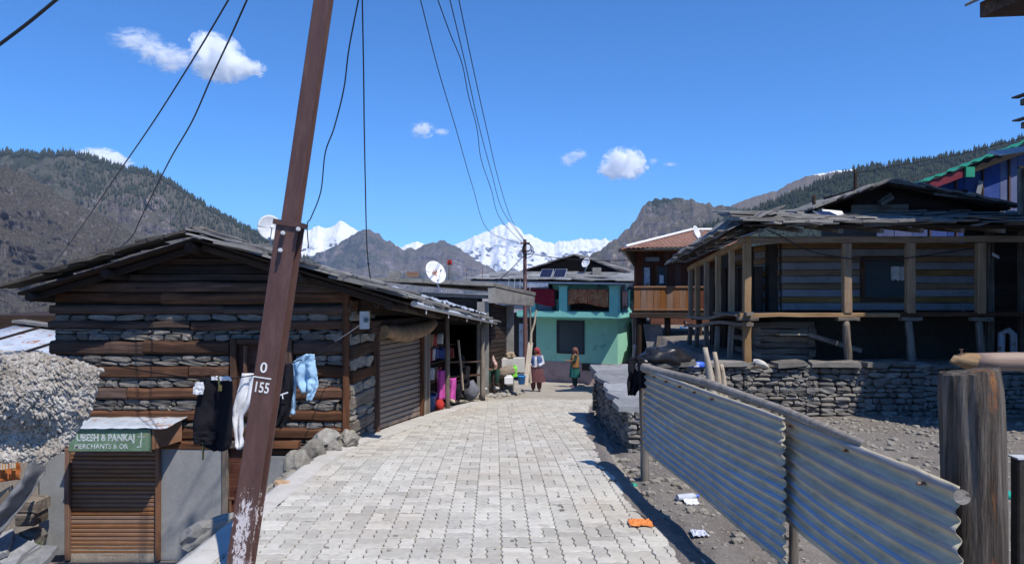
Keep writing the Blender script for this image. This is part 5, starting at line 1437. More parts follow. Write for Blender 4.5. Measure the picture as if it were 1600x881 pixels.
# inner walls: lower dark store, upper limewashed boards between timbers
q = MB(); q.box((8.0, 17.4, .66), (4.7, 4.0, 1.05)); q.box((7.9, 17.5, 1.95), (4.3, 3.6, 1.5)); q.build('wall_core', MT['core'], ph)
MT['limewash'] = surf('old_limewash', (.15, .155, .175), (.23, .235, .26), (.31, .315, .34), scale=3, fine=30, vary=.08, bump=.5)
MT['tan_board'] = wood('tan_board', (.13, .075, .035), (.24, .145, .07), (.33, .215, .115), .15)
fy_ = 15.65
z = DZ + .02; k = 0
while z < BZ - .05:
    h = .135 if k % 2 else .165
    for (xa, xb) in (((6.0, 7.75), (8.85, 10.4)) if 1.45 < z < 2.35 else ((6.0, 10.4),)):
        plank('wall_board', (xa, fy_ + RN.uniform(0, .01), z + h / 2), (xb, fy_, z + h / 2), .08 + .03 * (k % 2), h - .008, MT['tan_board'] if k % 2 else MT['limewash'], ph, jit=.004)
    # return wall on the left
    yb = fy_ + 2.6
    for (ya, yb2) in ((fy_ + .06, fy_ + .62), (fy_ + 1.05, fy_ + 2.3)):
        plank('wall_board', (5.98, ya, z + h / 2), (5.62, yb2, z + h / 2 - .05), .08 + .03 * (k % 2), h - .008, MT['tan_board'] if k % 2 else MT['limewash'], ph, jit=.004)
    z += h; k += 1
q = MB(); q.box((5.85, fy_ + .85, 1.9), (.06, .42, 1.4)); q.build('door', MT['wood_red'], ph)
wn = MB(); wn.box((8.3, fy_ + .05, 1.9), (1.05, .04, .85)); wno = wn.build('window', MT['glass_dark'], ph)
for (a, b) in (((7.76, 1.45), (7.76, 2.38)), ((8.84, 1.45), (8.84, 2.38)), ((7.72, 2.36), (8.88, 2.36)), ((7.72, 1.46), (8.88, 1.46))):
    plank('window_frame', (a[0], fy_ - .03, a[1]), (b[0], fy_ - .03, b[1]), .09, .10, MT['log_dark'], wno, up=(1, 0, 0) if a[0] == b[0] else (0, 0, 1), jit=.003)
q = MB(); q.sheet(lambda u, v: V((8.42 + .3 * u, fy_ - .0 + .02 * math.sin(u * 9), 2.2 - .28 * v - .05 * abs(math.sin(u * 9)) * v)), 12, 8, .01); q.build('curtain', MT['rag'], wno)
# lower store front: logs
z = GZ; 
while z < DZ - .3:
    h = RN.uniform(.12, .17); plank('store_log', (5.2, 15.2, z + h / 2), (6.5 + RN.uniform(-.05, .05), 15.2, z + h / 2), .16, h - .01, MT['log_grey'], ph, jit=.01, segs=5); z += h
for x in (5.25, 6.42):
    for k in range(3): plank('store_log', (x, 15.05, GZ + .14 + .27 * k), (x, 16.4, GZ + .14 + .27 * k), .13, .11, MT['log_grey'], ph, jit=.01)
plank('store_plank', P(1215, 522, 14.9), P(1270, 522, 14.9), .2, .04, MT['wood_pale'], ph)
plank('leaning_plank', P(1262, 522, 14.8), P(1345, 548, 14.8), .06, .10, MT['log_grey'], ph)
# deck, beams and posts: front
plank('deck_edge', (4.62, 14.3, DZ - .02), (7.85, 14.3, DZ - .02), .12, .085, MT['post'], ph, jit=.008, segs=8)
plank('deck_edge', (7.87, 14.32, DZ - .0), (11.6, 14.32, DZ - .0), .12, .085, MT['log_dark'], ph, jit=.008, segs=8)
for k in range(16):
    x = 4.75 + .42 * k; plank('deck_board', (x, 14.36, DZ - .03), (x - .1, 15.62, DZ - .03), .39, .035, MT['log_grey'], ph, jit=.004, segs=2)
FP = [(1167, 'post'), (1323, 'post'), (1422, 'post'), (1532, 'post'), (1620, 'post')]
for k, (px, m_) in enumerate(FP):
    x = P(px, 0, 14.3).x
    plank('porch_post', (x, 14.3, DZ + .025), (x, 14.3, BZ - .06), .15 if k == 0 else .17, .14, MT['post'], ph, up=(0, -1, 0), jit=.005, segs=6)
    if k: log('lower_post', (x + .05, 14.3, GZ - .05), (x - .03, 14.3, DZ - .14), .085, .07, MT['log_grey'], ph); 
    else: plank('lower_post', (x, 14.3, GZ - .05), (x, 14.3, DZ - .15), .15, .14, MT['post'], ph, up=(0, -1, 0), jit=.005)
    plank('bracket', (x - .2, 14.3, DZ - .10), (x + .22, 14.3, DZ - .10), .16, .075, MT['log_grey'], ph, jit=.008)
plank('eave_beam', (4.6, 14.3, BZ + .0), (11.6, 14.3, BZ + .02), .13, .13, MT['post'], ph, jit=.008, segs=10)
# left side posts, getting lower with distance
LPX = [(1143, 15.3), (1122, 16.2), (1104, 17.2), (1090, 18.1), (1079, 18.8)]
for (px, y) in LPX:
    x = P(px, 0, y).x; d = y - 14.3
    plank('porch_post', (x, y, DZ - .07 * d + .03), (x, y, BZ - .105 * d - .05), .12, .11, MT['post'], ph, up=(0, -1, 0), jit=.006, segs=5)
    plank('lower_post', (x - RN.uniform(0, .06), y, GZ - .35), (x, y, DZ - .07 * d - .22), .11, .10, MT['log_grey'], ph, up=(0, -1, 0), jit=.008, segs=4)
plank('side_beam', (4.77, 14.2, BZ - .0), (4.78, 19.0, BZ - .50), .11, .13, MT['post'], ph, jit=.008, segs=6)
for (dz, nm) in ((-.02, 'deck_rail'), (-.20, 'deck_rail')):
    q = MB(); q.sheet(lambda u, v: V((4.70 + .14 * v, 14.1 + 4.9 * u, DZ + dz - .07 * 4.9 * u + .035 * math.sin(u * 8 + dz * 9))), 20, 1, .07, False); q.build(nm, MT['log_grey'], ph)
q = MB(); q.sheet(lambda u, v: V((4.8 + 1.2 * v, 14.4 + 4.5 * u, DZ - .05 - .07 * 4.5 * u)), 4, 2, .03, False); q.build('side_deck', MT['log_dark'], ph)
# back interior planks seen through the left side
for k in range(8):
    y = 16.0 + .42 * k; plank('inner_board', (5.6 - .03 * k, y, GZ), (5.6 - .03 * k, y, 2.2), .05, .4, MT['plank_black'], ph, up=(0, 1, 0), segs=2)
# roof: low slate slopes, upper clerestory block and its own cap roof
def rf(s, t):   # front slope; s 0 ridge .. 1 eave; t along x
    return lerp(lerp((5.5, 18.0, 3.62), (11.6, 18.0, 3.72), t), lerp((4.55, 13.85, 3.0), (12.0, 13.85, 2.98), t), s)
def rl(s, t):   # left slope; t away from the viewer
    return lerp(lerp((5.5, 14.6, 3.30), (5.5, 18.6, 3.3), t), lerp((4.42, 13.85, 2.92), (4.40, 19.4, 2.42), t), s)
q = MB(); q.sheet(lambda u, v: rf(v, u) + V((0, 0, -.06)), 10, 5, .04, False); q.sheet(lambda u, v: rl(1 - v, u) + V((0, 0, -.07)), 6, 3, .04, False)
pr = q.build('roof', MT['plank_black'], ph)
slope(rf, 6, .7, 7.4, MT['slate'], pr, (.025, .05), tilt=.06)
slope(rl, 3, .6, 5.4, MT['slate'], pr, (.025, .045), tilt=.05)
for k in range(9):
    s = .1 + .1 * k; x = 4.9 + .8 * k
    plank('rafter', (x, 13.9, 2.86), (x, 15.6, 3.08), .08, .09, MT['log_grey'], pr)
for k in range(6):
    y = 14.6 + .8 * k; plank('rafter', (4.46, y, 2.84 - .09 * (y - 13.85)), (5.5, y, 3.16 - .05 * (y - 13.85)), .09, .08, MT['log_grey'], pr)
for k in range(7):   # boards lining the left overhang
    y = 14.3 + .72 * k; plank('soffit_board', (4.6, y, 2.80 - .085 * (y - 13.85)), (5.6, y, 3.12 - .05 * (y - 13.85)), .66, .02, MT['limewash'], pr, segs=2)
for k in range(26):   # stacked eave slates and planks
    x = 4.55 + 7.0 * RN.random(); w = RN.uniform(.5, 1.4)
    plank('eave_slab', (x, 13.85 + RN.uniform(-.05, .35), 3.0 + RN.uniform(-.05, .12)), (x + w, 13.85 + RN.uniform(-.05, .3), 3.0 + RN.uniform(-.05, .12)), .35, RN.uniform(.02, .045), RN.choice((MT['slate'], MT['slate'], MT['log_grey'])), pr, jit=.012, ch=.1)
for k in range(14):
    y = 14 + 5.2 * RN.random(); d = y - 13.85
    plank('eave_slab', (4.42 + RN.uniform(-.04, .2), y, 2.95 - .09 * d), (4.42 + RN.uniform(-.04, .2), y + RN.uniform(.5, 1), 2.95 - .09 * d - .05), .35, .03, MT['slate'], pr, jit=.012, ch=.1)
cl = MB(); cl.box((9.4, 17.4, 3.72), (2.7, 1.6, .62)); cl.build('clerestory', MT['plank_black'], pr)
plank('clerestory_board', P(1330, 326, 16.5), P(1418, 325, 16.5), .06, .17, MT['log_grey'], pr, segs=5)
def uf(s, t):
    return lerp(lerp((8.6, 16.1, 4.10), (8.6, 18.8, 4.10), t), lerp((6.9, 16.1, 3.52), (6.9, 18.8, 3.5), t), s)
def ur(s, t):
    return lerp(lerp((8.6, 16.1, 4.10), (8.6, 18.8, 4.10), t), lerp((11.4, 16.1, 3.55), (11.4, 18.8, 3.55), t), s)
q = MB(); q.sheet(lambda u, v: uf(1 - v, u) + V((0, 0, -.05)), 4, 4, .04, False); q.sheet(lambda u, v: ur(v, u) + V((0, 0, -.05)), 4, 4, .04, False); q.build('cap_roof', MT['plank_black'], pr)
slope(uf, 5, .7, 2.7, MT['slate'], pr, (.03, .05), tilt=.05); slope(ur, 5, .7, 2.7, MT['slate'], pr, (.03, .05), tilt=.05)
for fn in (uf, ur):
    for k in range(5):
        s0 = .02 + .2 * k; plank('cap_slab', fn(s0 + .24, 0) + V((0, -.06, .05)), fn(s0, 0) + V((0, -.06, .08 + .02 * (k % 2))), .3, .05, MT['slate'], pr, jit=.015, ch=.1)
plank('chimney_post', P(1375, 318, 16.2), P(1394, 306, 16.2), .1, .16, MT['log_grey'], pr)
# things lying on that roof
sp_ = thing('solar_panel', 'small tilted solar panel on the porch house slate roof', 'solar panel', P(1288, 333, 15.4))
MT['pv'] = flat('dark_solar_glass', (.015, .02, .05), .15); MT['alu'] = flat('aluminium_frame', (.55, .57, .60), .35, metal=.6)
def panel(t, c, u, v, w, h, nx, ny):
    u = V(u).normalized(); v = V(v).normalized(); n = u.cross(v)
    R_ = Matrix((u, v, n)).transposed()
    q = MB(); q.box(c, (w, h, .025), R_); q.build('frame', MT['alu'], t)
    for i in range(nx):
        for j in range(ny):
            cc = V(c) + u * ((i + .5) / nx - .5) * w * .94 + v * ((j + .5) / ny - .5) * h * .94 + n * .014
            q = MB(); q.box(cc, (w * .92 / nx, h * .92 / ny, .006), R_); q.build('cell', MT['pv'], t)
panel(sp_, P(1290, 334, 15.4), (1, -.1, -.05), (-.35, .8, .42), .36, .26, 3, 2)
q = MB(); q.sheet(lambda u, v: P(1292 + 32 * u, 343 - 18 * v + 3 * u, 15.6) + V((0, .25 * v, 0)), 4, 3, .01); MT['white_sheet'] = flat('white_tin_sheet', (.72, .73, .74), .5); tag(q.build('white_sheet', MT['white_sheet']), 'white metal sheet lying on the slate roof beside the small solar panel', 'metal sheet')
q = MB(); q.sheet(lambda u, v: P(1345 + 28 * u, 346 - 5 * v, 14.6) + V((0, .2 * v, .01 * math.sin(u * 9))), 6, 2, .008); tag(q.build('green_sheet', MT['teal_plastic']), 'torn green plastic strip on the porch house eave', 'plastic sheet')
# ================================================================ far end of the street
# ---- concrete shop with a flat slab roof
cb_ = thing('concrete_shop', 'unfinished grey concrete shop with a flat slab roof beyond the stall', 'building', (-.9, 20, -1.4))
def hexp(m, b, t): m.hexa([V(p) for p in b] + [V(p) for p in t])
q = MB()
q.sheet(lambda u, v: lerp(lerp((-3.6, 18.4, 1.98), (-.50, 18.6, 1.84), u), lerp((-3.0, 24, 1.80), (.75, 22.2, 1.52), u), v) + V((0, 0, .02 * pnoise((u * 9, v * 9, 0)))), 16, 12, .10, False)
slab = q.build('roof_slab', MT['concrete'], cb_)
q = MB(); q.hexa([(-.62, 18.62, 1.30), (-.46, 18.62, 1.30), (.70, 22.15, 1.10), (.5, 22.15, 1.10), (-.64, 18.62, 1.70), (-.47, 18.62, 1.70), (.72, 22.15, 1.38), (.5, 22.15, 1.38)]); q.build('ring_beam', MT['concrete'], cb_)
q = MB(); q.hexa([(-3.4, 19.1, 1.50), (-.64, 18.9, 1.40), (-.64, 19.05, 1.40), (-3.4, 19.3, 1.50), (-3.4, 19.1, 1.60), (-.64, 18.9, 1.50), (-.64, 19.05, 1.5), (-3.4, 19.3, 1.60)]); q.build('ring_beam', MT['concrete'], cb_)
for (x0_, x1_, y_, zt) in ((-.93, -.62, 18.75, 1.32), (-.22, .06, 21.2, 1.14)):
    q = MB(); q.box(((x0_ + x1_) / 2, y_ + .16, (zt - 2.0) / 2), (x1_ - x0_, .32, zt + 2.0)); q.build('column', MT['concrete'], cb_)
shutter(cb_, (-.58, 19.05), (-.18, 21.15), -1.2, -1.3, 1.3, 1.12, .12, MT['plank_black'], .04)
q = MB(); q.box((-2.6, 20.2, 0), (3.4, 2.4, 2.8)); q.build('inner_wall', MT['core'], cb_)
for k in range(6):
    x = -2.9 + .42 * k; q = MB(); q.tube([(x, 18.9, 1.9), (x + .01, 18.9, 2.25)], .008, 5); q.build('rebar', MT['rust_frame'], slab)
for k in range(5):
    q = MB(); t_ = k / 4; p = lerp((-.1, 19.9, 1.7), (.55, 21.9, 1.5), t_); q.tube([p, p + V((.02, 0, .32))], .007, 5); q.build('rebar', MT['gutter'], slab)
for (u, v) in ((.15, .06), (.3, .12), (.5, .05)):
    p = lerp((-3.6, 18.6, 2.0), (-.5, 18.8, 1.86), u); q = MB(); q.box(p + V((0, .2, .07)), (.3, .2, .14), None, .03); o = q.build('block', MT['wood_orange'] if v > .1 else MT['concrete'], None)
    tag(o, {.15: 'leftmost pale block lying on the flat slab roof', .3: 'orange wooden block on the flat slab roof', .5: 'pale block nearest the corner of the flat slab roof'}[u], 'block')
q = MB(); q.sheet(lambda u, v: P(794 + 5 * u, 452 + 12 * v + 2 * u, 20.3), 3, 4, .01); tag(q.build('paper_scrap', MT['white_cloth']), 'white scrap hanging from the edge of the concrete slab', 'scrap')
fl_ = thing('red_flag', 'small red flag on a thin stick above the slab roof', 'flag', P(701, 440, 18.9))
q = MB(); q.tube([P(701, 440, 18.9), P(702, 405, 18.9)], .01, 6); q.build('stick', MT['log_dark'], fl_)
q = MB(); q.sheet(lambda u, v: P(699 + 7 * u, 406 + 8 * v, 18.9) + V((0, .03 * math.sin(u * 6), 0)), 6, 3, .008); q.build('cloth', MT['red_cloth'], fl_)
# rubble bank, blocks, sacks and cans in front
bank = MB()
def bk(u, v):
    y = 18.6 + 4.6 * u; l = edge(LEFT, y); x = l - .9 + 1.1 * v
    return V((x, y, road_z(y) + .42 * (1 - v) ** 1.3 + .10 * pnoise((u * 7, v * 4, 2)) * (1 - v) + .0))
bank.sheet(lambda u, v: bk(v, u), 12, 30, .25)
tag(bank.build('rubble_bank', MT['dust']), kind='structure')
rs_ = MB()
for k in range(240):
    u = RN.random(); v = RN.random(); p = bk(u, v); me = RN.choice(BOULD); sc = RN.uniform(.05, .20)
    M = Matrix.Translation(p + V((0, 0, sc * .2))) @ Matrix.Rotation(RN.uniform(0, 6), 4, 'Z') @ Matrix.Diagonal((sc * 1.3, sc, sc * .7, 1))
    rs_.add([M @ w.co for w in me.vertices], [tuple(f.vertices) for f in me.polygons], False)
tag(rs_.build('rubble', MT['stone_pale']), 'pale rubble heaped along the foot of the concrete shop', 'rubble', kind='stuff')
def mass(name, lab, cat, c, r, mat, seed, amp=.25, rot=None, flatz=None):
    q = MB(); lump(q, (0, 0, 0), r, seed, amp, 3, flatz)
    o = put(name, q.mesh(name), mat, None, Matrix.Translation(V(c)) @ (Matrix.Rotation(rot, 4, 'Y') if rot else Matrix.Identity(4))); return tag(o, lab, cat)
MT['sack'] = cloth('brown_sack', (.24, .20, .155), .2); MT['sack_grey'] = cloth('grey_sack', (.14, .145, .17), .2)
mass('sack', 'long brown sack lying behind the seated man in front of the concrete shop', 'sack', P(789, 581, 20.2), (.34, .2, .15), MT['sack'], 3, .2, rad(-14))
mass('sack', 'dark grey sack slumped on the kerb inside the second porch post', 'sack', P(735, 610, 17.4), (.20, .2, .26), MT['sack_grey'], 8, .25, None, -.24)
for (px, py, w, h, lab) in ((782, 566, 22, 13, 'grey concrete block nearest the dark shutter column'), (797, 567, 13, 12, 'middle grey concrete block of the row by the column'), (811, 570, 18, 22, 'largest grey concrete block, right end of the row'), (762, 585, 26, 8, 'flat grey stone that the seated man sits on')):
    q = MB(); q.box(P(px, py, 20.6), (w / 53.4, .3, h / 53.4), None, .015); tag(q.build('concrete_block', MT['concrete_pale']), lab, 'block')
for k in range(9):
    a = P(768 + RN.uniform(-3, 5), 548 + 2.4 * k, 20.9); b = P(800 + RN.uniform(-6, 4), 560 + 1.5 * k, 20.9)
    log('log', a, b, .05, .045, MT['plank_black'] if k < 5 else MT['log_grey'], WOODP if k else (globals().__setitem__('WOODP', thing('firewood', 'stack of dark split firewood poles against the concrete column', 'firewood', P(785, 565, 20.9))) or WOODP))
mass('straw_bundle', 'tan bundle of straw and twigs on top of the firewood', 'bundle', P(797, 555, 20.7), (.15, .12, .10), MT['tan_cloth'], 6, .5)
def can(label, c, w, d, h, mat):
    t = thing('jerrycan', label, 'jerrycan', c); q = MB(); c = V(c)
    q.box(c + V((0, 0, h * .4)), (w, d, h * .8), None, .004); q.hexa([c + V((x * w * .5, y * d * .5, h * .8)) for x, y in ((-1, -1), (1, -1), (1, 1), (-1, 1))] + [c + V((x * w * .22, y * d * .3, h * .92)) for x, y in ((-1, -1), (1, -1), (1, 1), (-1, 1))]); q.tube([c + V((w * .1, 0, h * .9)), c + V((w * .1, 0, h))], .025, 8); q.build('body', mat, t)
    q = MB(); q.tube([c + V((-w * .35, 0, h * .8)), c + V((-w * .2, 0, h * 1.02)), c + V((w * .25, 0, h * 1.02)), c + V((w * .4, 0, h * .8))], .018, 6); q.build('handle', mat, t)
    return t
can('lime green jerrycan standing by the long brown sack', P(804, 588, 20.2), .16, .14, .30, MT['green_plastic'])
can('white jerrycan on the rubble left of the blue bucket', P(795, 599, 19.9), .24, .18, .22, MT['white_plastic'])
bucket('bright blue bucket tipped in the rubble behind the woman in the maroon tunic', P(815, 600, 20.4), .12, .24, flat('bright_blue_bucket', (.03, .22, .60), .35))
MT['lime_rag'] = cloth('dull_white_rag', (.42, .42, .41), .25)
mass('rag', 'crumpled white rag at the foot of the second porch post', 'rag', P(757, 607, 18.5), (.07, .06, .03), MT['lime_rag'], 2, .4)
mass('rag', 'white plastic scrap among the rubble beside the seated man', 'rag', P(775, 606, 19.2), (.10, .07, .035), MT['lime_rag'], 12, .5)
# ---- second pole and crooked sticks
mp_ = thing('electric_pole', 'thin reddish electric pole with coiled wires in front of the green house', 'pole', (.46, 24, -1.5))
MT['pole_red'] = metal_mat('red_primer', (.15, .065, .055), (.09, .05, .04))
q = MB(); q.tube([P(821, 600, 24), P(820, 374, 24)], [.085, .06], 10); q.build('shaft', MT['pole_red'], mp_)
q = MB()
for k in range(3):
    c = P(823 + k, 386 + 3 * k, 23.9); r = .13 + .03 * k
    q.tube([c + V((math.cos(a) * r, .02 * k, math.sin(a) * r * 1.2)) for a in np.linspace(0, 6.28, 13)], .012, 5)
q.tube([P(816, 395, 23.9), P(819, 384, 23.9), P(823, 398, 23.9), P(818, 410, 23.9), P(822, 424, 23.9)], .016, 5); q.build('wire_coil', MT['black_cloth'], mp_)
for z in (380, 392): plank('crossbar', P(813, z, 23.95), P(828, z, 23.95), .05, .05, MT['pole_red'], mp_)
def stick(label, pts, r, mat):
    q = MB(); q.tube(pts, r, 8); tag(q.build('stick', mat), label, 'pole', 'crooked poles by the green house')
stick('pale barkless crooked branch propped before the green house', [P(838, 484, 23), P(835, 505, 23), P(830, 520, 23), P(829, 545, 23), P(827, 570, 23), P(829, 598, 23)], [.025, .035, .04, .05, .045, .05], MT['wood_pale'])
stick('thin straight dark stick between the red pole and the pale branch', [P(828, 478, 23.4), P(830, 560, 23.4)], .03, MT['log_grey'])
o = plank('board', P(821, 603, 22.6), P(829, 535, 23.0), .16, .04, MT['wood_pale'], None, up=(0, -1, 0)); tag(o, 'pale board leaning at the foot of the thin red pole', 'board')

# ---- mint green house
gh = thing('green_house', 'mint green house with a balcony and slate roof at the end of the street', 'house', (2.5, 28.5, -2.2))
GO = V((1.0, 29.0, 0)); GU = V((.913, -.407, 0)); GW = V((.407, .913, 0))
def G(a, b, z): return GO + GU * a + GW * b + V((0, 0, z))
def gbox(a0, a1, b0, b1, z0, z1):
    return [G(a0, b0, z0), G(a1, b0, z0), G(a1, b1, z0), G(a0, b1, z0), G(a0, b0, z1), G(a1, b0, z1), G(a1, b1, z1), G(a0, b1, z1)]
def gput(name, mat, boxes, parent=gh):
    q = MB()
    for b in boxes: q.hexa(gbox(*b))
    return q.build(name, mat, parent)
MT['mint'] = surf('mint_wall_paint', (.26, .55, .41), (.29, .61, .465), (.33, .66, .51), scale=1.6, fine=20, rough=.75, bump=.1, vary=0, spot=(1.3, .60, (.17, .40, .31)))
MT['mint_light'] = surf('mint_trim_paint', (.20, .54, .45), (.235, .60, .51), (.27, .64, .56), scale=2, fine=20, rough=.7, bump=.1, vary=0)
MT['pink_wall'] = surf('dusty_pink_render', (.30, .215, .205), (.37, .27, .26), (.43, .335, .32), scale=2.2, fine=24, rough=.9, bump=.2, vary=0, spot=(2, .6, (.26, .20, .18)))
MT['lilac'] = surf('pale_lilac_paint', (.38, .38, .45), (.46, .46, .53), scale=2, vary=0, bump=.1)
wl_ = gput('wall', MT['mint'], [(0, 3.44, 0, 5, -1.38, .47)])
gput('plinth', MT['pink_wall'], [(-.015, 3.455, -.015, 5, -2.6, -1.38)])
gput('dark_passage', MT['core'], [(-2.0, -.02, .5, 4, -2.4, .47)])
gput('passage_door', MT['sheet_blue'], [(-.95, -.55, .40, .46, -1.9, .1)])
wn_ = gput('window', MT['glass_dark'], [(.93, 2.05, -.012, .05, -1.02, .28)])
MT['dark_frame'] = flat('dark_window_frame', (.02, .022, .03), .4)
for (a0, a1, z0, z1) in ((.90, .96, -1.04, .30), (2.02, 2.08, -1.04, .30), (.96, 2.02, .24, .30), (.96, 2.02, -1.04, -.98), (.96, 1.0, -.98, .24)):
    gput('frame', MT['dark_frame'], [(a0, a1, -.035, .02, z0, z1)], wn_)
MT['curtain'] = cloth('dark_curtain', (.035, .035, .06), .3)
vt = gput('vent', MT['dark_frame'], [(1.98, 2.36, -.035, .02, -1.68, -1.40)])
for k in range(4): gput('louvre', MT['core'], [(2.0, 2.34, -.045, -.036, -1.66 + .065 * k, -1.62 + .065 * k)], vt)
gput('balcony_slab', MT['mint_light'], [(-.45, 3.82, -.98, 5.0, .48, .70)])
gput('slab_lip', MT['mint'], [(-.42, 3.78, -.94, 4.8, .43, .478)])
for (a, b, w, h, l) in ((.22, -.80, .22, .62, ''), (1.52, -.80, .34, .96, ''), (3.55, -.80, .34, .98, ''), (3.66, .45, .26, .80, ''), (3.66, 1.7, .26, .80, ''), (.85, .4, .2, .4, '')):
    pl_ = gput('pillar', MT['mint_light'], [(a - w / 2, a + w / 2, b - w / 2, b + w / 2, .70, .70 + h)])
    gput('pillar_cap', MT['mint_light'], [(a - w / 2 - .03, a + w / 2 + .03, b - w / 2 - .03, b + w / 2 + .03, .70 + h, .74 + h)], pl_)
for z in (1.05, 1.52):
    q = MB(); q.tube([G(-.3, -.8, z), G(3.55, -.8, z)], .022, 6); q.tube([G(3.66, -.6, z), G(3.66, 1.7, z)], .022, 6); q.build('railing', MT['rust_frame'], gh)
MT['rug'] = None
def _rug(name, cs):
    n = NT(name); co = n.coords(rnd=False); v = n.n('ShaderNodeTexVoronoi'); v.inputs['Scale'].default_value = 5; n.l(co, v.inputs['Vector'])
    a = n.noise(co, 7, 4, .6, 1.5); w = n.n('ShaderNodeTexWave'); w.inputs['Scale'].default_value = 3.0; w.inputs['Distortion'].default_value = 6; n.l(co, w.inputs['Vector'])
    col = n.mix(n.ramp(w.outputs['Fac'], [(.4, 0.0), (.55, 1.0)]), n.ramp(v.outputs['Distance'], [(.2, cs[0]), (.5, cs[1])]), n.ramp(a, [(.4, cs[2]), (.6, cs[3])]))
    return n.done(col, .95, n.bump(a, .4, .02), 0, .1)
MT['rug'] = _rug('patterned_rug', ((.36, .05, .035), (.46, .17, .06), (.16, .04, .04), (.42, .30, .17)))
MT['rug_pink'] = _rug('pink_patterned_cloth', ((.50, .20, .16), (.55, .33, .27), (.40, .12, .10), (.6, .45, .38)))
MT['rug_red'] = cloth('crimson_blanket', (.26, .018, .035), .2)
def hang(label, a0, a1, b, ztop, drop, mat, side=False, name='rug', grp='rugs hung over the balcony rail'):
    q = MB()
    def fn(u, v):
        s = a0 + (a1 - a0) * u; d = .05 * math.sin(u * 11 + v) * v
        z = ztop - drop * v * (1 - .12 * math.sin(u * 5))
        return (G(s, b - .05 - d, z) if not side else G(b + .05 + d, s, z))
    q.sheet(fn, 20, 8, .025); o = q.build(name, mat); tag(o, label, 'rug', grp)
hang('crimson blanket over the balcony rail left of the first mint pillar', -.35, 1.15, -.86, 1.58, .62, MT['rug_red'])
hang('wide brown and red patterned rug between the two mint balcony pillars', 1.74, 3.34, -.86, 1.58, .62, MT['rug'])
hang('pink patterned cloth on the right end rail of the balcony', -.55, .28, 3.70, 1.50, .62, MT['rug_pink'], True)
# upper storey
gput('upper_wall', MT['wood_red'], [(.6, 3.3, .9, 4.5, .70, 1.62)])
gput('upper_wall_pale', MT['lilac'], [(-1.9, .56, .35, 4.5, .70, 1.62)])
gput('frieze', MT['mint'], [(.4, 3.7, .3, .5, 1.50, 1.86)])
for (a0, a1) in ((-1.35, -.75), (-.3, .25)):
    w_ = gput('window', MT['glass_dark'], [(a0, a1, .315, .36, 1.02, 1.5)])
    for a in (a0, (a0 + a1) / 2 - .02, a1 - .05): gput('frame', MT['lilac'], [(a, a + .05, .29, .33, 1.0, 1.52)], w_)
gput('corner_post', MT['lilac'], [(3.55, 3.68, .2, .33, .70, 1.84)])
gput('shed_wall', MT['log_grey'], [(3.75, 4.6, 1.2, 3.5, .4, 1.75)])
q = MB(); q.loft([(G(2.62, .2, 1.45), .05, .05), (G(2.62, .2, 1.60), .11, .11), (G(2.62, .2, 1.72), .05, .05)], 10); q.tube([G(2.62, .2, 1.1), G(2.62, .2, 1.5)], .03, 6); tag(q.build('water_filter', MT['lilac']), 'pale standing fixture behind the patterned rug on the balcony', 'fixture')
pl2 = thing('hanging_lamp', 'black hanging lamp under the eave above the crimson blanket', 'lamp', G(.75, -.3, 1.75))
q = MB(); q.loft([(G(.75, -.3, 1.42), .17, .17), (G(.75, -.3, 1.52), .11, .11), (G(.75, -.3, 1.75), .07, .07)], 12); q.build('shade', MT['dark_frame'], pl2)
q = MB(); q.loft([(G(.75, -.3, 1.34), .06, .06), (G(.75, -.3, 1.42), .16, .16)], 12); q.build('bulb_cover', MT['white_plastic'], pl2)
def grf(s, t): return lerp(lerp(G(-1.9, .95, 2.30), G(4.1, .95, 2.22), t), lerp(G(-2.4, -1.25, 1.97), G(4.35, -1.25, 1.88), t), s)
q = MB(); q.sheet(lambda u, v: grf(v, u) + V((0, 0, -.07)), 8, 3, .05, False); gr_ = q.build('roof', MT['plank_black'], gh)
slope(grf, 4, .72, 6.3, MT['slate_blue'], gr_, (.03, .05), tilt=.07)
q = MB(); q.hexa([grf(1, 0) + V((0, 0, -.13)), grf(1, 1) + V((0, 0, -.13)), grf(.97, 1) + V((0, 0, -.13)), grf(.97, 0) + V((0, 0, -.13)), grf(1, 0) + V((0, 0, -.05)), grf(1, 1) + V((0, 0, -.05)), grf(.97, 1) + V((0, 0, -.05)), grf(.97, 0) + V((0, 0, -.05))]); q.build('eave_board', MT['gutter'], gr_)
q = MB(); q.hexa([G(-1.0, .9, 2.15), G(3.6, .9, 2.05), G(3.6, 4.8, 2.05), G(-1.0, 4.8, 2.15), G(1.2, .9, 2.86), G(1.5, .9, 2.86), G(1.5, 4.8, 2.86), G(1.2, 4.8, 2.86)]); q.build('gable', MT['plank_black'], gr_)
for (a, b) in (((-1.5, 2.16), (1.35, 2.98)), ((1.35, 2.98), (4.2, 2.10))):
    for k in range(5):
        t0 = k / 5; t1 = min(1, (k + 1.25) / 5)
        plank('verge_slab', G(a[0] + (b[0] - a[0]) * t0, 1.4, a[1] + (b[1] - a[1]) * t0 + .02 * (k % 2)), G(a[0] + (b[0] - a[0]) * t1, 1.4, a[1] + (b[1] - a[1]) * t1 - .01 + .02 * (k % 2)), 1.4, .05, MT['slate'], gr_, jit=.012, ch=.1)
q = MB(); q.box(G(2.55, .1, 2.28), (.34, .3, .28)); q.build('chimney', MT['concrete'], gr_)
for (px, lab) in ((850, 'left of the two solar panels on the green house roof'), (871, 'right of the two solar panels on the green house roof')):
    t = thing('solar_panel', lab, 'solar panel', P(px + 5, 432, 27.6), 'solar panels on the green house'); panel(t, P(px + 4, 427, 27.7), GU, GW * .6 + V((0, 0, .62)), .50, .46, 3, 3)
dish('small white satellite dish on the green house roof by the chimney', P(916, 411, 28.2), .40, (-.55, -.6, .35), P(914, 424, 28.2), MT['dish_white'])

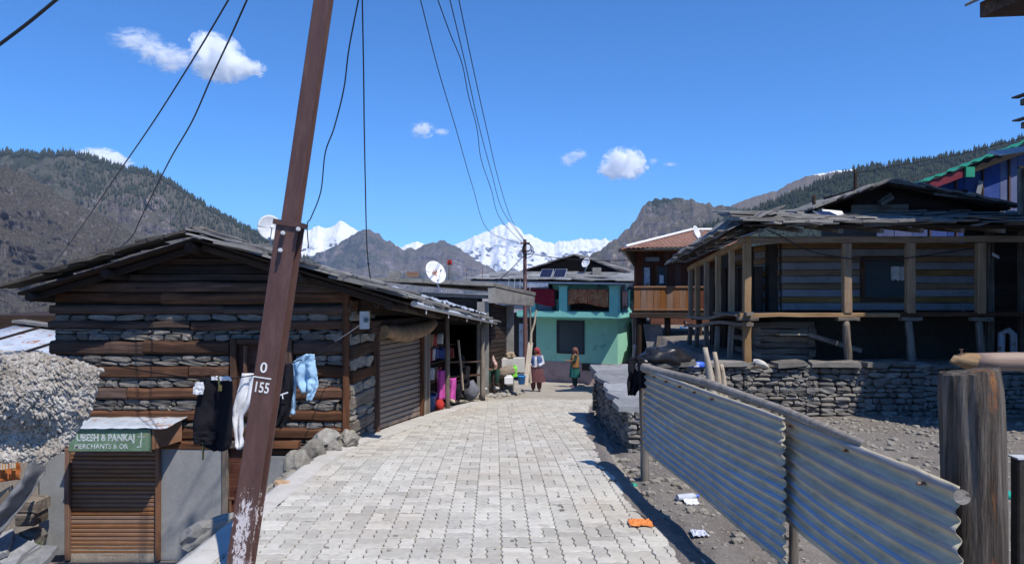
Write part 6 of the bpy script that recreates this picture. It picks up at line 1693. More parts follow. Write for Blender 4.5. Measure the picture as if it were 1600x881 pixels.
# ---- red brown balcony house
oh = thing('balcony_house', 'red brown timber house on stilts with a rusty tin roof, right of the green house', 'house', (4.8, 23, -1))
q = MB(); q.hexa([(4.06, 22.66, .9), (6.9, 22.66, .9), (6.9, 25, .9), (4.56, 25, .9), (4.06, 22.66, 2.86), (6.9, 22.66, 2.86), (6.9, 25, 2.86), (4.56, 25, 2.86)]); q.build('wall_core', MT['core'], oh)
x = 3.98; k = 0
while x < 6.9:
    plank('wall_board', (x + .09, 22.6 + RN.uniform(0, .012), .86), (x + .09, 22.6, 2.88), .176, .04, MT['wood_red'], oh, up=(0, -1, 0), jit=.002, segs=2); x += .18; k += 1
for k in range(10):
    plank('wall_board', (3.97 + .045 * k, 22.7 + .22 * k, .86), (3.97 + .045 * k, 22.7 + .22 * k, 2.88), .215, .04, MT['wood_red'], oh, up=(-1, 0, 0), jit=.002, segs=2)
for (px0, px1, y0, y1, m_) in ((1006, 1015, 418, 450, 'sheet_blue'), (1028, 1039, 418, 450, 'glass_dark'), (1008, 1030, 402, 408, 'limewash'), (1058, 1072, 402, 410, 'limewash')):
    a = P(px0, y0, 22.55); b = P(px1, y1, 22.55); q = MB(); q.box((a + b) / 2, (b.x - a.x, .05, a.z - b.z)); w_ = q.build('window', MT[m_], oh)
    for (p, r_) in (((a.x - .03, (a.z + b.z) / 2), (.05, a.z - b.z + .1)), ((b.x + .03, (a.z + b.z) / 2), (.05, a.z - b.z + .1)), (((a.x + b.x) / 2, a.z + .03), (b.x - a.x, .05)), (((a.x + b.x) / 2, b.z - .03), (b.x - a.x, .05))):
        q = MB(); q.box((p[0], 22.53, p[1]), (r_[0], .07, r_[1])); q.build('frame', MT['log_dark'], w_)
q = MB(); q.box(P(1034, 436, 22.5), (.12, .02, .25), None, .02); q.build('sticker', MT['white_cloth'], oh)
for k in range(9):
    x = 3.93 + .205 * k; plank('balcony_board', (x, 22.12, .88), (x, 22.12, 1.66), .2, .03, MT['wood_orange'], oh, up=(0, -1, 0), jit=.002, segs=2)
plank('balcony_rail', (3.82, 22.1, 1.69), (7.0, 22.1, 1.69), .08, .06, MT['wood_orange'], oh); plank('balcony_rail', (3.82, 22.1, .98), (7.0, 22.1, .98), .08, .05, MT['wood_orange'], oh)
for k in range(5): plank('balcony_board', (5.8 + .21 * k, 22.12, .88), (5.8 + .21 * k, 22.12, 1.66), .2, .03, MT['wood_red'], oh, up=(0, -1, 0), jit=.002, segs=2)  # darker boards stand in for the shaded right end of the same panel
plank('floor_beam', (3.7, 22.1, .80), (7.0, 22.1, .80), .2, .16, MT['plank_black'], oh)
q = MB(); q.box((5.6, 23.0, .78), (2.8, 1.7, .1)); q.build('floor', MT['plank_black'], oh)
for (x, y) in ((4.0, 22.2), (4.95, 22.4), (5.9, 22.2), (4.6, 24.6), (5.4, 24.6), (6.8, 22.2)):
    log('stilt', (x, y, -1.6), (x, y, .72), .10, .09, MT['plank_black'], oh)
q = MB(); q.sheet(lambda u, v: lerp(lerp((4.2, 22.5, .5), (4.75, 22.5, .5), u), lerp((4.4, 22.3, -1.1), (5.05, 22.3, -1.2), u), v), 3, 3, .04, False); q.build('leaning_sheet', MT['grey_tarp'], oh)
q = MB(); q.box((7.4, 27.5, -.3), (4, .3, 2.2)); tag(q.build('far_wall', MT['wood_red']), 'reddish wall glimpsed between the stilts of the balcony house', 'wall')
MT['rust_roof'] = surf('rusty_tin_roof', (.15, .075, .052), (.24, .125, .088), (.33, .20, .15), scale=3, fine=30, rough=.75, vary=0)
q = MB()
c0, c1, c2, c3 = V((3.42, 21.7, 2.90)), V((7.4, 21.7, 2.98)), V((7.4, 24.2, 3.60)), V((6.2, 24.2, 3.60))
N = 110
vs = []; fs = []
for j in (0, 1, 2):
    for i in range(N + 1):
        t = i / N; p0 = c0.lerp(c1, t); X = p0.x
        if X <= c3.x: f = (X - c0.x) / (c3.x - c0.x); top = c0.lerp(c3, f)
        else: top = c3.lerp(c2, (X - c3.x) / (c2.x - c3.x))
        p = p0.lerp(V((X, top.y, top.z)), j / 2)
        p.z += .018 * math.sin(i * 2 * math.pi / 4.0); vs.append(p)
for j in (0, 1):
    for i in range(N): a = j * (N + 1) + i; fs.append((a, a + 1, a + N + 2, a + N + 1))
q.add(vs, fs, False); q.add([v - V((0, 0, .02)) for v in vs], [tuple(reversed(f)) for f in fs], False)
orf = q.build('roof', MT['rust_roof'], oh)
q = MB(); q.hexa([c0 + V((-.02, .1, -.06)), c3 + V((-.0, .1, -.06)), c3 + V((.0, .35, -.4)), c0 + V((-.02, .8, -.1)), c0 + V((-.02, .12, .01)), c3 + V((0, .12, .01)), c3 + V((0, .37, .0)), c0 + V((-.02, .9, -.02))]); q.build('hip_side', MT['rust_roof'], orf)
q = MB(); q.tube([c0 + V((.1, .06, .05)), c3 + V((0, 0, .05)), c2 + V((0, 0, .05))], .05, 6); q.build('ridge_flashing', MT['white_sheet'], orf)
q = MB(); q.hexa([(3.5, 21.75, 2.82), (7.3, 21.75, 2.86), (7.3, 22.6, 2.86), (3.95, 22.6, 2.82), (3.5, 21.75, 2.85), (7.3, 21.75, 2.89), (7.3, 22.6, 2.89), (3.95, 22.6, 2.85)]); q.build('soffit', MT['tan_board'], orf)
q = MB(); q.hexa([(3.5, 21.78, 2.80), (3.95, 22.6, 2.3), (3.97, 22.8, 2.3), (3.56, 22.6, 2.8), (3.48, 21.8, 2.84), (3.94, 22.62, 2.84), (3.96, 22.8, 2.84), (3.54, 22.6, 2.84)]); q.build('soffit', MT['tan_board'], orf)
dish('tilted white satellite dish on the rusty tin roof beside the porch house eave', P(1087, 364, 21.4), .42, (.62, -.52, .3), P(1093, 376, 21.6), MT['dish_white'])
# grey leaning posts between the two houses
gz = road_z(26)
o = plank('post', P(994, 566, 24), P(992, 470, 24), .22, .12, MT['log_grey'], None, up=(0, -1, 0)); tag(o, 'grey squared post between the green house and the balcony house', 'post')
o = log('post', P(986, 600, 20), P(992, 538, 20), .06, .05, MT['wood_pale'], None); tag(o, 'pale crooked post at the near end of the low stone wall', 'post')
o = plank('post', P(1003, 575, 23), P(1001, 470, 23), .14, .12, MT['plank_black'], None, up=(0, -1, 0)); tag(o, 'black post at the corner under the balcony house', 'post')
q = MB()
for k in range(30): lump(q, P(RN.uniform(1040, 1078), RN.uniform(535, 556), 20 + RN.random() * 2), (RN.uniform(.1, .3), .2, .08), k, .4, 2)
tag(q.build('debris', MT['stone_pale']), 'heap of pale planks and stones under the balcony house', 'debris', kind='stuff')

# ---- blue gabled house and dark house on the right, and the tall house beyond the frame
bg = thing('blue_gable_house', 'house with blue boarded gable, red fascia and green tin roof edge behind the porch house', 'house', (13, 20, 0))
MT['blue_board'] = surf('blue_painted_board', (.035, .055, .17), (.055, .085, .24), (.09, .125, .30), scale=2, fine=20, vary=.12, bump=.2)
for k in range(9):
    x = 10.6 + .5 * k; plank('gable_board', (x, 20, .5), (x, 20, 4.34 + .387 * (x - 11.0)), .49, .04, MT['blue_board'], bg, up=(0, -1, 0), jit=.003, segs=2)
for k in range(4):
    x = 11.85 + .75 * k; plank('batten', (x, 19.96, 1), (x, 19.96, 4.28 + .387 * (x - 11.0)), .05, .04, MT['log_dark'], bg, up=(0, -1, 0), segs=2)
q = MB(); q.box((13, 22, 1.9), (5, 3.8, 3.9)); q.build('wall_core', MT['core'], bg)
va = P(1413, 296, 19.7); vb = P(1640, 208, 19.7)
def tz(x): return va.z + (vb.z - va.z) * (x - va.x) / (vb.x - va.x)
MT['maroon'] = flat('maroon_fascia', (.18, .022, .035), .5); MT['green_tin'] = flat('green_tin', (.03, .30, .18), .45)
xm = P(1508, 0, 19.6).x
plank('fascia', va + V((0, -.05, -.16)), V((xm, 19.65, tz(xm) - .16)), .05, .24, MT['maroon'], bg)
plank('fascia', V((xm, 19.66, tz(xm) - .16)), V((16.2, 19.66, tz(16.2) - .16)), .05, .24, MT['plank_black'], bg)
q = MB(); nn = 60
q.sheet(lambda u, v: V((va.x + (16.2 - va.x) * u, 19.55 + .5 * v, tz(va.x + (16.2 - va.x) * u) + .03 + .03 * math.sin(u * 60 * 1.57 * 2 / 2))), 120, 3, .02, False); q.build('tin_roof', MT['green_tin'], bg)
q = MB(); q.box((xm + .12, 19.6, tz(xm) - .17), (.24, .1, .28)); q.build('fascia_end', MT['green_tin'], bg)
q = MB(); q.box(P(1530, 296, 19.9), (.14, .02, .5), Matrix.Rotation(.2, 3, 'Y')); q.build('paper_patch', MT['limewash'], bg)
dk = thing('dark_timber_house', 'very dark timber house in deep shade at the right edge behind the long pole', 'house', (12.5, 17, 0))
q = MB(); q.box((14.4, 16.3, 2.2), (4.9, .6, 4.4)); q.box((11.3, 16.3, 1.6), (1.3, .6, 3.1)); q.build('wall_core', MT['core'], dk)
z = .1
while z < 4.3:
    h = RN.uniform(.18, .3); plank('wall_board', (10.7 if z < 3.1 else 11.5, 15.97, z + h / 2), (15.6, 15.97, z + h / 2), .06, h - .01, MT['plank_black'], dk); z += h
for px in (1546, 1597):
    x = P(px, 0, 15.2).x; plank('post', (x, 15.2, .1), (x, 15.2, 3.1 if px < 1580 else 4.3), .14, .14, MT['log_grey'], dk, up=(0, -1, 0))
q = MB(); q.sheet(lambda u, v: P(1566 + 90 * u, 243 - 14 * u - 12 * v, 15.0) + V((0, .5 * v, .02 * math.sin(v * 30))), 12, 30, .012); q.build('tin_roof', MT['gutter'], dk)
q = MB(); q.tube([P(1563, 600, 15), P(1565, 520, 15), P(1575, 515, 15), P(1583, 522, 15), P(1585, 600, 15)], .07, 8); q.build('pipe', MT['sheet_blue'], dk)
q = MB(); q.sheet(lambda u, v: P(1550 + 11 * u, 394 + 6 * u + 5 * v, 15.1), 3, 2, .01); tag(q.build('paper_scrap', MT['white_cloth']), 'white scrap caught on the dark timber house', 'scrap')
tw = thing('tall_house', 'tall timber house mostly beyond the right edge with only its eaves showing', 'house', (12, 10.8, -.4))
q = MB(); q.box((13.0, 10.9, 3.2), (5.2, 5.6, 7.4)); q.build('body', MT['log_grey'], tw)
q = MB(); rx0 = P(1531, 0, 13.9).x
q.hexa([(rx0 + 1.3, 7.4, 7.06), (16, 7.4, 7.36), (16, 14.0, 7.36), (rx0, 13.9, 7.06), (rx0 + 1.3, 7.4, 7.36), (16, 7.4, 8.9), (16, 14, 8.9), (rx0, 13.9, 7.36)]); q.build('eave_box', MT['log_dark'], tw)
q = MB(); q.sheet(lambda u, v: lerp(lerp((P(1517, 0, 13.8).x + 1.3, 7.2, 7.36), (13, 7.2, 9.6), u), lerp((P(1517, 0, 13.8).x, 14.0, 7.36), (13, 14.0, 9.6), u), v), 5, 8, .05, False); q.build('roof', MT['slate'], tw)
for (py, dx) in ((154, 0), (190, 1)):
    x = P(1594 + dx, 0, 13.4).x; z = P(0, py, 13.4).z
    q = MB(); q.box(((x + 12) / 2, 11.2, z - .08), (12 - x, 4.4, .12)); q.build('balcony_floor', MT['log_grey'], tw)
    plank('eave_board', (x - .06, 9.0, z + .02), (x - .06, 13.45, z + .02), .14, .03, MT['log_grey'], tw)
# ================================================================ people
MT['skin'] = surf('weathered_skin', (.20, .105, .065), (.27, .145, .095), scale=8, rough=.6, vary=0, bump=.1)
MT['hair'] = flat('black_hair', (.012, .010, .010), .6)
def skinned(pts, edges, levels=1):
    """one continuous body grown round a skeleton: pts = [(pos, radius)]; the first is the pelvis"""
    me = bpy.data.meshes.new('body'); me.from_pydata([tuple(p) for p, r in pts], edges, []); me.update()
    o = bpy.data.objects.new('body', me); C.objects.link(o)
    sk = o.modifiers.new('skin', 'SKIN'); sk.use_smooth_shade = True
    for k, (p, r) in enumerate(pts):
        rr = (r, r) if not isinstance(r, tuple) else r
        me.skin_vertices[0].data[k].radius = rr; me.skin_vertices[0].data[k].use_root = (k == 0)
    ss = o.modifiers.new('sub', 'SUBSURF'); ss.levels = levels; ss.render_levels = levels
    out = bpy.data.meshes.new_from_object(o.evaluated_get(bpy.context.evaluated_depsgraph_get()))
    bpy.data.objects.remove(o); out.materials.clear(); return out
def person(label, base, yaw, hgt, J, clothes, group=None):
    """J: joint positions in a 1.6 m figure facing -y (x: its left is +x); clothes(part builder)"""
    t = thing('person', label, 'person', base, group); k = hgt / 1.6
    M = Matrix.Translation(V(base)) @ Matrix.Rotation(yaw, 4, 'Z') @ Matrix.Scale(k, 4)
    A = lambda n: V(J[n])
    names = ['pelvis', 'waist', 'chest', 'neckb', 'neck', 'jaw', 'head', 'crown']
    rad_ = [(.13, .105), (.115, .09), (.14, .10), (.07, .06), (.046, .046), (.062, .07), (.078, .09), (.05, .055)]
    pts = [(A(n), r) for n, r in zip(names, rad_)]; ed = [(i, i + 1) for i in range(7)]
    def add(p, r, par): pts.append((V(p), r)); ed.append((par, len(pts) - 1)); return len(pts) - 1
    d = (A('nose') - A('head')).normalized(); add(A('head') + d * .105 + V((0, 0, -.015)), .013, 6)
    for s in ('l', 'r'):
        a = add(A('sh' + s), .055, 3); b = add(A('el' + s), .040, a); c = add(A('wr' + s), .027, b)
        dirv = (A('ha' + s) - A('wr' + s)).normalized(); pm = add(A('wr' + s) + dirv * .055, (.038, .018), c)
        sd = dirv.cross(V((0, 0, 1))); sd = sd.normalized() if sd.length > .1 else V((1, 0, 0))
        for q in range(4):
            o = sd * (q - 1.5) * .019; L = (.062, .072, .068, .052)[q]
            f1 = add(A('wr' + s) + dirv * (.085 + L * .5) + o, .0088, pm); add(A('wr' + s) + dirv * (.085 + L) + o - V((0, 0, .015)), .0078, f1)
        th = add(A('wr' + s) + dirv * .055 + sd * .042, .0105, pm); add(A('wr' + s) + dirv * .095 + sd * .055, .009, th)
        h = add(A('hip' + s), .085, 0); kn = add(A('kn' + s), .058, h); an = add(A('an' + s), .036, kn); add(A('an' + s) + (A('toe' + s) - A('an' + s)) * .5, .036, an); add(A('toe' + s), .026, len(pts) - 1)
    body = put('body', skinned(pts, ed), MT['skin'], t, M)
    def part(name, mb, mat): return put(name, mb.mesh(name), mat, t, M)
    eyes = MB()
    for sx in (-1, 1):
        e = A('head') + d * .082 + d.cross(V((0, 0, 1))).normalized() * .03 * sx + V((0, 0, .012)); eyes.ico(e, .011, 1)
    part('eyes', eyes, MT['hair'])
    mth = MB(); mth.box(A('head') + d * .080 + V((0, 0, -.055)), (.04, .02, .008)); part('mouth', mth, MT['red_cloth'])
    clothes(part, A, d)
    return t
STAND = dict(pelvis=(0, 0, .86), waist=(0, 0, 1.0), chest=(0, 0, 1.18), neckb=(0, .01, 1.32), neck=(0, .0, 1.38), jaw=(0, -.01, 1.43), head=(0, -.012, 1.49), crown=(0, 0, 1.57), nose=(0, -.2, 1.49),
             shl=(.17, .01, 1.29), shr=(-.17, .01, 1.29), ell=(.25, .03, 1.05), elr=(-.25, .03, 1.05), wrl=(.13, -.16, .95), wrr=(-.12, -.17, .95), hal=(.03, -.2, .93), har=(-.02, -.2, .93),
             hipl=(.085, 0, .80), hipr=(-.085, 0, .80), knl=(.10, -.01, .45), knr=(-.10, -.01, .45), anl=(.11, .01, .08), anr=(-.11, .01, .08), toel=(.13, -.14, .03), toer=(-.13, -.14, .03))
def sleeve(A, s, mat, part, r=.062, to=1.0):
    q = MB(); w = A('el' + s).lerp(A('wr' + s), to); m_ = A('el' + s)
    q.tube([A('sh' + s) + V((0, 0, .03)), A('sh' + s).lerp(m_, .5), m_, m_.lerp(w, .5), w], [r * 1.1, r, r * .92, r * .85, r * .8], 10); part('sleeve', q, mat)
def leg_tube(A, s, mat, part, r0=.10, r1=.065, name='trouser_leg'):
    q = MB(); q.tube([A('hip' + s) + V((0, 0, .06)), A('hip' + s).lerp(A('kn' + s), .5), A('kn' + s), A('kn' + s).lerp(A('an' + s), .55), A('an' + s) + V((0, 0, .02))], [r0, r0, r0 * .9, r0 * .8, r1], 10); part(name, q, mat)
def shoe(A, s, mat, part):
    q = MB(); a = A('an' + s); b = A('toe' + s); q.tube([a + V((0, .03, -.05)), a.lerp(b, .4) + V((0, 0, -.01)), b + V((0, -.02, .0))], [.04, .045, .03], 8); part('shoe', q, mat)
def scarf(A, d, mat, part, tail=True, hood=True):
    q = MB(); h = A('head') - d * .03 + V((0, 0, .03)); vs, fs = ICO[3]; keep = []
    vv = [h + V((v.x * .112, v.y * .118, v.z * .112)) * (1 + .05 * mn.noise(v * 3)) for v in vs]
    ff = [f for f in fs if not all((vv[i] - A('head')).normalized().dot((d + V((0, 0, -.25))).normalized()) > .52 for i in f)]
    q.add(vv, ff, True)
    if tail: q.loft([(A('head') - d * .10 + V((0, 0, .02)), .07, .05), (A('head') - d * .13 - V((0, 0, .10)), .075, .045), (A('neck') - d * .10 - V((0, 0, .06)), .06, .04), (A('neckb') - d * .09 - V((0, 0, .12)), .035, .02)], 10)
    part('headscarf', q, mat)
MT['maroon_cloth'] = cloth('maroon_cloth', (.12, .055, .06), .2); MT['vest_blue'] = cloth('blue_vest', (.07, .115, .26), .15); MT['lightgrey'] = cloth('pale_shirt', (.50, .53, .60), .1)
MT['scarf_red'] = cloth('red_scarf', (.30, .05, .06), .25); MT['brown_scarf'] = cloth('brown_scarf', (.20, .09, .075), .25); MT['tan_vest'] = cloth('tan_vest', (.27, .14, .055), .2)
MT['teal_cloth'] = cloth('dark_teal_cloth', (.018, .10, .095), .25); MT['green_dark'] = cloth('dark_green_cloth', (.02, .05, .04), .25); MT['pink_shoe'] = flat('pink_shoe', (.70, .32, .34), .5); MT['dark_shoe'] = flat('dark_shoe', (.05, .035, .03), .6)
def skirt(q, secs, folds, amp):
    n = 36; vs = []; fs = []
    for i, (z, rx, ry, cy) in enumerate(secs):
        w = amp * i / (len(secs) - 1)
        for k in range(n):
            a = 2 * math.pi * k / n; m = 1 + w * math.sin(a * folds + i * .4)
            vs.append((rx * m * math.cos(a), cy + ry * m * math.sin(a), z))
    for i in range(len(secs) - 1):
        for k in range(n): k2 = (k + 1) % n; fs.append((i * n + k2, i * n + k, (i + 1) * n + k, (i + 1) * n + k2))
    q.add(vs, fs, True)
def vest(q, A, open_=.5, r=(.20, .155), z0=.88, z1=1.33):
    def fn(u, v):
        a = -math.pi / 2 + open_ + (2 * math.pi - 2 * open_) * u; z = z0 + (z1 - z0) * v
        k = 1.06 - .12 * math.sin(v * 3.0) * .3 - (.38 * max(0, v - .8) / .2 if v > .8 else 0)
        return V((math.cos(a) * r[0] * k, math.sin(a) * r[1] * k, z))
    q.sheet(fn, 26, 8, .02)
def w1(part, A, d):
    for s in 'lr': leg_tube(A, s, MT['maroon_cloth'], part, .115, .07); shoe(A, s, MT['dark_shoe'], part); sleeve(A, s, MT['lightgrey'], part, .07)
    q = MB(); skirt(q, [(1.30, .12, .08, 0), (1.27, .185, .12, 0), (1.15, .20, .15, 0), (.98, .195, .16, -.01), (.88, .205, .17, -.01)], 5, .03); part('shirt', q, MT['lightgrey'])
    q = MB(); skirt(q, [(.97, .185, .155, 0), (.88, .22, .185, 0), (.7, .27, .21, 0), (.5, .31, .235, 0), (.36, .33, .245, .01)], 7, .07); part('tunic', q, MT['maroon_cloth'])
    q = MB(); vest(q, A, .27, (.215, .178)); part('vest', q, MT['vest_blue'])
    q = MB(); q.tube([V((.205 * math.cos(a), .18 * math.sin(a), .93)) for a in np.linspace(0, 6.28, 17)], .02, 6); part('sash', q, MT['lightgrey'])
    scarf(A, d, MT['scarf_red'], part)
p1 = dict(STAND); p1['nose'] = (-.14, -.17, 1.49); p1['toer'] = (-.16, -.13, .03); p1['knr'] = (-.12, -.05, .46); p1['wrl'] = (.10, -.20, .97); p1['elr'] = (-.24, .02, 1.04); p1['wrr'] = (-.20, -.15, .96); p1['har'] = (-.12, -.22, .95)
person('woman in red headscarf, blue vest and maroon tunic standing where the paving ends', (P(838, 0, 24.4).x, 24.4, road_z(24.4)), rad(-6), 1.50, p1, w1)
def w2(part, A, d):
    for s in 'lr': leg_tube(A, s, MT['green_dark'], part, .10, .06); shoe(A, s, MT['pink_shoe'], part); sleeve(A, s, MT['green_dark'], part, .06, .35)
    q = MB(); skirt(q, [(1.30, .11, .08, 0), (1.27, .175, .115, 0), (1.15, .19, .14, 0), (.98, .175, .145, 0), (.80, .20, .18, 0), (.55, .23, .21, 0), (.42, .24, .22, 0)], 6, .08); part('tunic', q, MT['teal_cloth'])
    q = MB(); vest(q, A, .35, (.205, .165), .80, 1.32); part('vest', q, MT['tan_vest'])
    scarf(A, d, MT['brown_scarf'], part)
p2 = dict(STAND); p2.update(ell=(.20, -.06, 1.08), elr=(-.20, -.06, 1.08), wrl=(.10, -.30, 1.10), wrr=(-.10, -.28, 1.08), hal=(.06, -.40, 1.12), har=(-.05, -.38, 1.12))
person('woman in brown headscarf, tan vest and teal tunic by the green house wall', (P(898, 0, 26.3).x, 26.3, road_z(26.3)), rad(-78), 1.47, p2, w2)
# seated man by the concrete shop
SIT = dict(pelvis=(0, .05, .42), waist=(0, .04, .56), chest=(0, .0, .75), neckb=(0, -.01, .88), neck=(0, -.03, .94), jaw=(0, -.05, .99), head=(0, -.055, 1.05), crown=(0, -.04, 1.13), nose=(.05, -.25, 1.04),
           shl=(.18, .0, .85), shr=(-.18, .0, .85), ell=(.26, -.12, .64), elr=(-.26, -.10, .62), wrl=(.15, -.36, .56), wrr=(-.14, -.34, .54), hal=(.06, -.44, .54), har=(-.06, -.42, .52),
           hipl=(.10, .0, .40), hipr=(-.10, .0, .40), knl=(.17, -.40, .46), knr=(-.17, -.40, .46), anl=(.15, -.36, .08), anr=(-.15, -.36, .08), toel=(.17, -.50, .03), toer=(-.17, -.50, .03))
def _check(): 
    n = NT('checked_shirt'); co = n.coords(rnd=False); ck = n.n('ShaderNodeTexChecker'); ck.inputs['Scale'].default_value = 26; n.l(co, ck.inputs['Vector'])
    ck.inputs['Color1'].default_value = (.36, .17, .15, 1); ck.inputs['Color2'].default_value = (.50, .40, .36, 1); return n.done(ck.outputs['Color'], .9)
MT['check'] = _check()
def sitter(shirt, trousers, hat, hatmat):
    def f(part, A, d):
        for s in 'lr': leg_tube(A, s, trousers, part, .10, .07); shoe(A, s, MT['dark_shoe'], part); sleeve(A, s, shirt, part, .065, .6)
        q = MB(); q.loft([(A('pelvis') + V((0, 0, -.02)), .19, .15), (A('waist'), .18, .14), (A('chest'), .20, .14), (A('neckb') + V((0, 0, -.04)), .17, .10), (A('neckb') + V((0, 0, .02)), .08, .07)], 16); part('shirt', q, shirt)
        q = MB(); q.loft([(A('pelvis') + V((0, -.02, -.09)), .17, .14), (A('pelvis') + V((0, 0, .04)), .195, .155)], 16); part('trousers_seat', q, trousers)
        if hat == 'cap':
            q = MB(); h = A('head'); q.loft([(h + V((0, 0, .03)), .092, .10), (h + V((0, 0, .085)), .095, .10), (h + V((0, 0, .10)), .06, .065)], 16); part('cap', q, hatmat)
            q = MB(); lump(q, A('head') + V((0, .02, .0)) - d * .02, (.086, .094, .085), 3, .1, 2); part('hair', q, MT['hair'])
        else:
            q = MB(); lump(q, A('head') + V((0, 0, .03)) - d * .035, (.092, .094, .10), 3, .1, 2); part('hair', q, MT['hair'])
    return f
person('man in a checked shirt, dark green trousers and cap sitting by the second porch post', (P(760, 0, 19.2).x, 19.2, P(0, 601, 19.2).z), rad(32), 1.40, SIT, sitter(MT['check'], MT['green_dark'], 'cap', MT['brown_scarf']))
person('person in black clothes sitting in the shade between the two porch posts', (P(722, 0, 17.0).x, 17.0, road_z(17.0) + .05), rad(-35), 1.5, SIT, sitter(MT['black_cloth'], MT['black_cloth'], 'hair', None))
MT['royal'] = cloth('royal_blue_cloth', (.03, .16, .42), .2)
person('small distant figure in a blue shirt sitting beyond the stilts of the balcony house', (P(1071, 0, 26.0).x, 26.0, P(0, 541, 26).z), rad(0), 1.3, SIT, sitter(MT['royal'], MT['sack_grey'], 'hair', None))

# ================================================================ wires
def wire(label, pts, r=.009, sm=10):
    """a smooth wire through the given points (Catmull-Rom)"""
    pts = [V(p) for p in pts]
    far = None
    if pts[0].z > 7: far = pts.pop(0); pts.insert(0, pts[0] + (pts[0] - pts[1]) * .9)
    P_ = [pts[0] * 2 - pts[1]] + pts + [pts[-1] * 2 - pts[-2]]; out = []
    for i in range(1, len(P_) - 2):
        a, b, c, d = P_[i - 1:i + 3]
        for k in range(sm):
            t = k / sm; out.append(.5 * (2 * b + (c - a) * t + (2 * a - 5 * b + 4 * c - d) * t * t + (3 * b - a - 3 * c + d) * t ** 3))
    out.append(pts[-1])
    if far is not None: out.insert(0, far)
    q = MB(); q.tube(out, r, 5); tag(q.build('wire', MT['wire_black']), label, 'wire', 'overhead wires')
MT['wire_black'] = flat('black_cable', (.015, .017, .022), .5)
arm = [tp + V((x, -.05, .05)) for x in (-1.65, -1.2, -.8, -.4, .0, .3, .6)]
# to the far left
wire('overhead wire dropping to the lower left, the farther left of two', [arm[0] , P(357, 0, 6.5), P(330, 46, 7.0), P(296, 102, 7.6), P(240, 190, 8.8), P(185, 270, 10.5), P(140, 336, 12.5), P(100, 392, 16), P(70, 430, 20)])
wire('overhead wire dropping to the log roof, the nearer right of two', [arm[1], P(386, 0, 6.2), P(360, 58, 6.6), P(330, 122, 7.2), P(300, 190, 8.0), P(268, 245, 8.9), P(240, 300, 9.8), P(218, 345, 10.6), P(204, 372, 11.2), P(170, 400, 12)])
wire('slack thin wire curling down beside the steel pole to the log roof', [arm[2], P(560, 0, 7.0), P(545, 78, 7.3), P(537, 140, 7.6), P(522, 200, 7.9), P(508, 240, 8.3), P(501, 300, 8.8), P(486, 340, 9.3), P(480, 352, 9.5), P(482, 388, 10.2)], .008)
wire('near vertical service wire ending in a hook under the log house eave', [arm[3], P(566, 0, 7.2), P(568, 110, 7.6), P(569, 200, 8.0), P(571, 300, 8.6), P(573, 380, 9.1), P(577, 425, 9.35), P(583, 452, 9.5), P(584, 472, 9.6), P(588, 481, 9.62), P(592, 476, 9.62)], .008)
ends = [P(816, 382, 23.9), P(818, 381, 23.9), P(821, 379, 23.9), P(823, 380, 23.9)]
wire('leftmost of the four thin wires running to the thin red pole', [arm[3], P(657, 0, 9.5), P(685, 110, 11.5), P(712, 200, 14), P(738, 290, 17.5), P(763, 360, 22), ends[0]], .008)
wire('wavy second wire of the four running to the thin red pole', [arm[4], P(684, 0, 9.5), P(703, 52, 10.5), P(722, 100, 11.5), P(732, 150, 12.5), P(745, 200, 14), P(752, 250, 16), P(768, 298, 18), P(776, 330, 20), P(789, 352, 22), ends[1]], .008)
wire('third wire of the four running to the thin red pole', [arm[5], P(703, 0, 9.5), P(727, 100, 11.5), P(748, 195, 14), P(768, 270, 17.5), P(786, 330, 21), ends[2]], .008)
wire('rightmost of the four thin wires running to the thin red pole', [arm[6], P(717, 0, 9.5), P(740, 110, 11.5), P(760, 200, 14), P(780, 285, 18), P(800, 345, 21.5), ends[3]], .008)
wire('wire from the thin red pole down to the concrete slab roof', [P(819, 399, 23.9), P(800, 419, 22.5), P(776, 441, 21.5)], .014)
wire('level wire from the thin red pole past the green house to the balcony house', [P(824, 396, 23.9), P(880, 404, 23.6), P(940, 407, 23), P(998, 406, 22.5)], .014)
wire('loose wire sagging under the porch house eave', [P(1180, 352, 14.2), P(1215, 366, 14.15), P(1260, 390, 14.1), P(1320, 403, 14.1), P(1380, 406, 14.1), P(1440, 400, 14.1), P(1520, 388, 14.2)], .012)
wire('upper of two pale wires running above the porch roof to the right', [P(1336, 271, 19), P(1400, 259, 18.5), P(1490, 243, 18), P(1560, 226, 17.5), P(1650, 200, 17)], .010)
wire('lower of two pale wires running above the porch roof to the right', [P(1336, 288, 19), P(1370, 289, 19), P(1420, 281, 19), P(1480, 268, 19)], .010)
wire('thick cable crossing the top left corner of the sky', [P(120, -26, 5), P(90, -2, 5), P(45, 35, 5), P(0, 69, 5), P(-40, 98, 5)], .013)
o = log('post', P(1336, 330, 19), P(1337, 265, 19), .05, .04, MT['plank_black'], None); tag(o, 'thin dark wooden post carrying the pale wires above the porch roof', 'post')
o = log('post', P(1273, 330, 17), P(1272, 305, 17), .05, .04, MT['plank_black'], None); tag(o, 'short dark post stub standing on the porch house roof', 'post')

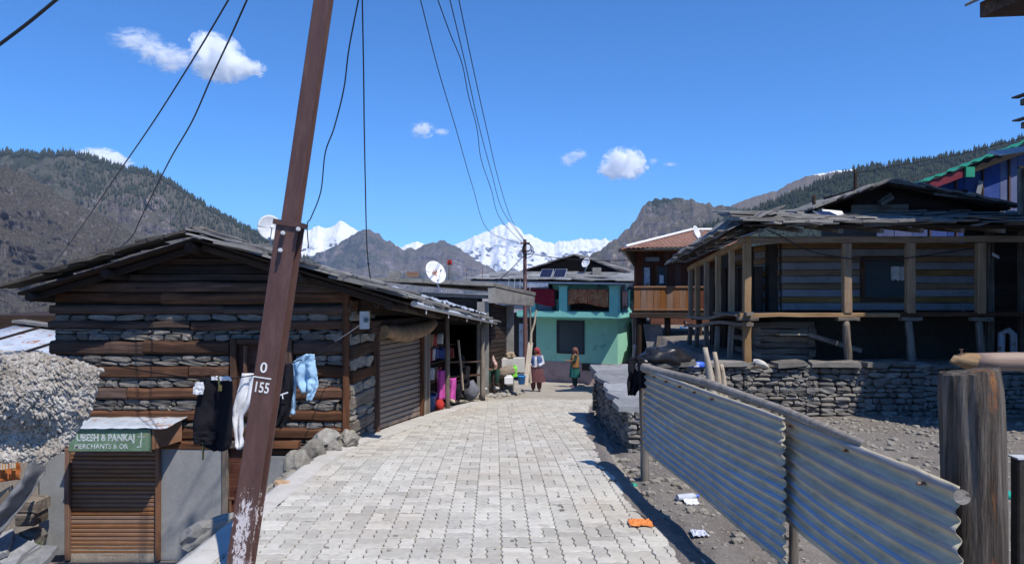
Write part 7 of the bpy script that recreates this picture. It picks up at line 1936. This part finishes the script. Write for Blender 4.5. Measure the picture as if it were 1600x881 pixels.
# ================================================================ litter on the street edge
def scrap(name, label, px, py, w, h, mat, seed, Y=None):
    for it in range(30):
        yy = (CAMZ - (road_z(Y or 6) - .03)) * F / (py - 440.5); Y = yy if Y is None else .5 * (Y + yy)
    p = P(px, py, Y); z = ground_z(p.x, Y) if p.x > edge(RIGHT, Y) else road_z(Y) + .003
    s = Y / F
    q = MB(); q.sheet(lambda u, v: V((p.x + (u - .5) * w * s + .02 * pnoise((u * 3, v * 3, seed)), Y + (v - .5) * h * s * 3.2 + .02 * pnoise((u * 4, v * 2, seed + 5)), z + .012 + .025 * abs(pnoise((u * 5, v * 5, seed))) + .02 * abs(pnoise((u * 11, v * 9, seed + 2))))), 14, 8, .004, False)
    return tag(q.build(name, mat), label, 'litter')
MT['wrapper'] = flat('orange_wrapper', (.62, .20, .05), .5, var=.25)
scrap('wrapper', 'crumpled orange wrapper on the right edge of the paving', 1000, 825, 36, 9, MT['wrapper'], 1)
scrap('wrapper', 'white plastic scrap under the gap of the fence', 1080, 776, 22, 9, MT['white_cloth'], 3, 6.3)
scrap('wrapper', 'pale plastic scrap lying in the fence shadow', 1092, 824, 24, 8, MT['lightgrey'], 5, 5.6)
p = V((1.30, 7.6, ground_z(1.30, 7.6))); q = MB(); q.loft([(p, .055, .055), (p + V((0, 0, .02)), .055, .055), (p + V((0, 0, .025)), .04, .04)], 14); tag(q.build('litter_disc', MT['green_tin']), 'green plastic lid on the dirt beside the paving near the fence end', 'litter')
t = thing('plastic_bottle', 'crushed clear plastic bottle in the shade under the corrugated fence', 'bottle', (1.62, 6.9, ground_z(1.62, 6.9)))
MT['clear'] = flat('cloudy_plastic', (.45, .48, .52), .2); q = MB(); c = V((1.62, 6.9, ground_z(1.62, 6.9) + .035)); q.tube([c, c + V((.10, .03, 0)), c + V((.17, .05, .0)), c + V((.20, .06, 0))], [.033, .036, .034, .013], 12); q.build('shell', MT['clear'], t)
q = MB(); q.tube([c + V((.20, .06, 0)), c + V((.225, .067, 0))], .016, 10); q.build('cap', MT['case_blue'], t)
st_ = MB()
for k in range(70):
    y = RN.uniform(5.2, 17); x = RN.uniform(edge(LEFT, y) + .25, edge(RIGHT, y)); z = road_z(y) + .004; s_ = RN.uniform(.006, .016)
    st_.ico((x, y, z), (s_ * 1.4, s_, s_ * .6), 1, .3, False)
tag(st_.build('grit', MT['stone_dark']), 'specks of grit and dung scattered over the paving', 'grit', kind='stuff')
# dusty verge lapping over the right edge of the pavers
dv = MB()
def _dv(u, v):
    y = 3.6 + 15.4 * v; e = edge(RIGHT, y); n_ = .10 * pnoise((y * 1.3, 7, 0)) + .05 * pnoise((y * 5, 2, 0))
    x = e - .03 - max(-.02, n_) * (1 + .12 * max(0, y - 7)) + u * (.16 + n_)
    zz = road_z(y) + (-.004 + .022 * math.sin(min(1, u * 1.6) * 1.5)) - (.05 * max(0, u - .6)) + .006 * pnoise((x * 9, y * 9, 1))
    return V((x, y, zz))
dv.grid(_dv, 8, 200); tag(dv.build('dust_verge', MT['dirt']), kind='structure')
# ---- the valley air
_z = MB(); _z.box((0, 2300, 475), (19600, 24000, 1550))
MT['haze'] = None
def _hz():
    n = NT('valley_air'); n.t.nodes.remove(n.b)
    pv = n.n('ShaderNodeVolumePrincipled'); pv.inputs['Color'].default_value = (.50, .68, 1, 1); pv.inputs['Density'].default_value = 4.6e-5
    n.l(pv.outputs[0], n.out.inputs['Volume']); return n.m
tag(_z.build('haze', _hz()), kind='stuff')
